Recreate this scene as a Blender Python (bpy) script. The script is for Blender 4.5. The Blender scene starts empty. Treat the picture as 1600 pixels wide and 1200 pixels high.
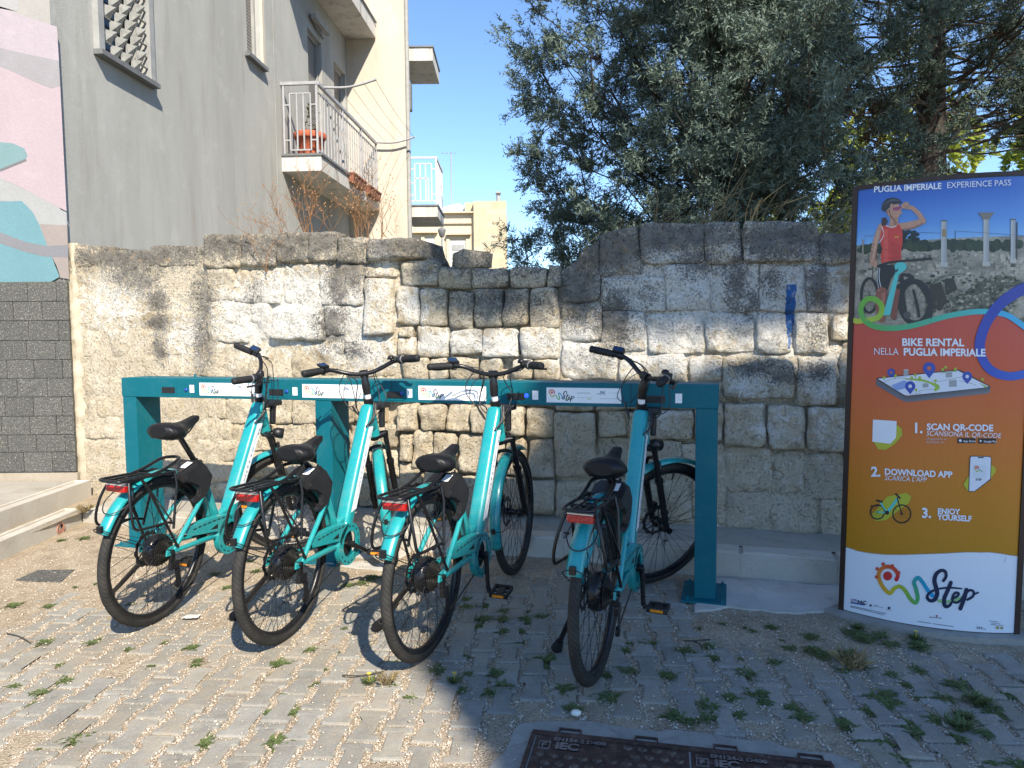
import bpy, bmesh, math, random
import numpy as np
from mathutils import Vector, Matrix, noise
PI = math.pi
scene = bpy.context.scene
COL = scene.collection
rnd = random.Random(7)
rng = np.random.default_rng(11)

# ------------------------------------------------------------------ camera
CAM_H, PITCH, ROLL, FPX = 1.34, math.radians(3.784), math.radians(-0.4618), 1114.0
cp, sp = math.cos(PITCH), math.sin(PITCH)
fwd = Vector((0, cp, -sp)); upv = Vector((0, sp, cp)); rgt = Vector((1, 0, 0))
camR = math.cos(ROLL) * rgt + math.sin(ROLL) * upv
camU = -math.sin(ROLL) * rgt + math.cos(ROLL) * upv
EYE = Vector((0, 0, CAM_H))
cam_data = bpy.data.cameras.new('camera')
cam_data.sensor_width = 36.0
cam_data.lens = 36.0 * FPX / 1600.0
cam_data.clip_start = 0.05
cam_data.clip_end = 3000
cam = bpy.data.objects.new('camera', cam_data)
m = Matrix((camR, camU, -fwd)).transposed().to_4x4()
m.translation = EYE
cam.matrix_world = m
COL.objects.link(cam)
scene.camera = cam

# ------------------------------------------------------------------ sky and sun
SUN_TO = Vector((0.45, -1.05, 1.0)).normalized()
SUN_EL = math.asin(SUN_TO.z)
SUN_AZ = math.atan2(SUN_TO.x, SUN_TO.y)
world = bpy.data.worlds.new('World')
scene.world = world
world.use_nodes = True
wn = world.node_tree
for n in list(wn.nodes): wn.nodes.remove(n)
sky = wn.nodes.new('ShaderNodeTexSky')
sky.sky_type = 'NISHITA'
sky.sun_disc = False
sky.sun_elevation = SUN_EL
sky.sun_rotation = SUN_AZ
sky.altitude = 0
sky.air_density = 0.9
sky.dust_density = 0.0
sky.ozone_density = 5.5
bg = wn.nodes.new('ShaderNodeBackground')
bg.inputs['Strength'].default_value = 0.14
wo = wn.nodes.new('ShaderNodeOutputWorld')
wn.links.new(sky.outputs[0], bg.inputs['Color'])
wn.links.new(bg.outputs[0], wo.inputs['Surface'])
sl = bpy.data.lights.new('sun', 'SUN')
sl.energy = 4.7
sl.angle = math.radians(0.53)
sl.color = (1.0, 0.90, 0.75)
so = bpy.data.objects.new('sun', sl)
so.rotation_euler = SUN_TO.to_track_quat('Z', 'Y').to_euler()
so.location = (3, -6, 12)
COL.objects.link(so)
scene.view_settings.view_transform = 'Standard'
scene.view_settings.look = 'None'
scene.view_settings.gamma = 1.0
scene.view_settings.exposure = 0.98
scene.view_settings.use_curve_mapping = False
scene.render.engine = 'CYCLES'
scene.cycles.max_bounces = 6
scene.cycles.diffuse_bounces = 4
scene.cycles.glossy_bounces = 3
scene.cycles.transparent_max_bounces = 6
scene.cycles.use_denoising = True

# ------------------------------------------------------------------ helpers: sight lines to world points
def ray(x, y): return fwd + camR * ((x - 800) / FPX) - camU * ((y - 600) / FPX)
def G(x, y, z=0.0):
    d = ray(x, y); return EYE + d * ((z - CAM_H) / d.z)
def D(x, y, Y):
    d = ray(x, y); return EYE + d * (Y / d.y)
def PL(x, y, p0, n):
    d = ray(x, y); return EYE + d * ((Vector(p0) - EYE).dot(n) / d.dot(n))

# ------------------------------------------------------------------ helpers: materials
MATS = {}
def rgba(c): return (c[0], c[1], c[2], 1.0)
class NT:
    def __init__(s, name):
        s.m = bpy.data.materials.new(name); s.m.use_nodes = True
        s.t = s.m.node_tree; s.b = s.t.nodes['Principled BSDF']
        MATS[name] = s.m
    def n(s, typ, **kw):
        x = s.t.nodes.new(typ)
        for k, v in kw.items():
            if k in x.inputs.keys(): x.inputs[k].default_value = v
            else: setattr(x, k, v)
        return x
    def l(s, a, b): s.t.links.new(a, b)
    def pos(s):
        return s.n('ShaderNodeNewGeometry').outputs['Position']
    def obj(s):
        return s.n('ShaderNodeTexCoord').outputs['Object']
    def noise(s, vec, scale, detail=4, rough=0.55, dist=0.0):
        x = s.n('ShaderNodeTexNoise'); x.inputs['Scale'].default_value = scale
        x.inputs['Detail'].default_value = detail; x.inputs['Roughness'].default_value = rough
        x.inputs['Distortion'].default_value = dist
        if vec is not None: s.l(vec, x.inputs['Vector'])
        return x.outputs['Fac']
    def ramp(s, fac, stops, interp='LINEAR'):
        x = s.n('ShaderNodeValToRGB'); cr = x.color_ramp; cr.interpolation = interp
        while len(cr.elements) < len(stops): cr.elements.new(0.5)
        for e, (p, c) in zip(cr.elements, stops):
            e.position = p; e.color = rgba(c) if not isinstance(c, (int, float)) else (c, c, c, 1)
        s.l(fac, x.inputs['Fac']); return x.outputs['Color']
    def mix(s, fac, a, b, mode='MIX'):
        x = s.n('ShaderNodeMix'); x.data_type = 'RGBA'; x.blend_type = mode
        for i, v in ((0, fac), (6, a), (7, b)):
            if isinstance(v, (int, float)): x.inputs[i].default_value = v if i == 0 else (v, v, v, 1)
            elif isinstance(v, tuple): x.inputs[i].default_value = rgba(v)
            else: s.l(v, x.inputs[i])
        return x.outputs[2]
    def math(s, op, a, b=0.0, c=None):
        x = s.n('ShaderNodeMath'); x.operation = op
        for i, v in enumerate((a, b, c)):
            if v is None: continue
            if isinstance(v, (int, float)): x.inputs[i].default_value = v
            else: s.l(v, x.inputs[i])
        return x.outputs[0]
    def mapping(s, vec, scale=(1, 1, 1), loc=(0, 0, 0), rot=(0, 0, 0)):
        x = s.n('ShaderNodeMapping'); x.inputs['Scale'].default_value = scale
        x.inputs['Location'].default_value = loc; x.inputs['Rotation'].default_value = rot
        s.l(vec, x.inputs['Vector']); return x.outputs[0]
    def bump(s, h, strength=0.3, dist=0.01, prev=None):
        x = s.n('ShaderNodeBump'); x.inputs['Strength'].default_value = strength
        x.inputs['Distance'].default_value = dist; s.l(h, x.inputs['Height'])
        if prev is not None: s.l(prev, x.inputs['Normal'])
        s.l(x.outputs[0], s.b.inputs['Normal']); return x.outputs[0]
    def color(s, c):
        if isinstance(c, tuple): s.b.inputs['Base Color'].default_value = rgba(c)
        else: s.l(c, s.b.inputs['Base Color'])
    def set(s, rough=0.5, metal=0.0, spec=0.5, coat=0.0, coat_rough=0.05):
        s.b.inputs['Roughness'].default_value = rough; s.b.inputs['Metallic'].default_value = metal
        s.b.inputs['Specular IOR Level'].default_value = spec
        s.b.inputs['Coat Weight'].default_value = coat; s.b.inputs['Coat Roughness'].default_value = coat_rough

def simple(name, c, rough=0.5, metal=0.0, var=0.12, scale=12.0, bump=0.0, bscale=200.0, coat=0.0, spec=0.5):
    """base colour broken up by two noises, a touch of uneven gloss and optional fine relief"""
    t = NT(name); t.set(rough, metal, spec, coat)
    v = t.obj()
    f = t.noise(v, scale, 5, 0.6)
    dark = tuple(max(0, x * (1 - var)) for x in c); lite = tuple(min(1, x * (1 + var)) for x in c)
    t.color(t.ramp(f, [(0.3, dark), (0.7, lite)]))
    r = t.ramp(t.noise(v, scale * 2.7, 3), [(0.3, max(0.02, rough - 0.07)), (0.7, min(1, rough + 0.08))])
    t.l(r, t.b.inputs['Roughness'])
    if bump > 0: t.bump(t.noise(v, bscale, 3), bump, 0.002)
    return t.m

# ------------------------------------------------------------------ helpers: meshes and objects
class MB:
    def __init__(s): s.v = []; s.f = []; s.mi = []; s.sm = []; s.col = None
    def add(s, vs, fs, mi=0, smooth=False):
        o = len(s.v); s.v += [tuple(v) for v in vs]
        for f in fs: s.f.append(tuple(i + o for i in f)); s.mi.append(mi); s.sm.append(smooth)
        return s
    def box(s, a, b, mi=0, bev=0.0, M=None):
        x0, y0, z0 = a; x1, y1, z1 = b
        if x0 > x1: x0, x1 = x1, x0
        if y0 > y1: y0, y1 = y1, y0
        if z0 > z1: z0, z1 = z1, z0
        if bev <= 0:
            vs = [(x, y, z) for z in (z0, z1) for y in (y0, y1) for x in (x0, x1)]
            fs = [(0, 2, 3, 1), (4, 5, 7, 6), (0, 1, 5, 4), (2, 6, 7, 3), (0, 4, 6, 2), (1, 3, 7, 5)]
        else:
            bm = bmesh.new(); bmesh.ops.create_cube(bm, size=1.0)
            for v in bm.verts:
                v.co = Vector(((x0 + x1) / 2 + v.co.x * (x1 - x0), (y0 + y1) / 2 + v.co.y * (y1 - y0), (z0 + z1) / 2 + v.co.z * (z1 - z0)))
            bmesh.ops.bevel(bm, geom=list(bm.edges), offset=bev, segments=2, affect='EDGES', profile=0.6)
            vs = [v.co.copy() for v in bm.verts]; bm.verts.index_update()
            fs = [tuple(v.index for v in f.verts) for f in bm.faces]; bm.free()
        if M is not None: vs = [M @ Vector(v) for v in vs]
        return s.add(vs, fs, mi)
    def tube(s, pts, r, n=8, mi=0, cap=True, closed=False, sy=1.0, smooth=True, ref=None):
        pts = [Vector(p) for p in pts]; N = len(pts)
        rs = r if isinstance(r, (list, tuple)) else [r] * N
        vs = []; fs = []
        prev = None
        for i, p in enumerate(pts):
            if closed: t = (pts[(i + 1) % N] - pts[i - 1])
            else: t = pts[min(i + 1, N - 1)] - pts[max(i - 1, 0)]
            if t.length < 1e-9: t = Vector((0, 0, 1))
            t.normalize()
            if prev is None:
                a = Vector(ref) if ref is not None else (Vector((0, 0, 1)) if abs(t.z) < 0.9 else Vector((1, 0, 0)))
            else: a = prev
            a = (a - t * a.dot(t))
            if a.length < 1e-6: a = t.orthogonal()
            a.normalize(); b = t.cross(a); prev = a
            for k in range(n):
                an = 2 * PI * (k + 0.5) / n
                vs.append(p + (a * math.cos(an) + b * math.sin(an) * sy) * rs[i])
        M = N if closed else N - 1
        for i in range(M):
            j = (i + 1) % N
            for k in range(n):
                k2 = (k + 1) % n
                fs.append((i * n + k, i * n + k2, j * n + k2, j * n + k))
        s.add(vs, fs, mi, smooth)
        if cap and not closed:
            s.add(vs[:n], [tuple(range(n))[::-1]], mi); s.add(vs[-n:], [tuple(range(n))], mi)
        return s
    def lathe(s, prof, c=(0, 0, 0), axis='z', n=24, mi=0, smooth=True, a0=0, a1=2 * PI):
        """prof: list of (radius, height along axis)"""
        full = abs(a1 - a0 - 2 * PI) < 1e-6
        K = n if full else n + 1
        vs = []
        for (r, h) in prof:
            for k in range(K):
                an = a0 + (a1 - a0) * k / n
                x, y = r * math.cos(an), r * math.sin(an)
                p = {'z': (x, y, h), 'y': (x, h, y), 'x': (h, x, y)}[axis]
                vs.append((p[0] + c[0], p[1] + c[1], p[2] + c[2]))
        fs = []
        for i in range(len(prof) - 1):
            for k in range(n):
                k2 = (k + 1) % K if full else k + 1
                fs.append((i * K + k, i * K + k2, (i + 1) * K + k2, (i + 1) * K + k))
        return s.add(vs, fs, mi, smooth)
    def disc(s, r, h0, h1, c=(0, 0, 0), axis='y', n=20, mi=0):
        return s.lathe([(0.0001, h0), (r, h0), (r, h1), (0.0001, h1)], c, axis, n, mi, False)
    def prism(s, poly, y0, y1, mi=0, plane='xz', M=None):
        """polygon in a plane extruded along the third axis"""
        n = len(poly)
        def P(p, t): return {'xz': (p[0], t, p[1]), 'xy': (p[0], p[1], t), 'yz': (t, p[0], p[1])}[plane]
        vs = [P(p, y0) for p in poly] + [P(p, y1) for p in poly]
        fs = [tuple(range(n)), tuple(range(2 * n - 1, n - 1, -1))]
        fs += [(i, i + n, (i + 1) % n + n, (i + 1) % n) for i in range(n)]
        if M is not None: vs = [M @ Vector(v) for v in vs]
        return s.add(vs, fs, mi)
    def grid(s, fn, nu, nv, mi=0, smooth=True, flip=False):
        vs = [fn(i / nu, j / nv) for j in range(nv + 1) for i in range(nu + 1)]
        fs = []
        for j in range(nv):
            for i in range(nu):
                a = j * (nu + 1) + i
                q = (a, a + 1, a + nu + 2, a + nu + 1)
                fs.append(q[::-1] if flip else q)
        return s.add(vs, fs, mi, smooth)
    def mesh(s, name, mats, recalc=True):
        me = bpy.data.meshes.new(name)
        me.from_pydata(s.v, [], s.f)
        for m_ in (mats if isinstance(mats, (list, tuple)) else [mats]): me.materials.append(m_)
        me.polygons.foreach_set('material_index', s.mi)
        me.polygons.foreach_set('use_smooth', s.sm)
        me.update()
        if recalc:
            bm = bmesh.new(); bm.from_mesh(me); bmesh.ops.recalc_face_normals(bm, faces=bm.faces); bm.to_mesh(me); bm.free()
        return me

def link(name, me, parent=None, M=None):
    o = bpy.data.objects.new(name, me)
    COL.objects.link(o)
    if parent is not None: o.parent = parent
    if M is not None: o.matrix_basis = M
    return o
def part(name, mb, mats, parent=None, M=None, label=None, recalc=True):
    me = mb.mesh(name, mats, recalc) if isinstance(mb, MB) else mb
    o = link(name, me, parent, M)
    if label: o['label'] = label
    return o
def tag(o, label=None, cat=None, group=None, kind=None):
    if label: o['label'] = label
    if cat: o['category'] = cat
    if group: o['group'] = group
    if kind: o['kind'] = kind
    return o
def thing(name, label, cat, loc=(0, 0, 0), group=None, M=None):
    o = bpy.data.objects.new(name, None)
    o.empty_display_size = 0.1
    COL.objects.link(o)
    if M is not None: o.matrix_basis = M
    else: o.location = loc
    return tag(o, label, cat, group)
def tris_mesh(name, V, F, mats, smooth=False, attr=None):
    """fast mesh from numpy arrays (all faces with the same number of corners)"""
    me = bpy.data.meshes.new(name)
    V = np.ascontiguousarray(V, dtype=np.float32); F = np.ascontiguousarray(F, dtype=np.int32)
    k = F.shape[1]
    me.vertices.add(len(V)); me.vertices.foreach_set('co', V.ravel())
    me.loops.add(F.size); me.loops.foreach_set('vertex_index', F.ravel())
    me.polygons.add(len(F)); me.polygons.foreach_set('loop_start', np.arange(0, F.size, k, dtype=np.int32))
    for m_ in (mats if isinstance(mats, (list, tuple)) else [mats]): me.materials.append(m_)
    if smooth: me.polygons.foreach_set('use_smooth', np.ones(len(F), dtype=bool))
    me.update(calc_edges=True)
    if attr is not None:
        for an, av in attr.items():
            a = me.attributes.new(an, 'FLOAT', 'POINT'); a.data.foreach_set('value', np.ascontiguousarray(av, dtype=np.float32))
    me.validate()
    return me
def fbm(p, oct=4, lac=2.0, gain=0.5):
    v = 0.0; a = 1.0; q = Vector(p)
    for _ in range(oct):
        v += a * noise.noise(q); q = q * lac; a *= gain
    return v
def arc(c, r, a0, a1, n, y=0.0):
    return [(c[0] + r * math.cos(math.radians(a0 + (a1 - a0) * i / n)), y, c[1] + r * math.sin(math.radians(a0 + (a1 - a0) * i / n))) for i in range(n + 1)]
def smooth_path(pts, k=4):
    """Catmull-Rom through the points"""
    P = [Vector(p) for p in pts]; out = []
    for i in range(len(P) - 1):
        p0 = P[max(i - 1, 0)]; p1 = P[i]; p2 = P[i + 1]; p3 = P[min(i + 2, len(P) - 1)]
        for j in range(k):
            t = j / k
            out.append(0.5 * ((2 * p1) + (p2 - p0) * t + (2 * p0 - 5 * p1 + 4 * p2 - p3) * t * t + (-p0 + 3 * p1 - 3 * p2 + p3) * t ** 3))
    out.append(P[-1]); return out

# wall and dock share one direction
TH = math.radians(16.6)
T_ = Vector((math.cos(TH), -math.sin(TH), 0))      # along the wall, towards the right
N_ = Vector((math.sin(TH), math.cos(TH), 0))       # away from the camera, through the wall
# ------------------------------------------------------------------ shared paints and metals
def paint(name, c, rough=0.28, spec=0.5, coat=0.5, dirty=0.3):
    t = NT(name); t.set(rough, 0.0, spec, coat, 0.1)
    v = t.obj(); f = t.noise(v, 5, 4)
    d = tuple(x * 0.92 for x in c)
    base = t.ramp(f, [(0.3, d), (0.7, c)])
    dirt = t.ramp(t.math('ADD', t.math('MULTIPLY', t.noise(v, 30, 6, 0.75), 0.6), t.math('MULTIPLY', t.noise(v, 5, 4), 0.4)), [(0.5, 0), (0.75, dirty)])
    t.color(t.mix(dirt, base, (0.3, 0.28, 0.22)))
    t.l(t.ramp(t.noise(v, 14, 5, 0.7), [(0.35, rough - 0.06), (0.75, rough + 0.16)]), t.b.inputs['Roughness'])
    return t.m
M_teal = paint('teal_bike_paint', (0.012, 0.285, 0.30))
M_dock = paint('teal_dock_paint', (0.0015, 0.115, 0.15), 0.5, 0.22, 0.0, 0.1)
M_black = simple('black_plastic', (0.013, 0.013, 0.015), 0.42, 0, 0.2, 20, 0.1, 300)
M_bmet = simple('black_metal', (0.014, 0.014, 0.016), 0.3, 0.3, 0.2, 20)
M_rub = simple('grip_rubber', (0.008, 0.008, 0.009), 0.7, 0, 0.2, 20, 0.4, 400)
M_leather = simple('saddle_vinyl', (0.007, 0.007, 0.008), 0.45, 0, 0.15, 8, 0.25, 500, 0.0, 0.3)
M_steel = simple('bright_steel', (0.45, 0.45, 0.46), 0.3, 1.0, 0.15, 25)
M_rotor = simple('rotor_steel', (0.12, 0.12, 0.125), 0.35, 0.9, 0.2, 40)
M_cass = simple('cassette_steel', (0.10, 0.095, 0.085), 0.4, 0.9, 0.3, 60)
M_white = simple('white_vinyl', (0.78, 0.79, 0.8), 0.35, 0, 0.03, 8)
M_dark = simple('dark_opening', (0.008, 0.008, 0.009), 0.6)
M_amber = simple('amber_reflector', (0.75, 0.25, 0.02), 0.2)
M_battery = simple('battery_case', (0.018, 0.018, 0.02), 0.38, 0, 0.2, 15, 0.2, 500)
M_navy = simple('display_glass', (0.012, 0.03, 0.075), 0.12)
M_lens = simple('clear_lens', (0.5, 0.5, 0.5), 0.1, 0.6)
def mat_red():
    t = NT('red_lens'); t.set(0.15, 0, 0.6)
    v = t.n('ShaderNodeTexVoronoi'); v.inputs['Scale'].default_value = 190; t.l(t.obj(), v.inputs['Vector'])
    t.color(t.ramp(v.outputs['Distance'], [(0.1, (0.62, 0.02, 0.012)), (0.6, (0.3, 0.006, 0.005))])); t.bump(v.outputs['Distance'], 0.5, 0.003); return t.m
M_red = mat_red()
def mat_tyre():
    t = NT('tyre_rubber'); t.set(0.75, 0, 0.3)
    sx = t.n('ShaderNodeSeparateXYZ'); t.l(t.obj(), sx.inputs[0])
    ang = t.math('ARCTAN2', sx.outputs[0], sx.outputs[2])
    y = t.math('ABSOLUTE', sx.outputs[1])
    w = t.math('ADD', t.math('MULTIPLY', ang, 96.0), t.math('MULTIPLY', y, 420.0))
    g = t.math('SINE', w)
    gr = t.ramp(g, [(0.08, 0.0), (0.24, 1.0)])
    rad = t.math('SQRT', t.math('ADD', t.math('POWER', sx.outputs[0], 2.0), t.math('POWER', sx.outputs[2], 2.0)))
    tread = t.ramp(t.math('SUBTRACT', rad, 0.0), [(0.331, 0.0), (0.334, 1.0)])
    h = t.mix(tread, 1.0, gr)
    n1 = t.noise(t.obj(), 14, 5, 0.7)
    c = t.ramp(n1, [(0.3, (0.014, 0.014, 0.0135)), (0.75, (0.03, 0.029, 0.027))])
    c = t.mix(tread, c, t.ramp(n1, [(0.3, (0.020, 0.0195, 0.0185)), (0.7, (0.05, 0.047, 0.042))]))
    t.color(t.mix(0.3, c, h, 'MULTIPLY')); t.bump(h, 0.5, 0.003); return t.m
M_tyre = mat_tyre()

# ------------------------------------------------------------------ ground materials
def mat_paver():
    t = NT('concrete_paver'); t.set(0.9, 0, 0.25)
    p = t.pos(); oi = t.n('ShaderNodeObjectInfo').outputs['Random']
    f = t.noise(p, 9, 5, 0.65); g = t.noise(p, 160, 3, 0.7); w = t.noise(p, 2.2, 4)
    c = t.ramp(f, [(0.25, (0.23, 0.22, 0.195)), (0.6, (0.33, 0.32, 0.285)), (0.85, (0.40, 0.385, 0.335))])
    c = t.mix(t.ramp(t.math('ADD', t.math('MULTIPLY', w, 0.6), t.math('MULTIPLY', t.noise(p, 24, 5, 0.7), 0.4)), [(0.46, 0), (0.6, 0.75)]), c, (0.38, 0.325, 0.245))
    dk_ = t.ramp(t.noise(p, 13, 6, 0.75, 0.6), [(0.58, 0), (0.72, 0.5)]); c = t.mix(dk_, c, (0.15, 0.14, 0.115))
    c = t.mix(0.55, c, t.ramp(oi, [(0, (0.6, 0.59, 0.56)), (1, (1.0, 1.0, 0.98))]), 'MULTIPLY')
    c = t.mix(0.6, c, t.ramp(g, [(0.3, (0.6, 0.6, 0.6)), (0.6, (1, 1, 1))]), 'MULTIPLY')
    t.color(c); t.bump(g, 0.5, 0.004); return t.m
def mat_bed():
    t = NT('gravel_dust'); t.set(0.95, 0, 0.2)
    p = t.pos()
    v = t.n('ShaderNodeTexVoronoi'); v.inputs['Scale'].default_value = 150; t.l(p, v.inputs['Vector'])
    c = t.ramp(t.noise(p, 6, 6, 0.7), [(0.3, (0.27, 0.22, 0.16)), (0.5, (0.37, 0.31, 0.225)), (0.75, (0.47, 0.41, 0.31))])
    sep = t.n('ShaderNodeSeparateColor'); t.l(v.outputs['Color'], sep.inputs[0])
    c = t.mix(0.75, c, t.ramp(sep.outputs[0], [(0, (0.5, 0.45, 0.42)), (0.5, (0.9, 0.86, 0.82)), (1, (1.0, 1.0, 1.0))]), 'MULTIPLY')
    t.color(c); t.bump(v.outputs['Distance'], 0.7, 0.006); return t.m
def mat_grit(name, a, b, c3):
    t = NT(name); t.set(0.9, 0, 0.25)
    p = t.pos(); f = t.noise(p, 140, 2, 0.6)
    t.color(t.ramp(f, [(0.35, a), (0.5, b), (0.65, c3)])); return t.m
def mat_concrete(name, a, b, stain=(0.25, 0.2, 0.14), sc=3.0, amount=0.5):
    t = NT(name); t.set(0.88, 0, 0.25)
    p = t.pos()
    f = t.noise(p, sc, 6, 0.62, 0.4); g = t.noise(p, 120, 3, 0.7); s_ = t.noise(p, sc * 2.3, 5, 0.7, 0.8)
    c = t.ramp(f, [(0.3, a), (0.7, b)])
    c = t.mix(t.ramp(s_, [(0.52, 0), (0.72, amount)]), c, stain)
    c = t.mix(0.35, c, t.ramp(g, [(0.3, (0.55, 0.55, 0.55)), (0.6, (1, 1, 1))]), 'MULTIPLY')
    t.color(c); t.bump(g, 0.35, 0.003); return t.m
M_paver = mat_paver(); M_bed = mat_bed()
M_grit = mat_grit('limestone_grit', (0.22, 0.165, 0.125), (0.44, 0.37, 0.29), (0.62, 0.58, 0.5))
M_kerb = mat_concrete('kerb_concrete', (0.4, 0.375, 0.325), (0.52, 0.49, 0.43), (0.34, 0.26, 0.17), 2.0, 0.5)
M_pad = mat_concrete('cement_pad', (0.4, 0.38, 0.34), (0.56, 0.54, 0.49), (0.3, 0.26, 0.2), 3.0, 0.6)
M_collar = mat_concrete('collar_concrete', (0.25, 0.24, 0.215), (0.35, 0.335, 0.295), (0.17, 0.15, 0.12), 7.5, 0.65)
M_walk = mat_concrete('pavement_cement', (0.3, 0.28, 0.24), (0.4, 0.37, 0.31), (0.2, 0.17, 0.12), 2.0, 0.6)

# ------------------------------------------------------------------ ground sheet out to the horizon
mb = MB(); mb.box((-400, -400, -0.35), (400, 900, -0.05))
tag(part('ground', mb, mat_concrete('dry_earth', (0.24, 0.2, 0.14), (0.34, 0.29, 0.2), (0.16, 0.15, 0.08), 0.4, 0.6)), kind='structure')

def in_poly(x, y, poly):
    c = False; j = len(poly) - 1
    for i in range(len(poly)):
        xi, yi = poly[i][0], poly[i][1]; xj, yj = poly[j][0], poly[j][1]
        if (yi > y) != (yj > y) and x < (xj - xi) * (y - yi) / (yj - yi) + xi: c = not c
        j = i
    return c
def gp(*pts): return [G(a, b)[:2] for a, b in pts]
KERB = [Vector((-3.156, 5.149, 0)), Vector((-0.5, 4.36, 0)), Vector((0.3, 4.20, 0)), Vector((0.85, 4.0, 0)), Vector((1.25, 3.85, 0)), Vector((1.724, 3.719, 0)), Vector((4.6, 3.03, 0))]
def kerb_y(x):
    for a, b in zip(KERB, KERB[1:]):
        if a.x <= x <= b.x: return a.y + (b.y - a.y) * (x - a.x) / (b.x - a.x)
    return KERB[0].y if x < KERB[0].x else KERB[-1].y
POLY_PAD = gp((1120, 903), (1312, 916), (1322, 958), (1235, 960), (1140, 951), (1085, 955))
POLY_COLLAR = gp((795, 1160), (822, 1128), (900, 1124), (985, 1133), (1100, 1148), (1300, 1172), (1345, 1190), (1380, 1300), (700, 1300))
POLY_TOTEM = [(1.45, 3.5), (1.45, 3.28), (1.75, 3.05), (2.0, 2.96), (2.4, 2.92), (2.4, 3.6)]
def dust(x, y):
    """how deeply grit buries the paving: far strip by the kerb, the left edge, the patch beside the dock foot"""
    d = max(0.0, min(1.0, (y - (3.72 + 0.10 * x)) / 0.5)) if x < 0.9 else 0.0
    d = max(d, max(0.0, min(1.0, (-2.15 - x) / 0.5)) * 0.85)
    d = max(d, math.exp(-(((x - 1.28) / 0.42) ** 2 + ((y - 3.12) / 0.26) ** 2)) * 1.0)
    d = max(d, 0.35 * math.exp(-(((x + 1.3) / 1.0) ** 2 + ((y - 3.35) / 0.4) ** 2)))
    return d

# bed of grit between and over the pavers
BX0, BX1, BY0, BY1 = -4.4, 4.4, 1.3, 5.3
def bedz(x, y):
    n = fbm((x * 3.1, y * 3.1, 0.3), 4)
    return -0.0085 + 0.005 * n + 0.0035 * noise.noise((x * 25, y * 25, 1.0)) + 0.017 * dust(x, y)
nx, ny = 300, 140
mb = MB()
mb.grid(lambda u, v: (BX0 + (BX1 - BX0) * u, BY0 + (BY1 - BY0) * v, bedz(BX0 + (BX1 - BX0) * u, BY0 + (BY1 - BY0) * v)), nx, ny)
yard = tag(part('paved_yard', mb, M_bed, recalc=False), kind='structure')

# concrete double-T pavers
CS, PLN = 0.113, 0.2                   # column spacing and length of one paver
HW_F, HW_W = 0.0535, 0.0325            # half widths: flange and web
def half_w(y):
    y = abs(y); return HW_W if y < 0.052 else HW_W + (HW_F - HW_W) * (y - 0.052) / 0.007 if y < 0.059 else HW_F
def paver_mesh(seed):
    r = random.Random(seed); l = PLN / 2 - 0.0055; q = 0.007
    right = [(HW_F - q, -l), (HW_F, -l + q), (HW_F, -0.062), (HW_F - .004, -0.057), (HW_W + .003, -0.054), (HW_W, -0.05), (HW_W, 0.05), (HW_W + .003, 0.054), (HW_F - .004, 0.057), (HW_F, 0.062), (HW_F, l - q), (HW_F - q, l)]
    out = right + [(-x, y) for x, y in right[::-1]]
    out = [(x + r.uniform(-.0025, .0025), y + r.uniform(-.0025, .0025)) for x, y in out]
    n = len(out); vs = []
    for k, (ins, z) in enumerate(((0, -0.06), (0, -0.006), (0.0025, -0.0015), (0.007, 0.0))):
        for i in range(n):
            a = Vector(out[i - 1]); b = Vector(out[i]); c = Vector(out[(i + 1) % n])
            t = (c - a).normalized(); nn = Vector((-t.y, t.x))
            p = b + nn * ins
            vs.append((p.x, p.y, z + (r.uniform(-.0008, .0008) if k == 3 else 0)))
    fs = []
    for k in range(3):
        for i in range(n):
            j = (i + 1) % n; fs.append((k * n + i, k * n + j, (k + 1) * n + j, (k + 1) * n + i))
    fs.append(tuple(3 * n + i for i in range(n)))
    return vs, fs
pv = [paver_mesh(i) for i in range(5)]
pav_me = []
for i, (vs, fs) in enumerate(pv):
    b = MB(); b.add(vs, fs); pav_me.append(b.mesh('paver', M_paver, False))
rot = math.radians(-4.0); cr_, sr_ = math.cos(rot), math.sin(rot)
spots = []
SX, SY = CS, PLN
for j in range(-3, 22):
    for i in range(-44, 44):
        u = i * SX + rnd.uniform(-.003, .003); v = 1.35 + (j + (0.5 if i % 2 else 0.0)) * SY + rnd.uniform(-.003, .003)
        x = u * cr_ - v * sr_; y = u * sr_ + v * cr_
        if x < -3.0 or y > kerb_y(x) - 0.13 or y < 1.2: continue
        if any(in_poly(x + dx, y + dy, pl) for pl in (POLY_PAD, POLY_COLLAR, POLY_TOTEM) for dx, dy in ((0, 0), (.06, .1), (-.06, .1), (.06, -.1), (-.06, -.1))): continue
        if rnd.random() < 0.012: continue
        z = rnd.uniform(-.003, .002) - 0.003 * dust(x, y)
        spots.append((x, y, z, rot + rnd.uniform(-.035, .035), rnd.gauss(0, .016), rnd.gauss(0, .016), rnd.randrange(5)))
SPOTS = spots
def in_view(x, y):
    P = Vector((x, y, 0)) - EYE; d = P.dot(fwd)
    if d < 0.3: return False
    px = 800 + FPX * P.dot(camR) / d; py = 600 - FPX * P.dot(camU) / d
    return -60 < px < 1660 and py < 1260
vis = sorted([s for s in spots if in_view(s[0], s[1])], key=lambda s: s[0] ** 2 + s[1] ** 2)
near = vis[:300]; keep = set(id(s) for s in near)
for s in near:
    o = link('paver', pav_me[s[6]], yard)
    o.location = s[:3]; o.rotation_euler = (s[4], s[5], s[3])
rest = MB()
for s in spots:
    if id(s) in keep: continue
    Mx = Matrix.Translation(s[:3]) @ Matrix.Rotation(s[3], 4, 'Z') @ Matrix.Rotation(s[4], 4, 'X')
    rest.add([Mx @ Vector(v) for v in pv[s[6]][0]], pv[s[6]][1])
tag(part('pavers', rest, M_paver, yard, recalc=False), kind='stuff')

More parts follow.
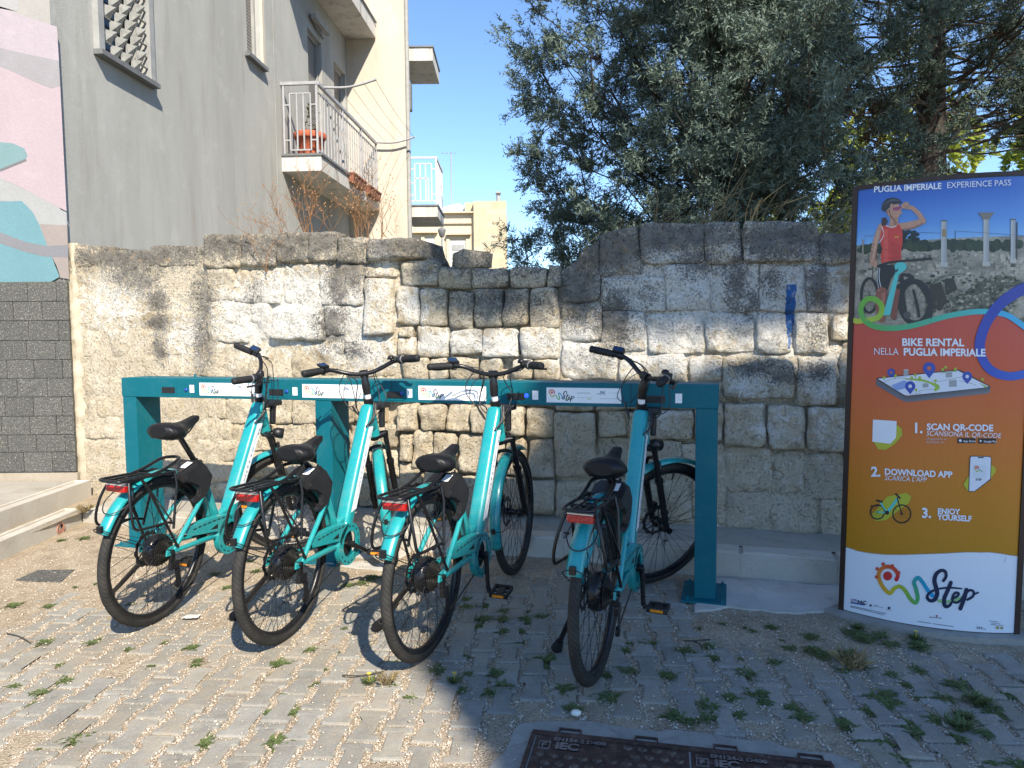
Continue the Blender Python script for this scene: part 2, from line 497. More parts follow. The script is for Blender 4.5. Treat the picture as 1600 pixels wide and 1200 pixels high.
# loose limestone chips in the joints
def on_paver(x, y):
    u = x * cr_ + y * sr_; v = -x * sr_ + y * cr_ - 1.35
    i = round(u / SX)
    for k in (i - 1, i, i + 1):
        q = v / SY - (0.5 if k % 2 else 0.0); f = (q - round(q)) * SY
        if abs(f) < PLN / 2 - 0.006 and abs(u - k * SX) < half_w(f) - 0.001: return True
    return False
octv = np.array([(1, 0, 0), (-1, 0, 0), (0, 1, 0), (0, -1, 0), (0, 0, 1), (0, 0, -1)], float)
octf = np.array([(0, 2, 4), (2, 1, 4), (1, 3, 4), (3, 0, 4), (2, 0, 5), (1, 2, 5), (3, 1, 5), (0, 3, 5)])
Vs = []; Fs = []; nch = 0; tries = 0
while nch < 40000 and tries < 400000:
    tries += 1
    y = 1.95 + (rnd.random() ** 1.25) * 3.1; x = rnd.uniform(-0.80, 0.80) * y
    if x < -3.05 or y > kerb_y(x) - 0.02: continue
    d = dust(x, y)
    op = on_paver(x, y)
    if op and rnd.random() > 0.018 + 0.09 * max(0, noise.noise((x * 5, y * 5, 3))) + 0.5 * d: continue
    if d > 0.4 and rnd.random() < 0.55: continue
    if in_poly(x, y, POLY_COLLAR) and rnd.random() > 0.12: continue
    if in_poly(x, y, POLY_PAD) and rnd.random() > 0.08: continue
    if in_poly(x, y, POLY_TOTEM): continue
    s = rnd.choice((0.002, 0.0025, 0.003, 0.0034, 0.004, 0.0054)) * rnd.uniform(0.8, 1.2)
    R = np.array(Matrix.Rotation(rnd.uniform(0, 6.28), 3, 'Z') @ Matrix.Rotation(rnd.uniform(-.6, .6), 3, 'X'))
    z = (0.0 if op else bedz(x, y)) + s * 0.35
    if d > 0.3: z = max(z, bedz(x, y) + s * 0.3)
    Vs.append((octv * np.array([s * rnd.uniform(.8, 1.6), s * rnd.uniform(.7, 1.2), s * rnd.uniform(.5, .85)])) @ R.T + np.array([x, y, z]))
    Fs.append(octf + 6 * nch); nch += 1
o = link('gravel', tris_mesh('gravel', np.concatenate(Vs), np.concatenate(Fs), M_grit), yard); tag(o, kind='stuff')

# ------------------------------------------------------------------ kerb along the wall, footing behind it
def wall_y(x): return 4.325 - 0.293 * (x - 1.31)
def ktop(x): return 0.10 + 0.05 * max(0, min(1, (x + 3.156) / 4.3))
kerb = MB()
foot = MB()
xs = [-3.2 + i * 0.1 for i in range(79)]
rows = []
for x in xs:
    y0 = kerb_y(x) + 0.14; y1 = wall_y(x) + 0.05
    rows.append([(x, y0, ktop(x) - 0.006), (x, (y0 + y1) / 2, ktop(x) - 0.002 + 0.006 * noise.noise((x * 4, 3, 0))), (x, y1, ktop(x) + 0.012 + 0.01 * noise.noise((x * 3, 1, 0)))])
vs = [p for r in rows for p in r]; fs = []
for i in range(len(rows) - 1):
    for k in range(2): fs.append((i * 3 + k, i * 3 + 3 + k, i * 3 + 4 + k, i * 3 + 1 + k))
foot.add(vs, fs, 0, True)
foot_o = tag(part('wall_footing', foot, M_walk, recalc=False), kind='structure')
ke = thing('kerb', None, None); tag(ke, kind='structure')
def kerb_block(a, b, h0, h1, w, left, parent, mat_, zb=-0.08):
    """one kerb stone from a to b, its back on the given side"""
    t = (b - a); L = t.length; t.normalize(); nrm = Vector((-t.y, t.x, 0)) * (1 if left else -1)
    bm = bmesh.new(); bmesh.ops.create_cube(bm, size=1.0)
    for v in bm.verts:
        s = (v.co.x + .5); q = (v.co.y + .5); z = zb if v.co.z < 0 else (h0 + (h1 - h0) * s)
        v.co = a + t * (0.0006 + s * (L - 0.0012)) + nrm * (w * q) + Vector((0, 0, z))
    bmesh.ops.bevel(bm, geom=[e for e in bm.edges if e.verts[0].co.z > 0 and e.verts[1].co.z > 0], offset=0.014, segments=3, affect='EDGES')
    bmesh.ops.recalc_face_normals(bm, faces=bm.faces)
    me = bpy.data.meshes.new('kerb_stone'); bm.to_mesh(me); bm.free(); me.materials.append(mat_)
    return link('kerb_stone', me, parent)
for a, b in zip(KERB, KERB[1:]):
    n = max(1, round((b - a).length / 0.98))
    for i in range(n):
        p = a.lerp(b, i / n); q = a.lerp(b, (i + 1) / n)
        kerb_block(p, q, ktop(p.x), ktop(q.x), 0.14, True, ke, M_kerb)
# the side kerb and the step above it, along the building
LK = [Vector((-3.02, 2.2, 0)), Vector((-3.06, 3.2, 0)), Vector((-3.10, 4.18, 0)), Vector((-3.152, 5.135, 0))]
for a, b in zip(LK, LK[1:]): kerb_block(a, b, 0.115, 0.105, 0.12, True, ke, M_kerb)
st = thing('step', None, None); tag(st, kind='structure')
LS = [Vector((-3.235, 2.25, 0)), Vector((-3.28, 3.4, 0)), Vector((-3.32, 4.46, 0)), Vector((-3.362, 5.62, 0))]
for a, b in zip(LS, LS[1:]): kerb_block(a, b, 0.222, 0.215, 0.13, True, st, M_kerb)
mb = MB(); mb.grid(lambda u, v: (-3.42 + 0.3 * u, 1.2 + 4.55 * v, 0.098 + 0.007 * fbm((u * 2, v * 14, 2), 3)), 6, 60)
tag(part('step_tread', mb, M_bed, recalc=False), kind='structure')
mb = MB(); mb.box((-9.5, 1.2, 0.0), (-3.43, 5.66, 0.212))
tag(part('pavement', mb, M_walk), kind='structure')
# gutter strip and cement pads
mb = MB(); mb.grid(lambda u, v: (-3.12 + 0.34 * u + 0.05 * noise.noise((v * 6, u, 0)) * u, 1.9 + 3.2 * v, 0.006 - 0.016 * u), 4, 30)
tag(part('gutter_strip', mb, mat_concrete('sandy_cement', (0.4, 0.33, 0.24), (0.5, 0.43, 0.32), (0.3, 0.23, 0.15), 2.5, 0.4), recalc=False), kind='structure')
def pad(name, poly, z, mat_, seed=0):
    """low cement slab with a ragged edge"""
    pts = []
    for i in range(len(poly)):
        a = Vector((poly[i][0], poly[i][1], 0)); b = Vector((poly[(i + 1) % len(poly)][0], poly[(i + 1) % len(poly)][1], 0))
        n = max(2, int((b - a).length / 0.03))
        for k in range(n):
            p = a.lerp(b, k / n); pts.append((p.x + 0.03 * fbm((p.x * 7, p.y * 7, seed), 4), p.y + 0.03 * fbm((p.x * 7, p.y * 7, seed + 5), 4)))
    b = MB(); b.prism(pts, -0.04, z, plane='xy')
    return tag(part(name, b, mat_), kind='structure')
pad('cement_pad', POLY_PAD, 0.008, M_pad, 3)
pad('cover_surround', POLY_COLLAR, -0.001, M_collar, 8)
# ------------------------------------------------------------------ old limestone wall
WP0 = Vector((1.31, 4.325, 0)); WN = Vector((0.293, 1, 0)).normalized(); WT = Vector((WN.y, -WN.x, 0))
def W(px, py):
    """photograph sight line -> (along the wall, height)"""
    P = PL(px, py, WP0, WN); return ((P - WP0).dot(WT), P.z)
# dark crust, seen as soft ellipses on the wall: centre px, radii px, strength
CRUST = [(215, 398, 110, 20, 1.0), (205, 425, 40, 28, .8), (225, 440, 28, 22, .7), (250, 470, 16, 22, .8), (248, 505, 16, 13, 1.0), (250, 545, 11, 26, .75), (318, 470, 20, 45, .75),
         (318, 540, 18, 50, .7), (360, 385, 55, 22, .9), (440, 385, 50, 28, .9), (500, 380, 60, 26, .9), (545, 420, 36, 40, .8), (530, 440, 20, 60, .8), (520, 510, 22, 36, .8), (398, 455, 16, 30, .55),
         (620, 385, 60, 20, .9), (555, 545, 30, 20, .6), (470, 470, 14, 20, .3), (660, 425, 30, 14, .6), (770, 425, 90, 14, .55), (720, 470, 60, 26, .6), (780, 470, 70, 30, .75), (850, 480, 40, 30, .5),
         (905, 450, 34, 50, 1.0), (960, 500, 30, 50, .9), (960, 390, 60, 40, 1.0), (1050, 370, 110, 24, 1.0), (1090, 405, 50, 30, .7), (1150, 440, 18, 50, .8), (1220, 375, 70, 30, 1.0), (1205, 440, 22, 24, .7),
         (1280, 450, 16, 45, .9), (1310, 380, 40, 24, 1.0), (1275, 520, 22, 30, .55), (1170, 475, 18, 25, .7), (1180, 575, 50, 14, .8), (1225, 590, 28, 12, .8), (1275, 580, 24, 16, .75), (1080, 515, 28, 10, .4),
         (1060, 590, 40, 12, .4), (930, 560, 40, 16, .4), (1010, 455, 26, 40, .45)]
CR = []
for (x, y, rx, ry, s) in CRUST:
    c = W(x, y); e = W(x + rx, y); f = W(x, y + ry); CR.append((c[0], c[1], abs(e[0] - c[0]), abs(f[1] - c[1]), s))
TPX = [(60, 385), (320, 385), (330, 366), (570, 370), (662, 375), (668, 408), (876, 420), (940, 368), (1000, 349), (1278, 347), (1285, 362), (1800, 362)]
TSZ = [W(*p) for p in TPX]
def TOPZ(s): return float(np.interp(s, [p[0] for p in TSZ], [p[1] for p in TSZ]))
def crust(s, z):
    v = 0.0
    for (a, b, ra, rb, k) in CR:
        d = ((s - a) / ra) ** 2 + ((z - b) / rb) ** 2
        if d < 6: v = max(v, k * math.exp(-0.55 * d))
    # crust along the whole top edge, ragged
    zt = TOPZ(s); v = max(v, 0.58 * math.exp(-((zt - z) / (0.10 + 0.07 * noise.noise((s * 2.2, 0, 7)))) ** 2) if z < zt + .1 else v)
    return v
# whitewash / render remains (photo: pale in the upper courses, bare yellow stone below)
LIME = [(470, 480, 120, 55, .95), (400, 500, 70, 50, .8), (560, 540, 60, 40, .75), (180, 470, 70, 60, .6), (290, 520, 50, 50, .6), (650, 480, 30, 40, .7), (700, 535, 60, 20, .8), (800, 540, 80, 22, .8), (900, 545, 40, 40, .9),
        (1040, 470, 110, 80, 1.0), (1200, 460, 110, 80, 1.0), (980, 560, 60, 30, .7), (1080, 570, 60, 24, .7), (1180, 600, 60, 40, .6), (1280, 580, 40, 60, .7), (1220, 665, 70, 40, .55), (1290, 670, 40, 60, .55), (600, 395, 18, 26, .9), (1240, 740, 60, 30, .4), (1040, 640, 50, 30, .5)]
LI = []
for (x, y, rx, ry, s) in LIME:
    c = W(x, y); e = W(x + rx, y); f = W(x, y + ry); LI.append((c[0], c[1], abs(e[0] - c[0]), abs(f[1] - c[1]), s))
def lime(s, z):
    v = 0.12
    for (a, b, ra, rb, k) in LI:
        d = ((s - a) / ra) ** 2 + ((z - b) / rb) ** 2
        if d < 6: v = max(v, k * math.exp(-0.5 * d))
    return v
def mat_stone():
    t = NT('limestone'); t.set(0.95, 0, 0.15)
    p = t.pos(); oi = t.n('ShaderNodeObjectInfo').outputs['Random']
    at = t.n('ShaderNodeAttribute'); at.attribute_name = 'crust'
    al = t.n('ShaderNodeAttribute'); al.attribute_name = 'lime'
    big = t.noise(p, 3.6, 6, 0.66, 0.6); mid = t.noise(p, 17, 7, 0.74, 0.5); fine = t.noise(p, 95, 5, 0.8)
    base = t.ramp(big, [(0.3, (0.42, 0.335, 0.215)), (0.46, (0.60, 0.515, 0.375)), (0.7, (0.70, 0.635, 0.505))])
    base = t.mix(t.ramp(mid, [(0.45, 0), (0.75, 0.7)]), base, (0.72, 0.665, 0.55))
    base = t.mix(t.ramp(oi, [(0.0, 0.3), (0.5, 0.0)]), base, (0.50, 0.37, 0.21))
    base = t.mix(t.ramp(oi, [(0.6, 0.0), (1.0, 0.35)]), base, (0.52, 0.46, 0.36))
    # lime wash
    lm = t.math('ADD', t.math('MULTIPLY', al.outputs['Fac'], 0.9), t.math('MULTIPLY', t.math('SUBTRACT', mid, 0.5), 1.7))
    base = t.mix(t.ramp(lm, [(0.36, 0), (0.58, 0.9)]), base, (0.78, 0.755, 0.69))
    # crust: the soft map broken up by fine speckle
    cm = t.math('ADD', t.math('MULTIPLY', at.outputs['Fac'], 0.92), t.math('ADD', t.math('MULTIPLY', t.math('SUBTRACT', mid, 0.5), 1.3), t.math('MULTIPLY', t.math('SUBTRACT', fine, 0.5), 2.2)))
    base = t.mix(t.ramp(cm, [(0.34, 0), (0.56, 0.85), (0.9, 0.95)]), base, t.ramp(t.noise(p, 14, 4), [(0.35, (0.11, 0.105, 0.096)), (0.65, (0.22, 0.207, 0.182))]))
    # scattered black lichen specks and ochre spots everywhere
    base = t.mix(t.ramp(t.noise(p, 120, 4, 0.75), [(0.585, 0), (0.65, 0.8)]), base, (0.13, 0.115, 0.09))
    base = t.mix(t.ramp(t.noise(p, 9, 5, 0.75, 1.0), [(0.6, 0), (0.72, 0.6)]), base, (0.50, 0.33, 0.14))
    # dried blue paint run
    sx = t.n('ShaderNodeSeparateXYZ'); t.l(p, sx.inputs[0])
    bs, bz = W(1235, 445); _, bz1 = W(1235, 545); bm_ = W(1235, 486)[1]; hw = W(1243, 460)[0] - bs
    along = t.math('ADD', t.math('MULTIPLY', t.math('SUBTRACT', sx.outputs[0], WP0.x), WT.x), t.math('MULTIPLY', t.math('SUBTRACT', sx.outputs[1], WP0.y), WT.y))
    wob = t.math('MULTIPLY', t.math('SUBTRACT', t.noise(p, 18, 3), 0.5), 0.035)
    dd = t.math('ABSOLUTE', t.math('SUBTRACT', t.math('ADD', along, wob), bs))
    narrow = t.n('ShaderNodeMapRange'); t.l(sx.outputs[2], narrow.inputs[0])
    narrow.inputs[1].default_value = bz1; narrow.inputs[2].default_value = bm_; narrow.inputs[3].default_value = hw * 0.15; narrow.inputs[4].default_value = hw * 0.95
    inside = t.math('MULTIPLY', t.math('LESS_THAN', dd, narrow.outputs[0]), t.math('MULTIPLY', t.math('GREATER_THAN', sx.outputs[2], bz1), t.math('LESS_THAN', sx.outputs[2], bz)))
    inside = t.math('MULTIPLY', inside, t.ramp(mid, [(0.36, 0.35), (0.5, 0.95)]))
    base = t.mix(inside, base, (0.02, 0.14, 0.42))
    t.color(base)
    h = t.math('ADD', t.math('MULTIPLY', mid, 1.0), t.math('MULTIPLY', fine, 0.45))
    pit = t.ramp(t.noise(p, 60, 3, 0.6), [(0.32, 0.0), (0.42, 1.0)])
    h = t.math('ADD', h, t.math('MULTIPLY', pit, 0.6))
    t.bump(h, 1.0, 0.03); return t.m
M_stone = mat_stone()

def wall_pt(s, z, d): return WP0 + WT * s + Vector((0, 0, z)) + WN * d
def add_attr(me, pts):
    a = me.attributes.new('crust', 'FLOAT', 'POINT'); b = me.attributes.new('lime', 'FLOAT', 'POINT')
    a.data.foreach_set('value', [crust(*p) for p in pts]); b.data.foreach_set('value', [lime(*p) for p in pts])
def stone(quad, proud=0.02, rough=0.012, pillow=0.02, jit=2.0, back=0.16, gap=0.0, res=0.02):
    """quad: x0,y0,x1,y1 px or four corner px (tl,tr,br,bl)"""
    q = [(quad[0], quad[1]), (quad[2], quad[1]), (quad[2], quad[3]), (quad[0], quad[3])] if not hasattr(quad[0], '__len__') else quad
    q = [W(x + rnd.uniform(-jit, jit), y + rnd.uniform(-jit, jit)) for x, y in q]
    c = (sum(p[0] for p in q) / 4, sum(p[1] for p in q) / 4)
    def sh(p):
        dx, dz = c[0] - p[0], c[1] - p[1]; L = math.hypot(dx, dz); return (p[0] + dx / L * gap, p[1] + dz / L * gap)
    q = [sh(p) for p in q]
    w = max(math.hypot(q[1][0] - q[0][0], q[1][1] - q[0][1]), 0.03); h = max(math.hypot(q[3][0] - q[0][0], q[3][1] - q[0][1]), 0.03)
    nu = max(5, min(22, int(w / res))); nv = max(5, min(18, int(h / res)))
    sd = rnd.uniform(0, 50); tilt = rnd.uniform(-0.012, 0.012); tilt2 = rnd.uniform(-0.012, 0.012)
    rc = min(0.12, 0.02 / min(w, h))
    def cuts(n, L):
        a, b_ = min(0.2, 0.004 / L), min(0.3, 0.012 / L); return [0, a] + [b_ + (1 - 2 * b_) * k / (n - 4) for k in range(n - 3)] + [1 - a, 1]
    nu += 4; nv += 4; UU_, VV_ = cuts(nu, w), cuts(nv, h); nu, nv = len(UU_) - 1, len(VV_) - 1
    vs = []; sz = []
    for j in range(nv + 1):
        for i in range(nu + 1):
            u, v = UU_[i], VV_[j]
            # pull the corners in so that the outline is rounded
            cu, cv = 2 * u - 1, 2 * v - 1
            k = 1 - rc * 0.5 * (abs(cu) ** 5) * (abs(cv) ** 5)
            uu, vv = (cu * k + 1) / 2, (cv * k + 1) / 2
            a = (q[0][0] * (1 - uu) + q[1][0] * uu, q[0][1] * (1 - uu) + q[1][1] * uu)
            b = (q[3][0] * (1 - uu) + q[2][0] * uu, q[3][1] * (1 - uu) + q[2][1] * uu)
            s, z = a[0] * (1 - vv) + b[0] * vv, a[1] * (1 - vv) + b[1] * vv
            edge = min(u, 1 - u) * w; edge2 = min(v, 1 - v) * h
            s += 0.011 * noise.noise((s * 9, z * 9, sd)) + 0.004 * noise.noise((s * 31, z * 31, sd)); z += 0.011 * noise.noise((s * 9, z * 9, sd + 9)) + 0.004 * noise.noise((s * 31, z * 31, sd + 9))
            e1 = edge * (1 + 0.9 * noise.noise((s * 7, z * 7, sd + 3))); e2 = edge2 * (1 + 0.9 * noise.noise((s * 7, z * 7, sd + 6)))
            fall = math.exp(-max(e1, 0) / 0.005) + math.exp(-max(e2, 0) / 0.005)
            d = -proud + pillow * fall + tilt * cu + tilt2 * cv
            near = math.exp(-min(edge, edge2) / 0.022); d += 0.03 * max(0.0, noise.noise((s * 13, z * 13, sd + 20)) - 0.12) * near + 0.006 * near
            d -= rough * 1.1 * fbm((s * 7, z * 7, 1.5), 5) + rough * 0.5 * noise.noise((s * 30, z * 30, sd)) + rough * .5 * noise.noise((s * 5, z * 5, sd))
            vs.append(wall_pt(s, z, d)); sz.append((s, z))
    n1 = nu + 1; fs = []
    for j in range(nv):
        for i in range(nu): a = j * n1 + i; fs.append((a, a + n1, a + n1 + 1, a + 1))
    ring = [i for i in range(n1)] + [j * n1 + nu for j in range(1, nv + 1)] + [nv * n1 + i for i in range(nu - 1, -1, -1)] + [j * n1 for j in range(nv - 1, 0, -1)]
    o0 = len(vs)
    for r in ring: vs.append(vs[r] + WN * (back + proud)); sz.append(sz[r])
    K = len(ring)
    for i in range(K): fs.append((ring[i], ring[(i + 1) % K], o0 + (i + 1) % K, o0 + i))
    fs.append(tuple(range(o0, o0 + K))[::-1])
    mb = MB(); mb.add(vs, fs, 0, True); me = mb.mesh('stone', M_stone)
    add_attr(me, sz)
    return me
wall = thing('stone_wall', 'old dry limestone garden wall, blackened along the top and patched with lime, behind the bikes', 'stone wall')
def S_(quad, **k): return link('stone', stone(quad, **k), wall)

FLUSH = dict(proud=0.007, rough=0.011, pillow=0.006, gap=-0.002, jit=3.0)
SEMI = dict(proud=0.016, rough=0.021, pillow=0.011, gap=-0.001, jit=3.0)
DRY = dict(proud=0.03, rough=0.016, pillow=0.014, gap=0.0035)
left_rows = [(383, 417, [107, 170, 232, 320]), (417, 452, [110, 182, 240, 320]), (452, 486, [128, 190, 244, 320]), (486, 519, [133, 222, 260, 322]), (519, 556, [133, 172, 238, 300, 325]),
             (556, 586, [135, 154, 240, 290, 326]), (586, 619, [135, 172, 196, 250, 300, 340]), (619, 653, [136, 152, 196, 250, 318, 352]), (653, 687, [134, 165, 200, 262, 325, 362]),
             (687, 720, [134, 200, 258, 330, 388]), (720, 753, [128, 176, 236, 300, 372]), (753, 790, [126, 182, 250, 330, 400])]
for y0, y1, xs_ in left_rows:
    for a, b in zip(xs_, xs_[1:]):
        if y0 < 560 and rnd.random() < 0.22: continue      # buried under old render
        S_((a, y0, b, y1), **FLUSH)
# upper courses, left of the breach
for q in [(322, 366, 376, 420), (376, 364, 434, 418), (434, 361, 486, 412), (486, 363, 528, 410), (528, 371, 578, 414)]: S_(q, proud=0.04, rough=0.02, pillow=0.035, gap=0.001)
S_([(577, 372), (660, 371), (666, 378), (664, 404)][:2] + [(664, 403), (578, 408)], proud=0.07, rough=0.014, pillow=0.04, back=0.3)
for q in [(322, 419, 368, 472), (368, 419, 442, 474), (442, 414, 496, 476), (496, 411, 570, 480), (570, 410, 624, 434), (325, 474, 390, 536), (390, 476, 425, 534), (508, 480, 570, 526),
          (325, 537, 392, 590), (392, 537, 454, 590), (454, 536, 538, 590), (538, 527, 622, 590)]: S_(q, **SEMI)
S_([(434, 478), (506, 481), (508, 535), (424, 531)], proud=0.06, rough=0.016, pillow=0.045, gap=0.003)
S_((571, 434, 617, 525), proud=0.06, rough=0.013, pillow=0.02, gap=0.002)
for q in [(340, 620, 352, 652)]: pass
for y0, y1, xs_ in [(622, 662, [352, 418, 458, 500, 560, 600]), (662, 702, [362, 430, 492, 545, 585, 622]), (702, 745, [388, 452, 520, 580, 625]), (745, 792, [400, 478, 560, 640, 700])]:
    for a, b in zip(xs_, xs_[1:]): S_((a, y0, b, y1), **SEMI)
for y0, y1, xs_ in [(588, 624, [340, 410, 470, 540, 600, 622])]:
    for a, b in zip(xs_, xs_[1:]): S_((a, y0, b, y1), **SEMI)
# the breach: squared dry stones
for q in [[(629, 406), (684, 404), (687, 446), (629, 447)], (687, 420, 737, 454), (738, 419, 795, 450), (796, 418, 855, 450), (856, 414, 877, 449),
          (620, 448, 655, 507), (656, 451, 700, 510), (701, 456, 740, 513), (741, 452, 785, 513), (786, 451, 825, 508), (826, 451, 873, 514),
          (622, 511, 646, 526), (622, 527, 650, 556), (650, 511, 702, 558), (703, 514, 754, 556), (755, 512, 812, 558), (813, 511, 873, 561),
          (630, 557, 671, 594), (672, 559, 700, 594), (701, 558, 750, 594), (751, 558, 784, 594), (802, 562, 832, 594), (833, 563, 873, 594),
          (624, 594, 680, 630), (681, 594, 742, 630), (743, 594, 800, 630), (801, 594, 868, 634)]: S_(q, **DRY)
for q in [(622, 630, 656, 673), (657, 631, 699, 673), (700, 632, 737, 673), (738, 633, 765, 676), (766, 634, 790, 678), (791, 635, 822, 681), (823, 637, 868, 683),
          (625, 677, 645, 722), (646, 668, 679, 732), (680, 675, 715, 716), (717, 677, 757, 738), (758, 690, 790, 740), (790, 682, 824, 742), (826, 684, 868, 746),
          (626, 724, 662, 760), (664, 734, 716, 775), (718, 740, 770, 788), (771, 744, 822, 796), (823, 748, 868, 800), (640, 762, 700, 800), (700, 776, 765, 806)]:
    S_(q, proud=0.045 + rnd.uniform(-.01, .02), rough=0.02, pillow=0.021, gap=0.005)
# right-hand stretch
for q in [[(878, 424), (936, 372), (938, 470), (876, 474)], (877, 475, 940, 533), [(937, 370), (1000, 352), (1002, 432), (938, 434)], (1001, 349, 1100, 412), (1101, 346, 1157, 412), [(1280, 363), (1336, 361), (1336, 412), (1280, 412)],
          (939, 434, 1040, 486), (1041, 413, 1110, 486), (1111, 413, 1186, 487), (1186, 414, 1260, 487), (1261, 413, 1334, 489),
          (941, 487, 1010, 551), (1011, 488, 1100, 552), (1101, 489, 1180, 551), (1181, 488, 1240, 553)]: S_(q, proud=0.022, rough=0.02, pillow=0.012, gap=0.0005)
S_((1158, 346, 1278, 411), proud=0.055, rough=0.018, pillow=0.021, gap=0.005)
for q in [(1241, 488, 1296, 555), (1299, 491, 1336, 531), (1310, 533, 1338, 602), (878, 534, 966, 594), (967, 552, 1075, 596), (1076, 554, 1127, 596), (1128, 554, 1243, 624), (1245, 556, 1306, 632)]: S_(q, **DRY)
for q in [(870, 596, 930, 642), (931, 598, 1000, 640), (1001, 598, 1062, 640), (1063, 598, 1126, 624), (868, 644, 930, 747), (936, 641, 980, 682), (981, 642, 1012, 684), (1013, 641, 1084, 686), (1085, 628, 1130, 690),
          (1131, 630, 1197, 696), (1198, 632, 1258, 704), (1259, 634, 1322, 706), (1322, 606, 1345, 700)]: S_(q, proud=0.05, rough=0.018, pillow=0.017, gap=0.004)
for q in [(932, 684, 1000, 746), (1001, 688, 1068, 750), (1069, 692, 1132, 752), (1133, 699, 1208, 768), (1209, 706, 1256, 769), (1257, 708, 1320, 780), (1321, 704, 1370, 782),
          (868, 749, 930, 806), (931, 748, 1010, 812), (1011, 752, 1080, 816), (1081, 754, 1134, 822), (1135, 770, 1205, 828), (1206, 771, 1280, 834), (1281, 782, 1372, 842)]: S_(q, **FLUSH)
# stretch hidden behind the totem and running out of the frame
for (y0, y1) in [(366, 420), (420, 490), (490, 560), (560, 632), (632, 706), (706, 784), (784, 846)]:
    x = 1340 + rnd.uniform(0, 14)
    while x < 1760:
        w_ = rnd.uniform(60, 110); S_((x, y0, x + w_, y1), **SEMI); x += w_ + 1
# mortar and rubble core behind the faces
def core_top(px):
    pts = [(60, 390), (320, 390), (330, 376), (570, 376), (660, 382), (668, 414), (876, 424), (940, 380), (1000, 360), (1278, 356), (1285, 370), (1800, 370)]
    for a, b in zip(pts, pts[1:]):
        if a[0] <= px <= b[0]: return a[1] + (b[1] - a[1]) * (px - a[0]) / (b[0] - a[0])
    return 380
nU, nV = 190, 60
vs = []; sz = []; fs = []
for j in range(nV + 1):
    for i in range(nU + 1):
        px = 104 + (1790 - 104) * i / nU
        s, zt = W(px, core_top(px)); z = 0.02 + (zt - 0.02) * j / nV
        flush = 1.0 if px < 330 else 0.0 if (px > 622 and px < 876) else 0.9 if px < 622 else 0.85
        if z < 0.95 and px > 340: flush = min(flush, 0.0 if px < 1126 else 0.35)
        if z < 0.62 and px > 870: flush = 0.8
        d = 0.05 - 0.052 * flush + 0.012 * fbm((s * 8, z * 8, 3), 4)
        vs.append(wall_pt(s, z, d)); sz.append((s, z))
n1 = nU + 1
for j in range(nV):
    for i in range(nU): a = j * n1 + i; fs.append((a, a + 1, a + n1 + 1, a + n1))
o0 = len(vs); top = nV * n1
for i in range(n1): vs.append(vs[top + i] + WN * 0.38 - Vector((0, 0, 0.02))); sz.append(sz[top + i])
for i in range(nU): fs.append((top + i, top + i + 1, o0 + i + 1, o0 + i))
o1 = len(vs)
for i in range(n1): p = vs[o0 + i]; vs.append(Vector((p.x, p.y, 0.0))); sz.append(sz[i])
for i in range(nU): fs.append((o0 + i, o0 + i + 1, o1 + i + 1, o1 + i))
mb = MB(); mb.add(vs, fs, 0, True); me = mb.mesh('mortar_core', M_stone); add_attr(me, sz); link('mortar_core', me, wall)
# rendered strip closing the gap to the tiled building
mb = MB()
def strip(u, v):
    z = 0.16 + 1.95 * v; x0 = -3.62; 
    px = 107 + 24 * u + (7 * fbm((v * 14, u, 2), 3) if u > .9 else 0)
    s, _ = W(px, 600); return wall_pt(s, z, -0.025 + 0.02 * fbm((u * 4, v * 24, 7), 5) + (0.03 if u > .95 else 0))
mb.grid(strip, 6, 60, flip=False)
me = mb.mesh('render_strip', mat_concrete('cracked_render', (0.40, 0.345, 0.25), (0.52, 0.465, 0.36), (0.26, 0.2, 0.13), 9.0, 0.75)); link('render_strip', me, wall)
# loose angular block lying on the breach
def loose_block():
    bm = bmesh.new(); bmesh.ops.create_cube(bm, size=1.0)
    bmesh.ops.bevel(bm, geom=list(bm.edges), offset=0.1, segments=2, affect='EDGES')
    bmesh.ops.subdivide_edges(bm, edges=list(bm.edges), cuts=2, use_grid_fill=True)
    for v in bm.verts:
        c = v.co.copy(); c.x *= 0.235; c.y *= 0.2; c.z *= 0.13 * (1.0 - 0.22 * (v.co.x)) ; c.z += 0.004 * fbm(v.co * 4, 3); c.x += 0.012 * v.co.z
        v.co = c + v.normal * 0.004 * noise.noise(v.co * 6)
    me = bpy.data.meshes.new('loose_stone'); bm.to_mesh(me); bm.free(); me.materials.append(M_stone)
    for p in me.polygons: p.use_smooth = True
    a = me.attributes.new('crust', 'FLOAT', 'POINT'); a.data.foreach_set('value', [0.62 if v.co.x > 0 else 0.42 for v in me.vertices])
    return me
s, z = W(728, 420)
o = link('loose_stone', loose_block()); o.matrix_basis = Matrix.Translation(wall_pt(s, z + 0.062, 0.13)) @ Matrix.Rotation(0.35, 4, 'Z')
tag(o, 'single dark angular stone block lying loose on top of the breach in the wall', 'stone')
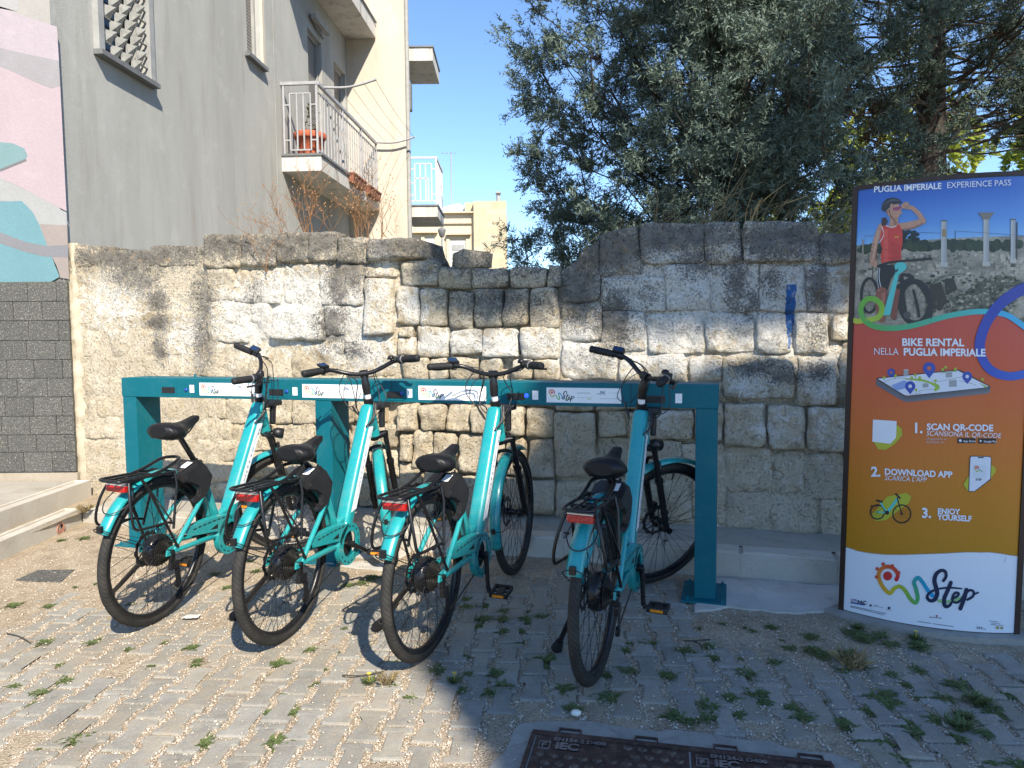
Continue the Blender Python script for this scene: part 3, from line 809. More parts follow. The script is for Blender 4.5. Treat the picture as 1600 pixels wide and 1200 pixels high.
# ------------------------------------------------------------------ grey plastered apartment building
F0 = Vector((-3.545, 5.69, 0)); FD = Vector((0.072, 1, 0)).normalized(); FN = Vector((FD.y, -FD.x, 0))
def PF(px, py, out=0.0):
    P = PL(px, py, F0 + FN * out, FN); return (P - F0).dot(FD), P.z
def FW(u, z, out=0.0): return F0 + FD * u + FN * out + Vector((0, 0, z))
MFm = Matrix((FN, FD, Vector((0, 0, 1)))).transposed().to_4x4()      # local x = outwards, y = along the facade, z up
def mat_plaster(name, a, b, stain, tall=0.25, amt=0.5, sc=1.6):
    t = NT(name); t.set(0.92, 0, 0.2)
    p = t.pos(); st = t.mapping(p, (1, 1, tall))
    f = t.noise(st, sc, 6, 0.62, 0.3); g = t.noise(t.mapping(p, (1, 1, 0.12)), 5.0, 5, 0.65); fine = t.noise(p, 60, 4, 0.7); pat = t.noise(p, 3.3, 5, 0.6, 0.8)
    c = t.ramp(f, [(0.3, a), (0.7, b)])
    c = t.mix(t.ramp(g, [(0.52, 0), (0.75, amt)]), c, stain)
    c = t.mix(t.ramp(pat, [(0.55, 0), (0.7, 0.25)]), c, tuple(min(1, x * 1.25) for x in b))
    c = t.mix(0.25, c, t.ramp(fine, [(0.3, (0.7, 0.7, 0.7)), (0.6, (1, 1, 1))]), 'MULTIPLY')
    t.color(c); t.bump(t.math('ADD', fine, t.noise(p, 9, 4)), 0.25, 0.008); return t.m
M_grey = mat_plaster('grey_plaster', (0.33, 0.335, 0.32), (0.44, 0.445, 0.425), (0.27, 0.25, 0.21))
M_cream = mat_plaster('cream_plaster', (0.50, 0.45, 0.375), (0.58, 0.53, 0.45), (0.38, 0.32, 0.25), 0.4, 0.45)
M_slab = mat_plaster('balcony_concrete', (0.5, 0.49, 0.46), (0.6, 0.59, 0.56), (0.2, 0.19, 0.17), 0.6, 0.8, 4.0)
M_rail = simple('grey_rail_paint', (0.33, 0.335, 0.35), 0.5, 0, 0.12, 10)
M_sill = simple('slate_sill', (0.14, 0.145, 0.15), 0.6, 0, 0.2, 12)
M_frame = simple('pale_frame', (0.3, 0.305, 0.30), 0.6, 0, 0.15, 8)
M_glass = NT('window_glass'); M_glass.set(0.12, 0, 0.6); M_glass.color((0.02, 0.025, 0.03)); M_glass = M_glass.m
M_shut = simple('roller_shutter', (0.22, 0.215, 0.2), 0.6, 0, 0.1, 20)
M_terra = simple('terracotta', (0.42, 0.105, 0.05), 0.8, 0, 0.25, 9, 0.2, 90)
bld = thing('apartment_building', 'grey plastered apartment building with railed balcony rising behind the end of the stone wall', 'building')
uB0, zB0 = PF(441, 268); uEnd = None
outB = (D(504, 269, FW(uB0, 0).y) - FW(uB0, 0)).dot(FN)
far = PL(593.5, 328, F0 + FN * outB, FN); uB1 = (far - F0).dot(FD)
uC = max(uB1 + 0.02, 7.2)
zTop = 9.5
def wall_holes(P, u0, u1, z0, z1, holes, depth=0.14):
    us = sorted({u0, u1, *[h[0] for h in holes], *[h[1] for h in holes]}); zs = sorted({z0, z1, *[h[2] for h in holes], *[h[3] for h in holes]})
    b = MB()
    for a, c in zip(us, us[1:]):
        for d, e in zip(zs, zs[1:]):
            um, zm = (a + c) / 2, (d + e) / 2
            if any(h[0] < um < h[1] and h[2] < zm < h[3] for h in holes): continue
            b.add([P(a, d, 0), P(c, d, 0), P(c, e, 0), P(a, e, 0)], [(0, 1, 2, 3)])
    for a, c, d, e in holes:
        for q in (((a, d), (a, e)), ((a, e), (c, e)), ((c, e), (c, d)), ((c, d), (a, d))):
            (x0, y0), (x1, y1) = q; b.add([P(x0, y0, 0), P(x1, y1, 0), P(x1, y1, -depth), P(x0, y0, -depth)], [(0, 1, 2, 3)])
    return b
w1a, zs1 = PF(156, 82); w1b, _ = PF(229, 120); w1 = (w1a, w1b, zs1, zs1 + 1.5)
w2a, zs2 = PF(386.5, 84); w2b, _ = PF(408, 103); w2 = (w2a, w2b, zs2, zs2 + 1.4)
zfl = zB0 + 0.24
d1a, zd = PF(480, 42); d1b, _ = PF(502, 63); door = (d1a, d1b, zfl, zd)
d2a, zd2 = PF(521, 95); d2b, _ = PF(539, 116); win3 = (d2a, d2b, zfl + 0.95, zd2)
holes = [w1, w2, door, win3]
fac = part('facade', wall_holes(FW, 0.0, uC, -0.05, zTop, holes), M_grey, bld, recalc=False)
# body behind the facade (kept clear of the openings)
b = MB(); c1 = FW(0, 0, -0.16); c2 = FW(uC, 0, -0.16)
b.prism([(-9.5, 5.70), (c1.x, 5.70), (c2.x, c2.y + 4), (-9.5, c2.y + 4)], -0.05, zTop - 0.003, plane='xy'); part('wall', b, M_grey, bld)
def window(h, kind):
    a, c, z0, z1 = h
    b = MB(); o = -0.10
    def bar(u0, u1, q0, q1, x0=-0.11, x1=-0.06): b.add([FW(u, q, x) for x in (x0, x1) for q in (q0, q1) for u in (u0, u1)], [(0, 2, 3, 1), (4, 5, 7, 6), (0, 1, 5, 4), (2, 6, 7, 3), (0, 4, 6, 2), (1, 3, 7, 5)])
    t = 0.05
    bar(a, a + t, z0, z1); bar(c - t, c, z0, z1); bar(a + t, c - t, z0, z0 + t); bar(a + t, c - t, z1 - t, z1)
    w = part('window', b, M_frame, bld)
    if kind == 'shutter':
        b = MB(); n = int((z1 - z0) / 0.045)
        for i in range(n):
            q0 = z0 + t + (z1 - z0 - 2 * t) * i / n; q1 = q0 + (z1 - z0 - 2 * t) / n * 0.86; bar2 = [FW(u, q, x) for x, q in ((-0.115, q0), (-0.095, q0 + .003), (-0.095, q1 - .003), (-0.115, q1)) for u in (a + t, c - t)]
            b.add(bar2, [(0, 1, 3, 2), (2, 3, 5, 4), (4, 5, 7, 6)])
        part('shutter', b, M_shut, w)
    else:
        b = MB(); b.add([FW(a + t, z0 + t, -0.12), FW(c - t, z0 + t, -0.12), FW(c - t, z1 - t, -0.12), FW(a + t, z1 - t, -0.12)], [(0, 1, 2, 3)]); part('pane', b, M_glass, w)
    return w
W1 = window(w1, 'pane')
# raised surround and slate sill of the near window, scale-pattern grille
def fbox(b, u0, u1, q0, q1, x0, x1, mi=0): b.add([FW(u, q, x) for x in (x0, x1) for q in (q0, q1) for u in (u0, u1)], [(0, 2, 3, 1), (4, 5, 7, 6), (0, 1, 5, 4), (2, 6, 7, 3), (0, 4, 6, 2), (1, 3, 7, 5)], mi)
b = MB(); fbox(b, w1a - 0.075, w1a, zs1, w1[3], 0.0, 0.05); fbox(b, w1b, w1b + 0.075, zs1, w1[3], 0.0, 0.05); part('surround', b, M_frame, W1)
b = MB(); fbox(b, w1a - 0.09, w1b + 0.09, zs1 - 0.045, zs1 - 0.002, -0.1, 0.085); part('sill', b, M_sill, W1)
b = MB(); pu = (w1b - w1a) / 4.6; pz = 0.105
for j in range(15):
    for i in range(5):
        uc = w1a + 0.02 + pu * (i + 0.5) + (pu / 2 if j % 2 else 0) - pu * 0.25; z = zs1 + 0.01 + j * pz
        if uc - pu / 2 < w1a - .01 or uc + pu / 2 > w1b + .01: continue
        v = [FW(uc - pu / 2, z, 0.01), FW(uc + pu / 2, z, 0.01), FW(uc + pu / 2, z + pz, 0.012), FW(uc, z + pz, 0.075), FW(uc - pu / 2, z + pz, 0.012), FW(uc, z, 0.02)]
        b.add([v[0], v[5], v[3], v[4]], [(0, 1, 2, 3)]); b.add([v[3], v[4], FW(uc - pu / 2, z + pz - .008, 0.012), FW(uc, z + pz - .008, 0.075)], [(0, 1, 2, 3)])
        b.add([v[3], v[2], FW(uc + pu / 2, z + pz - .008, 0.012), FW(uc, z + pz - .008, 0.075)], [(0, 1, 2, 3)])
    fbox(b, w1a + 0.005, w1b - 0.005, zs1 + 0.005 + j * pz, zs1 + 0.013 + j * pz, 0.0, 0.02)
part('grille', b, simple('weathered_grille', (0.27, 0.27, 0.25), 0.6, 0.2, 0.25, 15), W1)
W2 = window(w2, 'shutter')
b = MB(); fbox(b, w2a - 0.08, w2b + 0.08, zs2 - 0.05, zs2 - 0.002, -0.1, 0.07); part('sill', b, M_sill, W2)
b = MB(); fbox(b, w2b, w2b + 0.07, zs2, w2[3], 0.0, 0.035); part('surround', b, M_cream, W2)
window(door, 'shutter'); W3 = window(win3, 'shutter')
b = MB(); lu, lz = PF(500, 38, 0.08); fbox(b, lu - 0.33, lu + 0.36, lz - 0.035, lz + 0.035, 0.05, 0.13); fbox(b, lu - 0.25, lu + 0.25, lz + 0.035, lz + 0.06, 0.0, 0.07, 1); part('strip_lamp', b, [M_frame, M_sill], bld)
b = MB(); b.tube([FW(PF(482, 27)[0], PF(482, 27)[1], 0.04), FW(PF(501, 60)[0], PF(501, 60)[1], 0.04)], 0.02, 6); part('awning_rod', b, M_sill, bld)
# drain stain pilaster edge at the start of the balcony
u_e = PF(432, 200)[0]
b = MB(); fbox(b, u_e - 0.02, u_e + 0.01, 0, zTop - 0.01, -0.01, 0.003); part('plaster_joint', b, M_grey, bld)
# balconies: slab, railing with posts and balusters
def slab(u0, u1, z, out, th, name='balcony'):
    b = MB(); fbox(b, u0, u1, z, z + th, -0.02, out); o = part(name, b, M_slab, bld)
    c = MB(); fbox(c, u0 - 0.02, u1, z + th, z + th + 0.03, -0.02, out + 0.025); part('edging', c, M_sill, o); return o
bal = slab(uB0, uB1, zB0, outB, 0.21)
zr0 = zB0 + 0.24; zr1 = (D(505, 128, FW(uB0, 0, outB).y)).z
oR = outB - 0.04
def rod(b, p, q, r=0.011, n=4): b.tube([p, q], r, n, smooth=False)
b = MB()
rod(b, FW(uB0 + .03, zr1, 0.0), FW(uB0 + .03, zr1, oR), 0.03); rod(b, FW(uB0 + .03, zr1, oR), FW(uB1 - 0.02, zr1, oR), 0.032)
part('handrail', b, M_rail, bal)
b = MB(); hh = zr1 - zr0; L = lambda f, g: FW(uB0 + .03, zr0 + hh * g, oR * f)
for f in (0.07, 0.97): rod(b, L(f, -0.05), L(f, 1.0), 0.02)
for f0, g0, f1, g1 in ((0.24, 0.06, 0.24, 0.86), (0.8, 0.06, 0.8, 0.86), (0.24, 0.86, 0.8, 0.86), (0.24, 0.06, 0.8, 0.06), (0.43, 0.06, 0.43, 0.86), (0.61, 0.06, 0.61, 0.86), (0.07, 0.7, 0.24, 0.7), (0.07, 0.2, 0.24, 0.2), (0.8, 0.7, 0.97, 0.7), (0.8, 0.2, 0.97, 0.2)): rod(b, L(f0, g0), L(f1, g1), 0.0135)
part('end_panel', b, M_rail, bal)
posts = [uB0 + 0.03, uB0 + (uB1 - uB0) * 0.36, uB0 + (uB1 - uB0) * 0.68, uB1 - 0.03]
for a, c in zip(posts, posts[1:]):
    b = MB(); rod(b, FW(c, zr0 - 0.12, oR), FW(c, zr1, oR), 0.024); part('rail_post', b, M_rail, bal)
    b = MB(); rod(b, FW(a, zr0 + 0.04, oR), FW(c, zr0 + 0.04, oR), 0.017); rod(b, FW(a, zr1 - 0.12, oR), FW(c, zr1 - 0.12, oR), 0.015); part('rail_bar', b, M_rail, bal)
    n = 8
    for i in range(1, n):
        b = MB(); u = a + (c - a) * i / n; rod(b, FW(u, zr0 + 0.04, oR), FW(u, zr1 - 0.12, oR), 0.013); part('baluster', b, M_rail, bal)
_, zU = PF(540, 60); outU = (D(588, 60, FW(uC, 0).y) - FW(uC, 0)).dot(FN)
slab(uB0 - 0.1, uC, zU, outU, 0.26)
# cream stair block behind the balcony
cx1 = D(636, 300, FW(uC, 0).y).x; cy = FW(uC, 0).y; cx0 = FW(uC, 0, -0.3).x
b = MB(); sd = Vector((-0.145, 1)); b.prism([(cx0, cy), (cx1, cy), (cx1 + sd.x * 5, cy + 5), (cx0, cy + 5)], -0.05, zTop + 1.2, plane='xy'); blk = part('stair_block', b, M_cream, bld)
Yf = cy + 0.35
for (pts, lower) in (((632, 676, 95), False), ((638, 684, 339), True)):
    x0 = cx1 + sd.x * .35 - 0.05; x1 = D(pts[1], pts[2], Yf).x; zb_ = D(pts[0], pts[2], Yf).z; th = 0.24 if not lower else 0.2
    b = MB(); b.box((x0, Yf, zb_), (x1, Yf + 1.25, zb_ + th)); o = part('side_balcony', b, M_slab, bld)
    b = MB(); b.box((x0, Yf - 0.02, zb_ + th), (x1 + .02, Yf + 1.25, zb_ + th + 0.03)); part('edging', b, M_sill, o)
    if lower:
        z0_, z1_ = zb_ + th + 0.06, D(640, 246, Yf).z; xa, xb = D(640, 300, Yf).x, D(682, 300, Yf).x; b = MB(); H_ = z1_ - z0_
        E_ = lambda f, g, y=Yf + .03: Vector((xa + (xb - xa) * f, y, z0_ + H_ * g))
        rod(b, E_(-.05, 1), E_(1.04, 1), 0.025); rod(b, E_(1, 1), E_(1, 1, Yf + 1.2), 0.025)
        for f in (0, 1): rod(b, E_(f, -0.08), E_(f, 1), 0.02)
        for f0, g0, f1, g1 in ((0.2, 0.05, 0.2, 0.87), (0.82, 0.05, 0.82, 0.87), (0.2, 0.87, 0.82, 0.87), (0.0, 0.05, 1, 0.05), (0.4, 0.05, 0.4, 0.87), (0.6, 0.05, 0.6, 0.87), (0.0, 0.75, 0.2, 0.75), (0.82, 0.75, 1, 0.75), (0.0, 0.45, 0.2, 0.45), (0.2, 0.55, 0.7, 0.55), (0.7, 0.05, 0.7, 0.55), (0.0, 0.18, 0.2, 0.18), (0.82, 0.2, 1, 0.2)): rod(b, E_(f0, g0), E_(f1, g1), 0.014)
        for k in range(1, 7): rod(b, E_(1, 0.05, Yf + .03 + .19 * k), E_(1, 1, Yf + .03 + .19 * k), 0.011)
        part('railing', b, simple('white_rail_paint', (0.6, 0.61, 0.63), 0.5), o)
b = MB(); p = D(637.5, 200, cy + .12); b.tube([(p.x, p.y, 0), (p.x, p.y, zTop + 1)], 0.045, 8); part('downpipe', b, M_frame, bld)
b = MB(); p = D(640, 150, cy + .3); b.box((p.x - .06, p.y, p.z - .25), (p.x + .03, p.y + .15, p.z + .25)); part('meter_box', b, M_sill, bld)
# mural painted on the front wall, flat colour fields
MY = 5.69
b = MB(); b.box((-9.5, MY, 2.0), (F0.x - 0.002, MY + 0.2, zTop)); part('front_wall', b, mat_plaster('grey_mural_ground', (0.3, 0.29, 0.275), (0.34, 0.325, 0.31), (0.28, 0.26, 0.235), 1, 0.2, 5), bld)
def mural(name, pts, c, lay):
    P = [D(x, y, MY - 0.0007 * lay) for x, y in pts]; b = MB(); b.add(P, [tuple(range(len(P)))])
    c = tuple(x * 0.55 for x in c); a = tuple(x * 0.93 for x in c); o = part('painted_shape', b, mat_plaster('mural_' + name, a, c, tuple(x * .85 for x in c), 0.6, 0.4, 4), bld)
# edges follow the photograph; everything left of x=0 is carried on off-frame
mural('white', [(-400, -20), (30, -10), (27, 18), (0, 10), (-400, -60)], (0.62, 0.62, 0.62), 1)
mural('mauve', [(-500, -40), (0, 12), (40, 26), (89, 42), (94, 130), (80, 138), (50, 125), (20, 110), (-500, 20)], (0.66, 0.58, 0.63), 1)
mural('silver', [(-500, 0), (0, 75), (40, 84), (92, 95), (94, 134), (80, 138), (50, 126), (20, 112), (0, 104), (-500, 40)], (0.50, 0.48, 0.50), 2)
mural('pink', [(-500, 60), (0, 104), (30, 114), (60, 130), (80, 138), (94, 132), (104, 330), (80, 318), (40, 296), (0, 278), (-500, 200)], (0.68, 0.56, 0.60), 1)
mural('aqua', [(-300, 235), (0, 222), (20, 224), (38, 232), (43, 243), (38, 252), (0, 266), (-300, 330)], (0.30, 0.47, 0.49), 3)
mural('underline', [(0, 264), (40, 248), (42, 251), (0, 268)], (0.28, 0.28, 0.29), 4)
mural('pale', [(-500, 220), (0, 278), (40, 297), (80, 320), (104, 332), (105, 354), (78, 352), (62, 350), (50, 330), (36, 316), (0, 314), (-500, 300)], (0.56, 0.57, 0.57), 2)
mural('teal', [(-500, 330), (0, 315), (34, 314), (50, 330), (62, 352), (76, 390), (88, 415), (94, 432), (80, 440), (0, 443), (-500, 443)], (0.24, 0.46, 0.52), 3)
mural('sand', [(62, 350), (105, 352), (108, 436), (94, 434), (76, 390)], (0.48, 0.42, 0.39), 3)
mural('greyband', [(-500, 300), (0, 363), (40, 378), (70, 384), (107, 383), (107, 402), (70, 401), (40, 394), (0, 380), (-500, 330)], (0.34, 0.345, 0.37), 4)
# dark stone tiles of the plinth
t = NT('dark_granite_tile'); t.set(0.8, 0, 0.3); p = t.pos()
v1 = t.noise(p, 90, 4, 0.8); v2 = t.noise(t.mapping(p, (1, 1, 1), (0, 0, 0), (0, 0.6, 0)), 45, 5, 0.75, 1.5)
c = t.ramp(v1, [(0.4, (0.05, 0.05, 0.044)), (0.56, (0.14, 0.138, 0.12)), (0.66, (0.46, 0.455, 0.41))]); c = t.mix(t.ramp(v2, [(0.42, 0.75), (0.58, 0.0)]), c, (0.06, 0.06, 0.06))
c = t.mix(0.4, c, t.ramp(t.n('ShaderNodeObjectInfo').outputs['Random'], [(0, (0.7, 0.7, 0.7)), (1, (1.1, 1.1, 1.1))]), 'MULTIPLY'); t.color(c); t.bump(v1, 0.6, 0.004); M_tile = t.m
b = MB(); b.box((-9.5, MY + 0.012, 0.0), (F0.x + 0.02, MY + 0.2, 2.0)); pl = part('plinth', b, mat_concrete('tile_grout', (0.13, 0.128, 0.12), (0.18, 0.175, 0.16)), bld)
rows_y = [440, 471, 501, 532, 562, 591, 620, 650, 679, 706, 737]
xe = F0.x + 0.035
for j, (ya, yb) in enumerate(zip(rows_y, rows_y[1:])):
    z1_, z0_ = D(60, ya, MY).z, D(60, yb, MY).z; x = xe; first = [0.09, 0.21, 0.085, 0.12, 0.07, 0.2, 0.09, 0.14, 0.08, 0.19][j]; w_ = first
    while x > -5.4:
        b = MB(); b.box((x - w_ + 0.0025, MY - 0.012 + rnd.uniform(-.0015, .0015), z0_ + 0.0022), (x - 0.0025, MY + 0.011, z1_ - 0.0022), 0, 0.0015)
        part('tile', b, M_tile, pl); x -= w_; w_ = rnd.choice((0.215, 0.228, 0.24))
b = MB(); b.box((-9.5, MY - 0.018, 0.2), (xe + .01, MY + 0.011, D(60, 738, MY).z - 0.003)); part('skirting', b, mat_concrete('dirty_skirting', (0.3, 0.26, 0.2), (0.38, 0.33, 0.26)), bld)

# flower pot with a thin plant, planter boxes, clothes lines
def on_bal(px, py, f): return None
pu, pz_ = uB0 + 0.28, zr0 - 0.025 + 0.03
pc = FW(pu, zB0 + 0.242, outB * 0.56)
M_oldterra = simple('weathered_terracotta', (0.20, 0.075, 0.05), 0.85, 0, 0.3, 9, 0.2, 90)
pot = thing('flower_pot', 'round terracotta flower pot holding a thin leafy plant on the near end of the balcony', 'flower pot', pc)
hp_ = 0.37; b = MB(); b.lathe([(0.001, 0.0), (0.165, 0.0), (0.175, 0.03), (0.195, 0.26), (0.215, 0.262), (0.218, 0.34), (0.2, 0.345), (0.19, 0.3), (0.001, 0.29)], n=24); part('pot', b, M_terra, pot)
b = MB(); b.lathe([(0.22, 0.262), (0.228, 0.275), (0.228, 0.335), (0.22, 0.345)], n=24); part('rim', b, M_terra, pot)
M_leaf = simple('pale_leaf', (0.16, 0.2, 0.08), 0.6, 0, 0.4, 9)
b = MB(); r_ = random.Random(4); lv = MB()
for k in range(5):
    x, y = r_.uniform(-.06, .1), r_.uniform(-.06, .06); pts = [Vector((x, y, 0.3))]
    for i in range(5): pts.append(pts[-1] + Vector((r_.uniform(-.03, .04), r_.uniform(-.03, .03), 0.085)))
    b.tube(pts, 0.006, 5)
    for i in range(1, 6):
        for q in range(2):
            d = Vector((r_.uniform(-1, 1), r_.uniform(-1, 1), r_.uniform(.0, .6))).normalized(); s_ = d.cross(Vector((0, 0, 1))).normalized() * 0.018; p = pts[i]
            lv.add([p, p + d * .04 + s_, p + d * .085, p + d * .04 - s_], [(0, 1, 2, 3)])
part('stem', b, simple('plant_stem', (0.15, 0.13, 0.07), 0.7), pot); part('leaves', lv, M_leaf, pot)
for k, (f0, f1) in enumerate(((0.40, 0.63), (0.70, 0.93))):
    u0, u1 = uB0 + (uB1 - uB0) * f0, uB0 + (uB1 - uB0) * f1
    o = thing('planter_box', ['nearer long terracotta planter box hooked along the foot of the balcony railing', 'farther long terracotta planter box at the far end of the balcony railing'][k], 'planter', FW((u0 + u1) / 2, zr0 - 0.1, oR + 0.1), 'planter boxes on the balcony railing')
    Mi = Matrix.Translation(-o.location); b = MB()
    P = [FW(u, zr0 - .12 + q, x) for q, x0, x1 in ((0, oR + .03, oR + .11), (0.12, oR + .025, oR + .13)) for x in (x0, x1) for u in (u0, u1)]
    b.add([Mi @ v for v in P], [(0, 2, 3, 1), (4, 5, 7, 6), (0, 1, 5, 4), (2, 6, 7, 3), (0, 4, 6, 2), (1, 3, 7, 5)]); part('box', b, M_oldterra, o)
    b = MB(); P = [FW(u, zr0 + .03 + q, x) for q in (-.03, -.005) for x in (oR + .022, oR + .14) for u in (u0 - .01, u1 + .01)]
    b.add([Mi @ v for v in P], [(0, 2, 3, 1), (4, 5, 7, 6), (0, 1, 5, 4), (2, 6, 7, 3), (0, 4, 6, 2), (1, 3, 7, 5)]); part('rim', b, M_oldterra, o)
cl = thing('clothes_line', 'wire clothes line strung between curved metal arms outside the balcony railing', 'clothes line', FW(uB0, zr1, oR))
Mi = Matrix.Translation(-cl.location)
def arm(px0, px1, py1, u, lift):
    a = FW(u, zr1 + .01, oR); e = D(px1, py1, a.y); m_ = a.lerp(e, .5) + Vector((0, 0, -.05)); b = MB(); b.tube([Mi @ v for v in smooth_path([a, m_, e], 5)], 0.018, 6); part('arm', b, M_rail, cl); return a, m_, e
A1 = arm(515, 588, 124, uB0 + 0.25, 0); A2 = arm(597, 648, 214, uB1 - 0.06, 0)
for t_ in (0.25, 0.5, 0.75, 0.98):
    b = MB(); p, q = A1[0].lerp(A1[2], t_), A2[0].lerp(A2[2], t_); m_ = p.lerp(q, .5) + Vector((0, 0, -.05)); b.tube([Mi @ v for v in smooth_path([p, m_, q], 6)], 0.003, 4); part('wire', b, M_sill, cl)

# ------------------------------------------------------------------ yellow stone house far behind, aerial, flue, street lamp
HY = 35.0
hs = thing('stone_house', 'far yellow stone house with cornice and shuttered doors seen through the gap behind the wall', 'house')
t = NT('yellow_ashlar'); t.set(0.9, 0, 0.2); br = t.n('ShaderNodeTexBrick'); br.inputs['Scale'].default_value = 1.0
br.inputs['Brick Width'].default_value = 0.6; br.inputs['Row Height'].default_value = 0.3; br.inputs['Mortar Size'].default_value = 0.012
br.inputs['Color1'].default_value = (0.50, 0.42, 0.28, 1); br.inputs['Color2'].default_value = (0.56, 0.48, 0.34, 1); br.inputs['Mortar'].default_value = (0.44, 0.37, 0.26, 1)
t.l(t.mapping(t.pos(), (1, 1, 1), (0, 0, 0), (math.radians(90), 0, 0)), br.inputs['Vector']); t.color(t.mix(t.ramp(t.noise(t.pos(), 0.8, 5, .7), [(.5, 0), (.75, .5)]), br.outputs['Color'], (0.32, 0.27, 0.19))); M_ash = t.m
M_yel = mat_plaster('yellow_plaster', (0.52, 0.45, 0.32), (0.6, 0.52, 0.38), (0.42, 0.35, 0.24), 0.6, 0.3, 0.7)
h0 = lambda px, py, y=HY: D(px, py, y)
def hbox(name, px0, py0, px1, py1, d0, d1, mt, parent=hs):
    a, c = h0(px0, py1), h0(px1, py0); b = MB(); b.box((a.x, HY - d0, a.z), (c.x, HY + d1, c.z)); return part(name, b, mt, parent)
a = h0(560, 334); c = h0(740, 334); b = MB(); b.box((a.x, HY, 0), (c.x, HY + 7, a.z)); part('wall', b, M_yel, hs)
a = h0(740.2, 316); c = h0(791, 316); b = MB(); b.box((a.x, HY - 0.3, 0), (c.x, HY + 7, a.z)); part('ashlar_wall', b, M_ash, hs)
hbox('parapet', 726, 316, 740, 334, -0.1, 1, M_ash); hbox('cornice', 560, 331.5, 739.9, 335, 0.25, 0, M_yel); hbox('string_course', 560, 349, 739.9, 351, 0.12, 0, M_yel)
b = MB(); P = [h0(684, 333, HY + .5), h0(725, 333, HY + .5), h0(725, 322, HY + .5), h0(716, 317.5, HY + .5), h0(684, 326, HY + .5)]; b.prism([(p.x, p.z) for p in P], HY + 0.5, HY + 3); part('roof_room', b, M_white, hs)
M_wood = simple('faded_door', (0.6, 0.6, 0.58), 0.6)
for (x0, x1, yl, dx0, dx1) in ((643, 684, 361, 664, 681), (698, 736, 364, 703, 729)):
    hbox('lintel', x0, yl, x1, yl + 4, 0.3, 0, M_yel); d_ = hbox('door', dx0, yl + 12, dx1, 470, 0.03, 0.02, M_wood); hbox('door_frame', dx0 - 4, yl + 8, dx0 - .2, 470, 0.1, 0, M_yel, d_); hbox('door_frame', dx1 + .2, yl + 8, dx1 + 4, 470, 0.1, 0, M_yel, d_)
    for k in range(3): hbox('door_panel', dx0 + 3, yl + 18 + k * 14, dx1 - 3, yl + 27 + k * 14, 0.06, 0, M_frame, d_)
p = h0(778, 316); b = MB(); q = h0(778, 298); b.tube([(p.x, HY + 1, p.z - .2), (p.x, HY + 1, q.z)], 0.11, 8); b.box((p.x - .13, HY + .8, q.z + .05), (p.x + .13, HY + 1.2, q.z + .12)); part('flue', b, M_frame, hs)
p = h0(700, 333); q = h0(699.5, 224); b = MB(); b.tube([(p.x, HY + 2, p.z - 0.2), (q.x, HY + 2, q.z)], 0.035, 6)
for k in range(4): b.tube([(q.x - 0.42 + .2 * k, HY + 1.8, q.z + 0.06), (q.x - 0.42 + .2 * k, HY + 2.2, q.z + 0.06)], 0.012, 4)
b.tube([(q.x - 0.5, HY + 2, q.z + 0.06), (q.x + 0.15, HY + 2, q.z + 0.02)], 0.015, 4); part('aerial', b, M_frame, hs)
LY = 30.0; p = D(691, 405, LY); q = D(691, 362, LY)
lamp = thing('street_lamp', 'thin distant street lamp standing before the yellow house', 'street lamp', (p.x, LY, 0)); b = MB(); b.tube([(0, 0, 0), (0, 0, q.z - .25)], 0.045, 8); part('pole', b, M_frame, lamp)
b = MB(); b.lathe([(0.03, q.z - .25), (0.1, q.z - .2), (0.17, q.z + .05), (0.16, q.z + .1), (0.04, q.z + .18), (0.001, q.z + .2)], n=10); part('lamp_head', b, M_sill, lamp)
# ------------------------------------------------------------------ docking rack
DTH = math.radians(17.1)
DT = Vector((math.cos(DTH), -math.sin(DTH), 0)); DN = Vector((math.sin(DTH), math.cos(DTH), 0))
D0 = Vector((1.017, 3.502, 0)); DL, DH, DD = 3.70, 1.098, 0.21
MD = Matrix((DT, DN, Vector((0, 0, 1)))).transposed().to_4x4(); MD.translation = D0   # local x along the rack (right end = 0, left end = -DL), y back, z up
MDi = MD.inverted()
def dk(px, py, d=0.0):
    p = MDi @ PL(px, py, D0 + DN * d, DN); return p.x, p.z
dock = thing('docking_rack', 'long teal metal docking rack with three posts and white sponsor plates, holding the four bicycles', 'bike rack', M=MD)
mb = MB(); mb.box((-DL, 0, DH - 0.122), (0, DD, DH), 0, 0.004); part('beam', mb, M_dock, dock)
def post_at(x0, x1, lit=False):
    mb = MB(); mb.box((x0, 0.003, 0.012), (x1, DD - 0.003, DH - 0.1225), 0, 0.003)
    p = part('post', mb, M_dock, dock)
    b = MB(); xc = (x0 + x1) / 2; b.box((xc - 0.115, -0.055, 0.003), (xc + 0.105, DD + 0.05, 0.012), 0, 0.002); q = part('base_plate', b, M_dock, p)
    for sx in (-1, 1):
        for yy in (-0.03, DD + 0.025): b = MB(); b.lathe([(0.001, 0.012), (0.011, 0.012), (0.011, 0.02), (0.006, 0.021), (0.006, 0.03), (0.001, 0.03)], (xc + sx * 0.085, yy, 0), 'z', 6, 0, False); part('anchor_bolt', b, M_dock, p)
    return p
post_at(-0.108, -0.004); xm = dk(495, 750)[0]; post_at(xm, xm + 0.105); post_at(-DL + 0.004, -DL + 0.108)
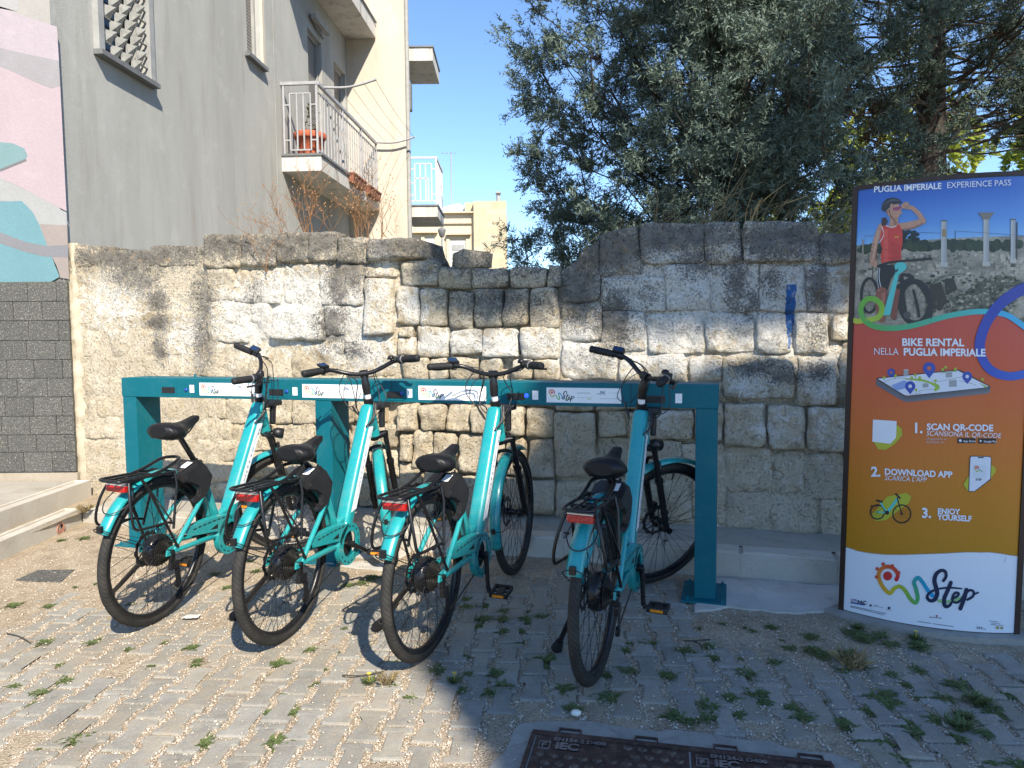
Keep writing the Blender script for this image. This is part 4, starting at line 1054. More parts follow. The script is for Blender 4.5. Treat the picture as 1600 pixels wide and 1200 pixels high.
# seams between cover plates, socket openings, plates, buttons, paper labels
b = MB()
for px in (612, 986): x = dk(px, 600)[0]; b.box((x - 0.0012, -0.0015, DH - 0.12), (x + 0.0012, 0.004, DH - 0.002))
part('seam', b, M_dark, dock)
FONT = None
def text_mesh(txt, size, align='LEFT', bold=0.0, shear=0.0, sx=1.0):
    c = bpy.data.curves.new('lettering', 'FONT'); c.body = txt; c.size = size; c.align_x = align; c.offset = bold; c.shear = shear; c.resolution_u = 3
    c.fill_mode = 'FRONT'
    o = bpy.data.objects.new('lettering', c); COL.objects.link(o)
    dg = bpy.context.evaluated_depsgraph_get(); me = bpy.data.meshes.new_from_object(o.evaluated_get(dg))
    V = [Vector((v.co.x * sx, v.co.y, 0)) for v in me.vertices]; F = [tuple(p.vertices) for p in me.polygons]
    bpy.data.objects.remove(o); bpy.data.curves.remove(c); bpy.data.meshes.remove(me)
    return V, F
# flat print: one material, colour carried by the print itself
def mat_print(name, rough, grain=0.0):
    t = NT(name); t.set(rough, 0, 0.5)
    a = t.n('ShaderNodeAttribute'); a.attribute_name = 'ink'
    c = a.outputs['Color']
    if grain: c = t.mix(grain, c, t.ramp(t.noise(t.obj(), 90, 5, 0.75), [(0.3, (0.35, 0.35, 0.35)), (0.7, (1.25, 1.25, 1.25))]), 'MULTIPLY')
    t.color(c); return t.m
M_print = mat_print('sign_print', 0.32); M_photo = mat_print('photo_print', 0.32, 0.75)
M_rider = mat_print('rider_print', 0.32, 0.28)
class Ink:
    """flat coloured print: polygons and strokes with a colour per corner, laid out in 2D and mapped onto a surface"""
    def __init__(s): s.V = []; s.F = []; s.C = []; s.K = []; s.k = 0
    def lift(s, n=1, spread=False):
        s.k += 1; s.K += [s.k + (i / max(n, 1) * 0.9 if spread else 0) for i in range(n)]
    def poly(s, pts, col):
        s.lift(len(pts)); o = len(s.V); s.V += [tuple(p[:2]) for p in pts]; s.F.append(tuple(range(o, o + len(pts))))
        s.C += (list(col) if isinstance(col, list) else [col] * len(pts)); return s
    def rect(s, x0, y0, x1, y1, col): return s.poly([(x0, y0), (x1, y0), (x1, y1), (x0, y1)], col)
    def gridquad(s, x0, y0, x1, y1, nx, ny, colf):
        s.lift((nx + 1) * (ny + 1)); o = len(s.V)
        for j in range(ny + 1):
            for i in range(nx + 1):
                u, v = i / nx, j / ny; s.V.append((x0 + (x1 - x0) * u, y0 + (y1 - y0) * v)); s.C.append(colf(u, v))
        for j in range(ny):
            for i in range(nx): a = o + j * (nx + 1) + i; s.F.append((a, a + 1, a + nx + 2, a + nx + 1))
        return s
    def circle(s, x, y, r, col, n=20, ry=None): return s.poly([(x + r * math.cos(2 * PI * k / n), y + (ry or r) * math.sin(2 * PI * k / n)) for k in range(n)], col)
    def stroke(s, pts, w, col, k=6, round_=True):
        """col: one colour or a list of stops along the stroke; w: width or list"""
        P = [Vector((p[0], p[1], 0)) for p in pts]
        ws = w if isinstance(w, list) else [w] * len(P)
        Q = smooth_path(P, k) if k > 1 else P
        Wd = []
        for i in range(len(Q)):
            t = i / (len(Q) - 1) * (len(ws) - 1); a = int(min(t, len(ws) - 2)) if len(ws) > 1 else 0; f = t - a
            Wd.append(ws[a] * (1 - f) + ws[min(a + 1, len(ws) - 1)] * f)
        def cat(t):
            if not isinstance(col, list): return col
            q = t * (len(col) - 1); a = int(min(q, len(col) - 2)); f = q - a
            return tuple(col[a][c] * (1 - f) + col[a + 1][c] * f for c in range(3))
        o = len(s.V); N = len(Q); s.lift(2 * N, True)
        for i, p in enumerate(Q):
            t = (Q[min(i + 1, N - 1)] - Q[max(i - 1, 0)]); t.normalize(); n = Vector((-t.y, t.x, 0)) * Wd[i] / 2
            for q in (p + n, p - n): s.V.append((q.x, q.y)); s.C.append(cat(i / (N - 1)))
        for i in range(N - 1): s.F.append((o + 2 * i, o + 2 * i + 1, o + 2 * i + 3, o + 2 * i + 2))
        if round_:
            s.circle(Q[0].x, Q[0].y, Wd[0] / 2, cat(0), 12); s.circle(Q[-1].x, Q[-1].y, Wd[-1] / 2, cat(1), 12)
        return s
    def text(s, txt, x, y, size, col, bold=0.0, shear=0.0, sx=1.0, dx=(1, 0), dy=(0, -1), align='LEFT'):
        """y grows downwards; dx, dy: direction of the line and of letter height"""
        V, F = text_mesh(txt, size, align, bold, shear, sx); o = len(s.V); s.lift(len(V))
        for v in V: s.V.append((x + v.x * dx[0] + v.y * dy[0], y + v.x * dx[1] + v.y * dy[1])); s.C.append(col)
        for f in F: s.F.append(tuple(i + o for i in f))
        return s
    def step(s): return max(4e-6, min(5e-5, 0.0005 / max(s.k, 1)))
    def build(s, name, parent, fn, mat_):
        me = bpy.data.meshes.new(name); me.from_pydata([fn(p[0], p[1], k * s.step()) for p, k in zip(s.V, s.K)], [], s.F); me.materials.append(mat_)
        a = me.attributes.new('ink', 'FLOAT_COLOR', 'POINT'); a.data.foreach_set('color', [c for q in s.C for c in (q[0], q[1], q[2], 1.0)])
        me.update(); return link(name, me, parent)
RAINBOW = [(0.6, 0.02, 0.03), (0.62, 0.09, 0.03), (0.68, 0.27, 0.03), (0.55, 0.45, 0.03), (0.2, 0.4, 0.05), (0.06, 0.34, 0.12), (0.01, 0.3, 0.36), (0.01, 0.3, 0.6)]
NAVY = (0.012, 0.022, 0.06)
def step_logo(ink, f):
    """f maps logo units (as drawn on the tall sign, 1600 wide) to the surface layout"""
    sc = (f(1, 0)[0] - f(0, 0)[0])
    pin = [(500, 362), (512, 318), (478, 268), (424, 250), (372, 270), (346, 322), (362, 388), (402, 448), (447, 480), (480, 440), (528, 421), (576, 458), (622, 530), (664, 562), (684, 520), (668, 440), (652, 385), (684, 346), (722, 380), (768, 450), (812, 502)]
    ink.stroke([f(*p) for p in pin], 34 * sc, RAINBOW, 5)
    for x, y in ((386, 228), (464, 244), (335, 269), (519, 302), (329, 339)): ink.circle(*f(x, y), 16 * sc, (0.6, 0.07, 0.04), 12)
    ink.circle(*f(424, 331), 39 * sc, (0.55, 0.03, 0.03), 20)
    ink.stroke([f(*p) for p in ((865, 545), (930, 552), (1000, 545), (1060, 520))], 26 * sc, (0.3, 0.5, 0.2), 4)
    S = [(905, 372), (928, 335), (920, 292), (882, 285), (842, 318), (828, 372), (842, 430), (852, 482), (832, 532), (794, 545), (766, 518), (784, 478), (850, 446), (950, 432), (1060, 440)]
    ink.stroke([f(*p) for p in S], [26 * sc, 28 * sc, 28 * sc, 30 * sc, 36 * sc, 38 * sc, 38 * sc, 38 * sc, 36 * sc, 30 * sc, 26 * sc, 22 * sc, 18 * sc, 16 * sc, 14 * sc], NAVY, 5)
    ink.stroke([f(*p) for p in ((970, 388), (945, 450), (912, 530), (920, 590), (955, 588), (978, 556))], [34 * sc, 36 * sc, 36 * sc, 34 * sc, 26 * sc, 22 * sc], NAVY, 5)
    ink.stroke([f(*p) for p in ((978, 530), (1020, 508), (1038, 484), (1014, 474), (988, 500), (986, 545), (1020, 560), (1062, 530), (1096, 470))], 22 * sc, NAVY, 5)
    ink.stroke([f(*p) for p in ((1104, 450), (1086, 520), (1052, 612))], 36 * sc, NAVY, 4)
    ink.stroke([f(*p) for p in ((1092, 490), (1130, 454), (1166, 466), (1160, 506), (1112, 536))], 22 * sc, NAVY, 4)
    ink.stroke([f(*p) for p in ((1162, 492), (1205, 474))], 16 * sc, NAVY, 2)
GREY = (0.3, 0.31, 0.33)
plates = [(dk(312, 608)[0], 0.40), (dk(472.5, 609)[0], 0.40), (dk(654, 612)[0], 0.40), (dk(854, 615)[0], 0.395)]
for i, (x, w_) in enumerate(plates):
    z0, z1 = DH - 0.105, DH - 0.026
    b = MB(); b.box((x, -0.0025, z0), (x + w_, -0.0002, z1), 0, 0.0008); pl = part('sponsor_plate', b, M_white, dock)
    ink = Ink()
    hs = 0.066 / 420.0
    step_logo(ink, lambda X, Y: (0.012 + (X - 310) * hs, 0.008 + (Y - 215) * hs))
    for k, (lx0, lx1, ly) in enumerate(((0.165, 0.235, 0.024), (0.165, 0.23, 0.026 + 0.003), (0.165, 0.21, 0.05), (0.285, 0.385, 0.053), (0.345, 0.375, 0.024))): ink.rect(lx0, ly, lx1, ly + 0.0016, GREY)
    ink.text('PAC', 0.285, 0.026, 0.015, (0.02, 0.06, 0.2), 0.0006); ink.rect(0.27, 0.0285, 0.313, 0.0315, (0.03, 0.08, 0.25)); ink.circle(0.378, 0.022, 0.0035, GREY, 10); ink.circle(0.335, 0.024, 0.0025, GREY, 8)
    ink.circle(0.222, 0.058, 0.0035, (0.4, 0.5, 0.1), 8); ink.circle(0.234, 0.058, 0.0035, (0.5, 0.35, 0.08), 8); ink.rect(0.212, 0.049, 0.245, 0.0505, (0.25, 0.4, 0.15)); ink.circle(0.375, 0.05, 0.003, GREY, 8)
    ink.build('print', pl, lambda X, Y, k, x=x, z1=z1: (x + X, -0.0028 - k, z1 - Y), M_print)
M_led = simple('blue_button', (0.01, 0.06, 0.32), 0.25)
t = NT('lit_blue_button'); t.set(0.3); t.color((0.01, 0.05, 0.5)); t.b.inputs['Emission Color'].default_value = (0.02, 0.08, 1, 1); t.b.inputs['Emission Strength'].default_value = 1.2
for px, lit in ((291, 0), (448, 0), (628, 0), (822.5, 1)):
    x, z = dk(px, 609 + (px - 291) * 0.017)
    b = MB(); b.lathe([(0.001, -0.006), (0.0095, -0.006), (0.011, -0.004), (0.0115, 0.0), (0.001, 0.0)], (x, 0, z), 'y', 16); part('button', b, MATS['lit_blue_button'] if lit else M_led, dock)
for px, py in ((300, 607.5), (461, 611.5), (640, 614.5), (836.5, 617.5), (1060.5, 622.5)):
    x, z = dk(px, py); b = MB(); b.box((x - 0.0165, -0.0016, z - 0.024), (x + 0.0165, -0.0002, z + 0.024)); pl = part('paper_label', b, M_white, dock)
for px, py in ((263.5, 609.5), (432, 613), (617, 617), (806, 619.5), (1024, 624)):
    x, z = dk(px, py); b = MB()
    b.box((x - 0.062, -0.0022, z - 0.03), (x + 0.062, 0.0, z + 0.03), 1, 0.0008)
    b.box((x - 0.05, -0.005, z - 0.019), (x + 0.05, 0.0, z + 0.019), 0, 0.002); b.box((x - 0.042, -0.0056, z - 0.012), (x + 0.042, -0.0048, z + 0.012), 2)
    part('dock_socket', b, [M_black, M_dock, M_dark], dock)
b = MB(); b.tube([(-DL + 0.47, DD * .6, DH), (-DL + 0.47, DD * .6, DH + 0.02)], 0.008, 8); part('lifting_lug', b, M_dock, dock)
# rough concrete foot under the middle post
pm = MD @ Vector((xm + 0.05, 0.1, 0))
bm = bmesh.new(); bmesh.ops.create_cube(bm, size=1.0); bmesh.ops.subdivide_edges(bm, edges=list(bm.edges), cuts=5, use_grid_fill=True)
for v in bm.verts:
    c = v.co.copy(); k = 1.0 - 0.12 * (c.z + .5); x, y, z = c.x * 0.62 * k, c.y * 0.52 * k, (c.z + 0.5) * 0.07 - 0.06
    n = fbm((x * 9, y * 9, z * 9), 3); v.co = Vector((x + 0.02 * n, y + 0.02 * n, z + 0.008 * n))
me = bpy.data.meshes.new('concrete_foot'); bm.to_mesh(me); bm.free(); me.materials.append(M_pad)
o = link('concrete_foot', me); o.location = pm + Vector((0.13, 0.06, 0)); o.rotation_euler = (0, 0, -DTH); tag(o, kind='structure')

# ------------------------------------------------------------------ tall curved advertising sign
TA, TB = Vector((1.569, 3.352, 0)), Vector((2.215, 3.054, 0))
ch = (TB - TA); c_len = ch.length; cd = ch.normalized(); cn = Vector((cd.y, -cd.x, 0))
if cn.y > 0: cn = -cn
SAG = 0.085; RT = c_len ** 2 / (8 * SAG) + SAG / 2; TC = (TA + TB) / 2 + cn * (SAG - RT)
TH_ = 2.008
half = math.asin(c_len / 2 / RT)
def tsurf(w, z, d=0.0):
    """w: 0..1 across the front, z height, d outwards"""
    a = (w - 0.5) * 2 * half; lean = 0.022 * z / 2.0
    p = TC + (cn * math.cos(a) + cd * math.sin(a)) * (RT + d); return Vector((p.x + lean, p.y, z))
def tpx(px, py, d=0.0):
    """photograph sight line to the curved front"""
    r = ray(px, py); o = EYE
    for it in range(3):
        zz = 1.0 if it == 0 else P.z
        c = Vector((TC.x + 0.022 * zz / 2.0, TC.y)); ox, oy = o.x - c.x, o.y - c.y; R = RT + d
        A = r.x ** 2 + r.y ** 2; B = 2 * (ox * r.x + oy * r.y); C_ = ox * ox + oy * oy - R * R
        disc = B * B - 4 * A * C_
        t = (-B - math.sqrt(max(disc, 0))) / (2 * A); P = o + r * t
    return P
totem = thing('advertising_totem', 'tall curved advertising sign for bike rental, blue photo above red and orange, brown edges', 'sign', tuple((TA + TB) / 2))
ti = Matrix.Translation(-(TA + TB) / 2)
M_brown = simple('brown_metal', (0.035, 0.018, 0.013), 0.45, 0.2, 0.2, 10)
zb, fr = 0.02, 0.026
b = MB()
nW = 20
def shell(d):
    return [tsurf(i / nW, 0, d) for i in range(nW + 1)]
fv = []; 
for i in range(nW + 1):
    for z, d in ((zb, -0.004), (TH_, -0.004)): fv.append(ti @ tsurf(i / nW, z, d))
fs = [(2 * i, 2 * i + 2, 2 * i + 3, 2 * i + 1) for i in range(nW)]
o = len(fv)
for i in range(nW + 1):
    for z, d in ((zb, -0.1 - 0.16 * math.sin(PI * i / nW)), (TH_, -0.1 - 0.16 * math.sin(PI * i / nW))): fv.append(ti @ tsurf(i / nW, z, d))
fs += [(o + 2 * i, o + 2 * i + 1, o + 2 * i + 3, o + 2 * i + 2) for i in range(nW)]
fs += [(2 * i + 1, 2 * i + 3, o + 2 * i + 3, o + 2 * i + 1) for i in range(nW)] + [(2 * i, o + 2 * i, o + 2 * i + 2, 2 * i + 2) for i in range(nW)]
b.add(fv, fs); part('body', b, M_brown, totem)
for w0, w1 in ((-0.006, fr), (1 - fr, 1.006)):
    b = MB(); vs = []
    for z in (0.008, TH_ + 0.012):
        for w_, d in ((w0, 0.006), (w1, 0.006), (w1, -0.02), (w1, -0.1), (w0, -0.1)): vs.append(ti @ tsurf(w_, z, d))
    b.add(vs, [(0, 1, 6, 5), (1, 2, 7, 6), (2, 3, 8, 7), (3, 4, 9, 8), (4, 0, 5, 9), (0, 4, 3, 2, 1), (5, 6, 7, 8, 9)]); part('edge_profile', b, M_brown, totem)
b = MB(); vs = []
for i in range(nW + 1):
    w_ = fr + (1 - 2 * fr) * i / nW
    for z, d in ((TH_ - 0.008, 0.005), (TH_ + 0.012, 0.005), (TH_ + 0.012, -0.06), (TH_ - 0.008, -0.06)): vs.append(ti @ tsurf(w_, z, d))
b.add(vs, [(4 * i + k, 4 * i + 4 + k, 4 * i + 4 + (k + 1) % 4, 4 * i + (k + 1) % 4) for i in range(nW) for k in range(4)]); part('top_profile', b, M_brown, totem)
# low cement plinth
pts = [tsurf(-0.06 + 1.12 * i / 16, 0, 0.06) for i in range(17)] + [tsurf(-0.06 + 1.12 * i / 8, 0, -0.3) for i in range(8, -1, -1)]
b = MB(); b.prism([(p.x + 0.008 * noise.noise(p * 6), p.y + 0.01 * noise.noise(p * 7)) for p in pts], -0.04, 0.02, plane='xy'); tag(part('cement_plinth', b, M_collar), kind='structure')

# artwork, laid out in photograph pixels and carried onto the curved front; layers 0.5 mm apart
LAY = [0]
def put(ink, name, mat_=None, layer=None):
    """cut the flat print into narrow upright strips so that it follows the curved front"""
    d = 0.00035 * (layer if layer is not None else 1)
    bm = bmesh.new(); cl_ = bm.verts.layers.float_color.new('ink')
    vs = []
    for (x, y), c, kk in zip(ink.V, ink.C, ink.K):
        v = bm.verts.new((x, y, kk)); v[cl_] = (c[0], c[1], c[2], 1.0); vs.append(v)
    for f in ink.F:
        try: bm.faces.new([vs[i] for i in f])
        except ValueError: pass
    big = [f for f in bm.faces if max(v.co.x for v in f.verts) - min(v.co.x for v in f.verts) > 9]
    if big:
        x = 9 * math.floor(min(v.co.x for f in big for v in f.verts) / 9); x1 = max(v.co.x for f in big for v in f.verts)
        while x < x1:
            fs = [f for f in bm.faces if min(v.co.x for v in f.verts) < x < max(v.co.x for v in f.verts)]
            gm = fs + list({e for f in fs for e in f.edges}) + list({v for f in fs for v in f.verts})
            if gm: bmesh.ops.bisect_plane(bm, geom=gm, plane_co=(x, 0, 0), plane_no=(1, 0, 0))
            x += 9
    for v in bm.verts: v.co = ti @ tpx(v.co.x, v.co.y, d + v.co.z * ink.step())
    me = bpy.data.meshes.new(name); bm.to_mesh(me); bm.free(); me.materials.append(mat_ or M_print)
    return link(name, me, totem)
def tuv(w, z): return tsurf(w, z)
def field(name, zlo, zhi, colf, ny=24, nx=20, mat_=None, layer=0):
    """full width band of print; zlo, zhi may be functions of w"""
    ink = Ink(); ink.gridquad(fr, 0, 1 - fr, 1, nx, ny, colf); d = 0.00035 * layer
    def fn(w, v, k):
        a = zlo(w) if callable(zlo) else zlo; c = zhi(w) if callable(zhi) else zhi
        return ti @ tsurf(w, a + (c - a) * v, d)
    return ink.build(name, totem, fn, mat_ or M_print)
def lerp3(a, b, t): return tuple(x + (y - x) * t for x, y in zip(a, b))
def stops(st, t):
    for (p, c), (q, e) in zip(st, st[1:]):
        if t <= q: return lerp3(c, e, max(0, (t - p) / (q - p)))
    return st[-1][1]
def zat(px, py): return tpx(px, py).z
wave_top = [(1322, 496), (1352, 503), (1390, 512), (1430, 508), (1480, 494), (1530, 487), (1560, 488), (1592, 502), (1620, 520)]
wave_low = [(1318, 853), (1345, 862), (1385, 866.5), (1450, 865), (1510, 862), (1550, 862.5), (1592, 869), (1620, 872)]
def zcurve(cv):
    P = [tpx(x, y) for x, y in cv]
    ws = []
    for p in P:
        q = p - TC; q.x -= 0.022 * p.z / 2.0; a = math.atan2(Vector((q.x, q.y, 0)).dot(cd), Vector((q.x, q.y, 0)).dot(cn)); ws.append(a / (2 * half) + 0.5)
    zs = [p.z for p in P]
    return lambda w: float(np.interp(w, ws, zs))
ZT, ZW = zcurve(wave_top), zcurve(wave_low)
SKYC = [(0, (0.22, 0.46, 0.75)), (0.35, (0.10, 0.27, 0.62)), (0.8, (0.035, 0.13, 0.48)), (1, (0.03, 0.11, 0.44))]
zh = zat(1400, 378)
field('printed_sky', zh - 0.02, TH_ - 0.008, lambda u, v: lerp3(stops(SKYC, v), (0.25, 0.45, 0.75), 0.25 * max(0, u - 0.6)), layer=0)
def ground_col(u, v):
    n = 0.5 + 0.5 * fbm((u * 9, v * 7, 1.7), 4); m_ = noise.noise((u * 5, v * 4, 9))
    c = lerp3((0.16, 0.145, 0.11), (0.5, 0.45, 0.35), max(0, min(1, n)))
    if v < 0.55 and u > 0.42 and m_ + (0.5 - v) > 0.1: c = lerp3(c, (0.03, 0.04, 0.018), 0.75)
    return c
field('printed_ruins', lambda w: ZT(w) - 0.004, zh, ground_col, 60, 90, M_photo, 0)
RED = [(0, (0.46, 0.20, 0.008)), (0.3, (0.52, 0.175, 0.010)), (0.55, (0.54, 0.13, 0.018)), (0.8, (0.54, 0.075, 0.028)), (1, (0.50, 0.055, 0.04))]
field('printed_gradient', lambda w: ZW(w) - 0.003, lambda w: ZT(w), lambda u, v: stops(RED, v), 30, 24, None, 1)
field('printed_white', zb + 0.004, ZW, lambda u, v: (0.72, 0.74, 0.78), 6, 24, None, 1)
# picture: tree line, columns, ruins, rider
ink = Ink(); r_ = random.Random(5)
for k in range(150):
    x = 1345 + 250 * r_.random(); y = 388 - 9 * r_.random() + (4 if x < 1400 else 0); ink.circle(x, y, 4 + 5 * r_.random(), lerp3((0.008, 0.018, 0.008), (0.04, 0.065, 0.02), r_.random()), 9, 4 + 3 * r_.random())
for k in range(26): ink.circle(1424 + r_.gauss(0, 7), 366 + r_.uniform(-5, 12), 4, (0.008, 0.014, 0.012), 8, 3)
put(ink, 'printed_tree_line', M_photo, 2)
ink = Ink()
for k in range(260):
    x = 1338 + 255 * r_.random(); y = 396 + 34 * r_.random() ** 1.5; w_ = r_.uniform(2, 8); h_ = w_ * r_.uniform(.5, .9); t_ = r_.random()
    ink.rect(x, y, x + w_, y + h_, lerp3((0.07, 0.06, 0.045), (0.56, 0.50, 0.38), t_))
for k in range(420):
    x = 1440 + 150 * r_.random(); y = 430 + 66 * r_.random()
    if y > 488 - 0.0 * x: continue
    ink.circle(x, y, r_.uniform(1, 4.5), lerp3((0.012, 0.016, 0.008), (0.42, 0.40, 0.28), r_.random() ** 1.6), 6, r_.uniform(1, 3))
for a in (((1452, 446), (1470, 440), (1480, 470), (1470, 486), (1452, 480)), ((1476, 436), (1490, 434), (1496, 452), (1478, 462))): ink.poly(a, (0.03, 0.025, 0.016))
put(ink, 'printed_rubble', M_photo, 2)
ink = Ink()
COLM = (0.50, 0.49, 0.46)
def column(xc, yt, yb, w, cap):
    h_ = w / 2
    ink.poly([(xc - h_ * .88, yt), (xc + h_ * .88, yt), (xc + h_, yb), (xc - h_, yb)], [COLM, (0.3, 0.3, 0.3), (0.27, 0.27, 0.26), (0.47, 0.46, 0.43)])
    ink.rect(xc - h_ * 1.3, yb - 2, xc + h_ * 1.3, yb + 5, (0.45, 0.43, 0.38))
    if cap: ink.poly([(xc - w * 1.35, yt - 9), (xc + w * 1.35, yt - 9), (xc + w * .75, yt - 2), (xc + w * .6, yt + 2), (xc - w * .6, yt + 2), (xc - w * .75, yt - 2)], (0.2, 0.17, 0.13))
    else: ink.rect(xc - h_, yt - 1, xc + h_, yt + 1, (0.12, 0.11, 0.1))
column(1475, 345, 412, 9.5, False); column(1541, 341, 411, 9.5, True); column(1583, 343, 406, 8, False); ink.rect(1472, 358, 1479, 370, (0.3, 0.22, 0.12)); ink.rect(1588, 347, 1590, 406, (0.06, 0.06, 0.06))
ink.rect(1347, 374, 1349.5, 406, (0.3, 0.25, 0.18)); ink.rect(1492, 360, 1493, 380, (0.05, 0.06, 0.08))
for (x0, y0, x1, y1) in ((1402, 362, 1470, 364), (1495, 361, 1600, 368), (1350, 369, 1400, 366)): ink.stroke([(x0, y0), (x1, y1)], 0.5, (0.05, 0.09, 0.2), 1, False)
put(ink, 'printed_columns', M_print, 8)
ink = Ink(); SK = (0.50, 0.27, 0.17); SKD = (0.33, 0.15, 0.09); BLK = (0.012, 0.012, 0.014)
q = lambda cx, cy: (1320 + cx / 5.218, 270 + cy / 5.218)      # coordinates read from the enlarged picture
def stq(pts, w, c, k=4): ink.stroke([q(*p) for p in pts], [x / 5.218 for x in w] if isinstance(w, list) else w / 5.218, c, k)
def plq(pts, c): ink.poly([q(*p) for p in pts], c)
# bicycle behind the rider
for (cx, cy, rx, ry, w_) in ((200, 1000, 66, 140, 22), (572, 1055, 122, 170, 40)):
    stq([(cx + rx * math.cos(a), cy + ry * math.sin(a)) for a in [2 * PI * k / 26 for k in range(27)]], w_, BLK, 1)
    for k in range(14):
        a = 2 * PI * k / 14; stq([(cx, cy), (cx + rx * .9 * math.cos(a), cy + ry * .9 * math.sin(a))], 2, (0.03, 0.03, 0.03), 1)
put(ink, 'printed_wheels', M_print, 9)
ink = Ink()
stq([(245, 600), (235, 690), (250, 750)], [48, 40, 34], SKD); stq([(300, 440), (262, 530), (232, 640), (222, 720)], [56, 48, 40, 34], SK); plq([(210, 710), (262, 722), (270, 765), (232, 772), (208, 748)], SK)
stq([(452, 440), (540, 425), (640, 392)], [60, 58, 46], SK); stq([(640, 392), (600, 330), (545, 282)], [44, 40, 32], SK); plq([(470, 250), (500, 232), (512, 250), (556, 280), (530, 302), (480, 290), (452, 276)], SK)
stq([(395, 330), (402, 390), (400, 430)], [70, 64, 84], SK)
plq([(345, 290), (350, 340), (375, 375), (405, 388), (432, 378), (452, 340), (458, 300), (440, 252), (380, 250)], SK); plq([(300, 372), (330, 360), (350, 395), (335, 432), (300, 440)], (0.06, 0.03, 0.02)); plq([(340, 300), (358, 308), (352, 340), (338, 330)], SKD)
plq([(298, 300), (305, 250), (340, 212), (395, 200), (440, 212), (470, 246), (440, 252), (392, 260), (358, 290), (322, 318)], (0.03, 0.03, 0.034)); stq([(310, 262), (372, 232), (442, 226)], 8, (0.08, 0.08, 0.09)); stq([(362, 300), (380, 370), (412, 390)], 6, BLK)
plq([(388, 284), (462, 272), (460, 300), (425, 308), (394, 306)], (0.32, 0.06, 0.14)); stq([(422, 348), (448, 340)], 7, (0.6, 0.3, 0.25), 1)
plq([(300, 436), (340, 428), (365, 440), (410, 446), (430, 420), (448, 424), (470, 480), (472, 560), (458, 650), (462, 735), (300, 735), (292, 680), (306, 620), (285, 550)], (0.62, 0.05, 0.035)); plq([(372, 560), (450, 590), (452, 735), (380, 735)], (0.52, 0.04, 0.028))
stq([(300, 436), (318, 500), (290, 560)], 6, (0.75, 0.7, 0.68)); stq([(336, 430), (380, 446), (420, 430)], 6, (0.75, 0.7, 0.68)); ink.circle(*q(415, 522), 1.4, (0.7, 0.4, 0.02), 8); ink.circle(*q(434, 522), 1.4, (0.7, 0.4, 0.02), 8)
plq([(285, 745), (440, 755), (380, 860), (345, 965), (268, 962), (258, 860)], BLK); stq([(284, 780), (280, 860), (300, 960)], 6, (0.6, 0.6, 0.6)); stq([(270, 780), (264, 860), (278, 960)], 4, (0.6, 0.6, 0.6))
stq([(300, 975), (290, 1080), (300, 1190)], [90, 80, 60], (0.26, 0.08, 0.05)); stq([(420, 960), (405, 1080), (400, 1180)], [60, 56, 44], (0.2, 0.06, 0.04))
# modelling of face, arms and vest in the print
plq([(452, 300), (470, 330), (458, 338)], (0.56, 0.32, 0.21)); plq([(380, 345), (405, 372), (432, 370), (405, 388), (375, 375)], SKD); plq([(395, 392), (430, 400), (420, 428), (400, 432)], SKD)
stq([(276, 480), (248, 590), (228, 700)], [14, 12, 10], (0.60, 0.36, 0.25)); stq([(470, 462), (560, 448), (636, 412)], [14, 14, 12], SKD); stq([(452, 300), (500, 262), (520, 240)], 7, (0.56, 0.32, 0.22), 3); stq([(478, 262), (510, 292)], 4, SKD, 1); stq([(490, 254), (524, 284)], 4, SKD, 1)
plq([(318, 470), (350, 455), (352, 720), (318, 725)], (0.70, 0.09, 0.06)); stq([(330, 620), (400, 650), (452, 640)], 6, (0.42, 0.03, 0.02)); stq([(320, 690), (390, 700), (450, 690)], 5, (0.44, 0.03, 0.02)); plq([(300, 980), (330, 978), (322, 1080), (302, 1080)], (0.38, 0.14, 0.09)); plq([(330, 236), (392, 212), (440, 222), (380, 228)], (0.10, 0.10, 0.11))
put(ink, 'printed_rider', M_rider, 10)
ink = Ink(); TQ = (0.08, 0.5, 0.46)
stq([(270, 760), (380, 728), (560, 712), (700, 700)], [20, 18, 18, 24], BLK); stq([(440, 765), (470, 765)], 70, TQ, 1); plq([(420, 770), (482, 760), (482, 800), (440, 830), (370, 1160), (310, 1162), (395, 870)], TQ); stq([(395, 830), (430, 790)], 14, BLK, 1)
stq([(520, 830), (560, 860), (480, 830), (450, 880)], 26, BLK); stq([(468, 860), (478, 1010), (498, 1140)], 24, BLK); stq([(560, 960), (590, 1080), (606, 1170)], 22, BLK); stq([(440, 930), (520, 880), (600, 900), (670, 1000), (695, 1100), (690, 1200)], 40, BLK); ink.circle(*q(508, 1160), 6, (0.06, 0.06, 0.06), 14); stq([(228, 760), (226, 860)], 5, BLK, 1)
put(ink, 'printed_frame', M_print, 11)
# ribbons
ink = Ink()
ink.stroke([(1324, 498), (1340, 502), (1352, 500)], 8, [(0.45, 0.5, 0.03), (0.4, 0.5, 0.04)], 4, False)
ink.stroke([(1350, 501), (1372, 496), (1378, 480), (1368, 468), (1354, 468), (1345, 482), (1350, 499), (1366, 510), (1395, 513), (1430, 508), (1480, 494), (1525, 487), (1558, 488)], 8.5, [(0.4, 0.5, 0.04), (0.16, 0.42, 0.03), (0.12, 0.38, 0.04), (0.06, 0.36, 0.1), (0.05, 0.38, 0.24), (0.03, 0.45, 0.55)], 5, False)
ink.stroke([(1556, 488), (1575, 493), (1596, 507), (1612, 520)], 9, (0.03, 0.38, 0.62), 4, False)
put(ink, 'printed_ribbon', M_print, 12)
ink = Ink(); ink.stroke([(1612, 447), (1590, 456), (1562, 476), (1541, 505), (1531, 537), (1536, 562), (1551, 580), (1578, 588), (1612, 582)], [18, 18, 17, 16, 16, 14, 14, 13, 13], [(0.012, 0.03, 0.3), (0.015, 0.05, 0.36), (0.01, 0.1, 0.5)], 5, False)
put(ink, 'printed_ring', M_print, 13)
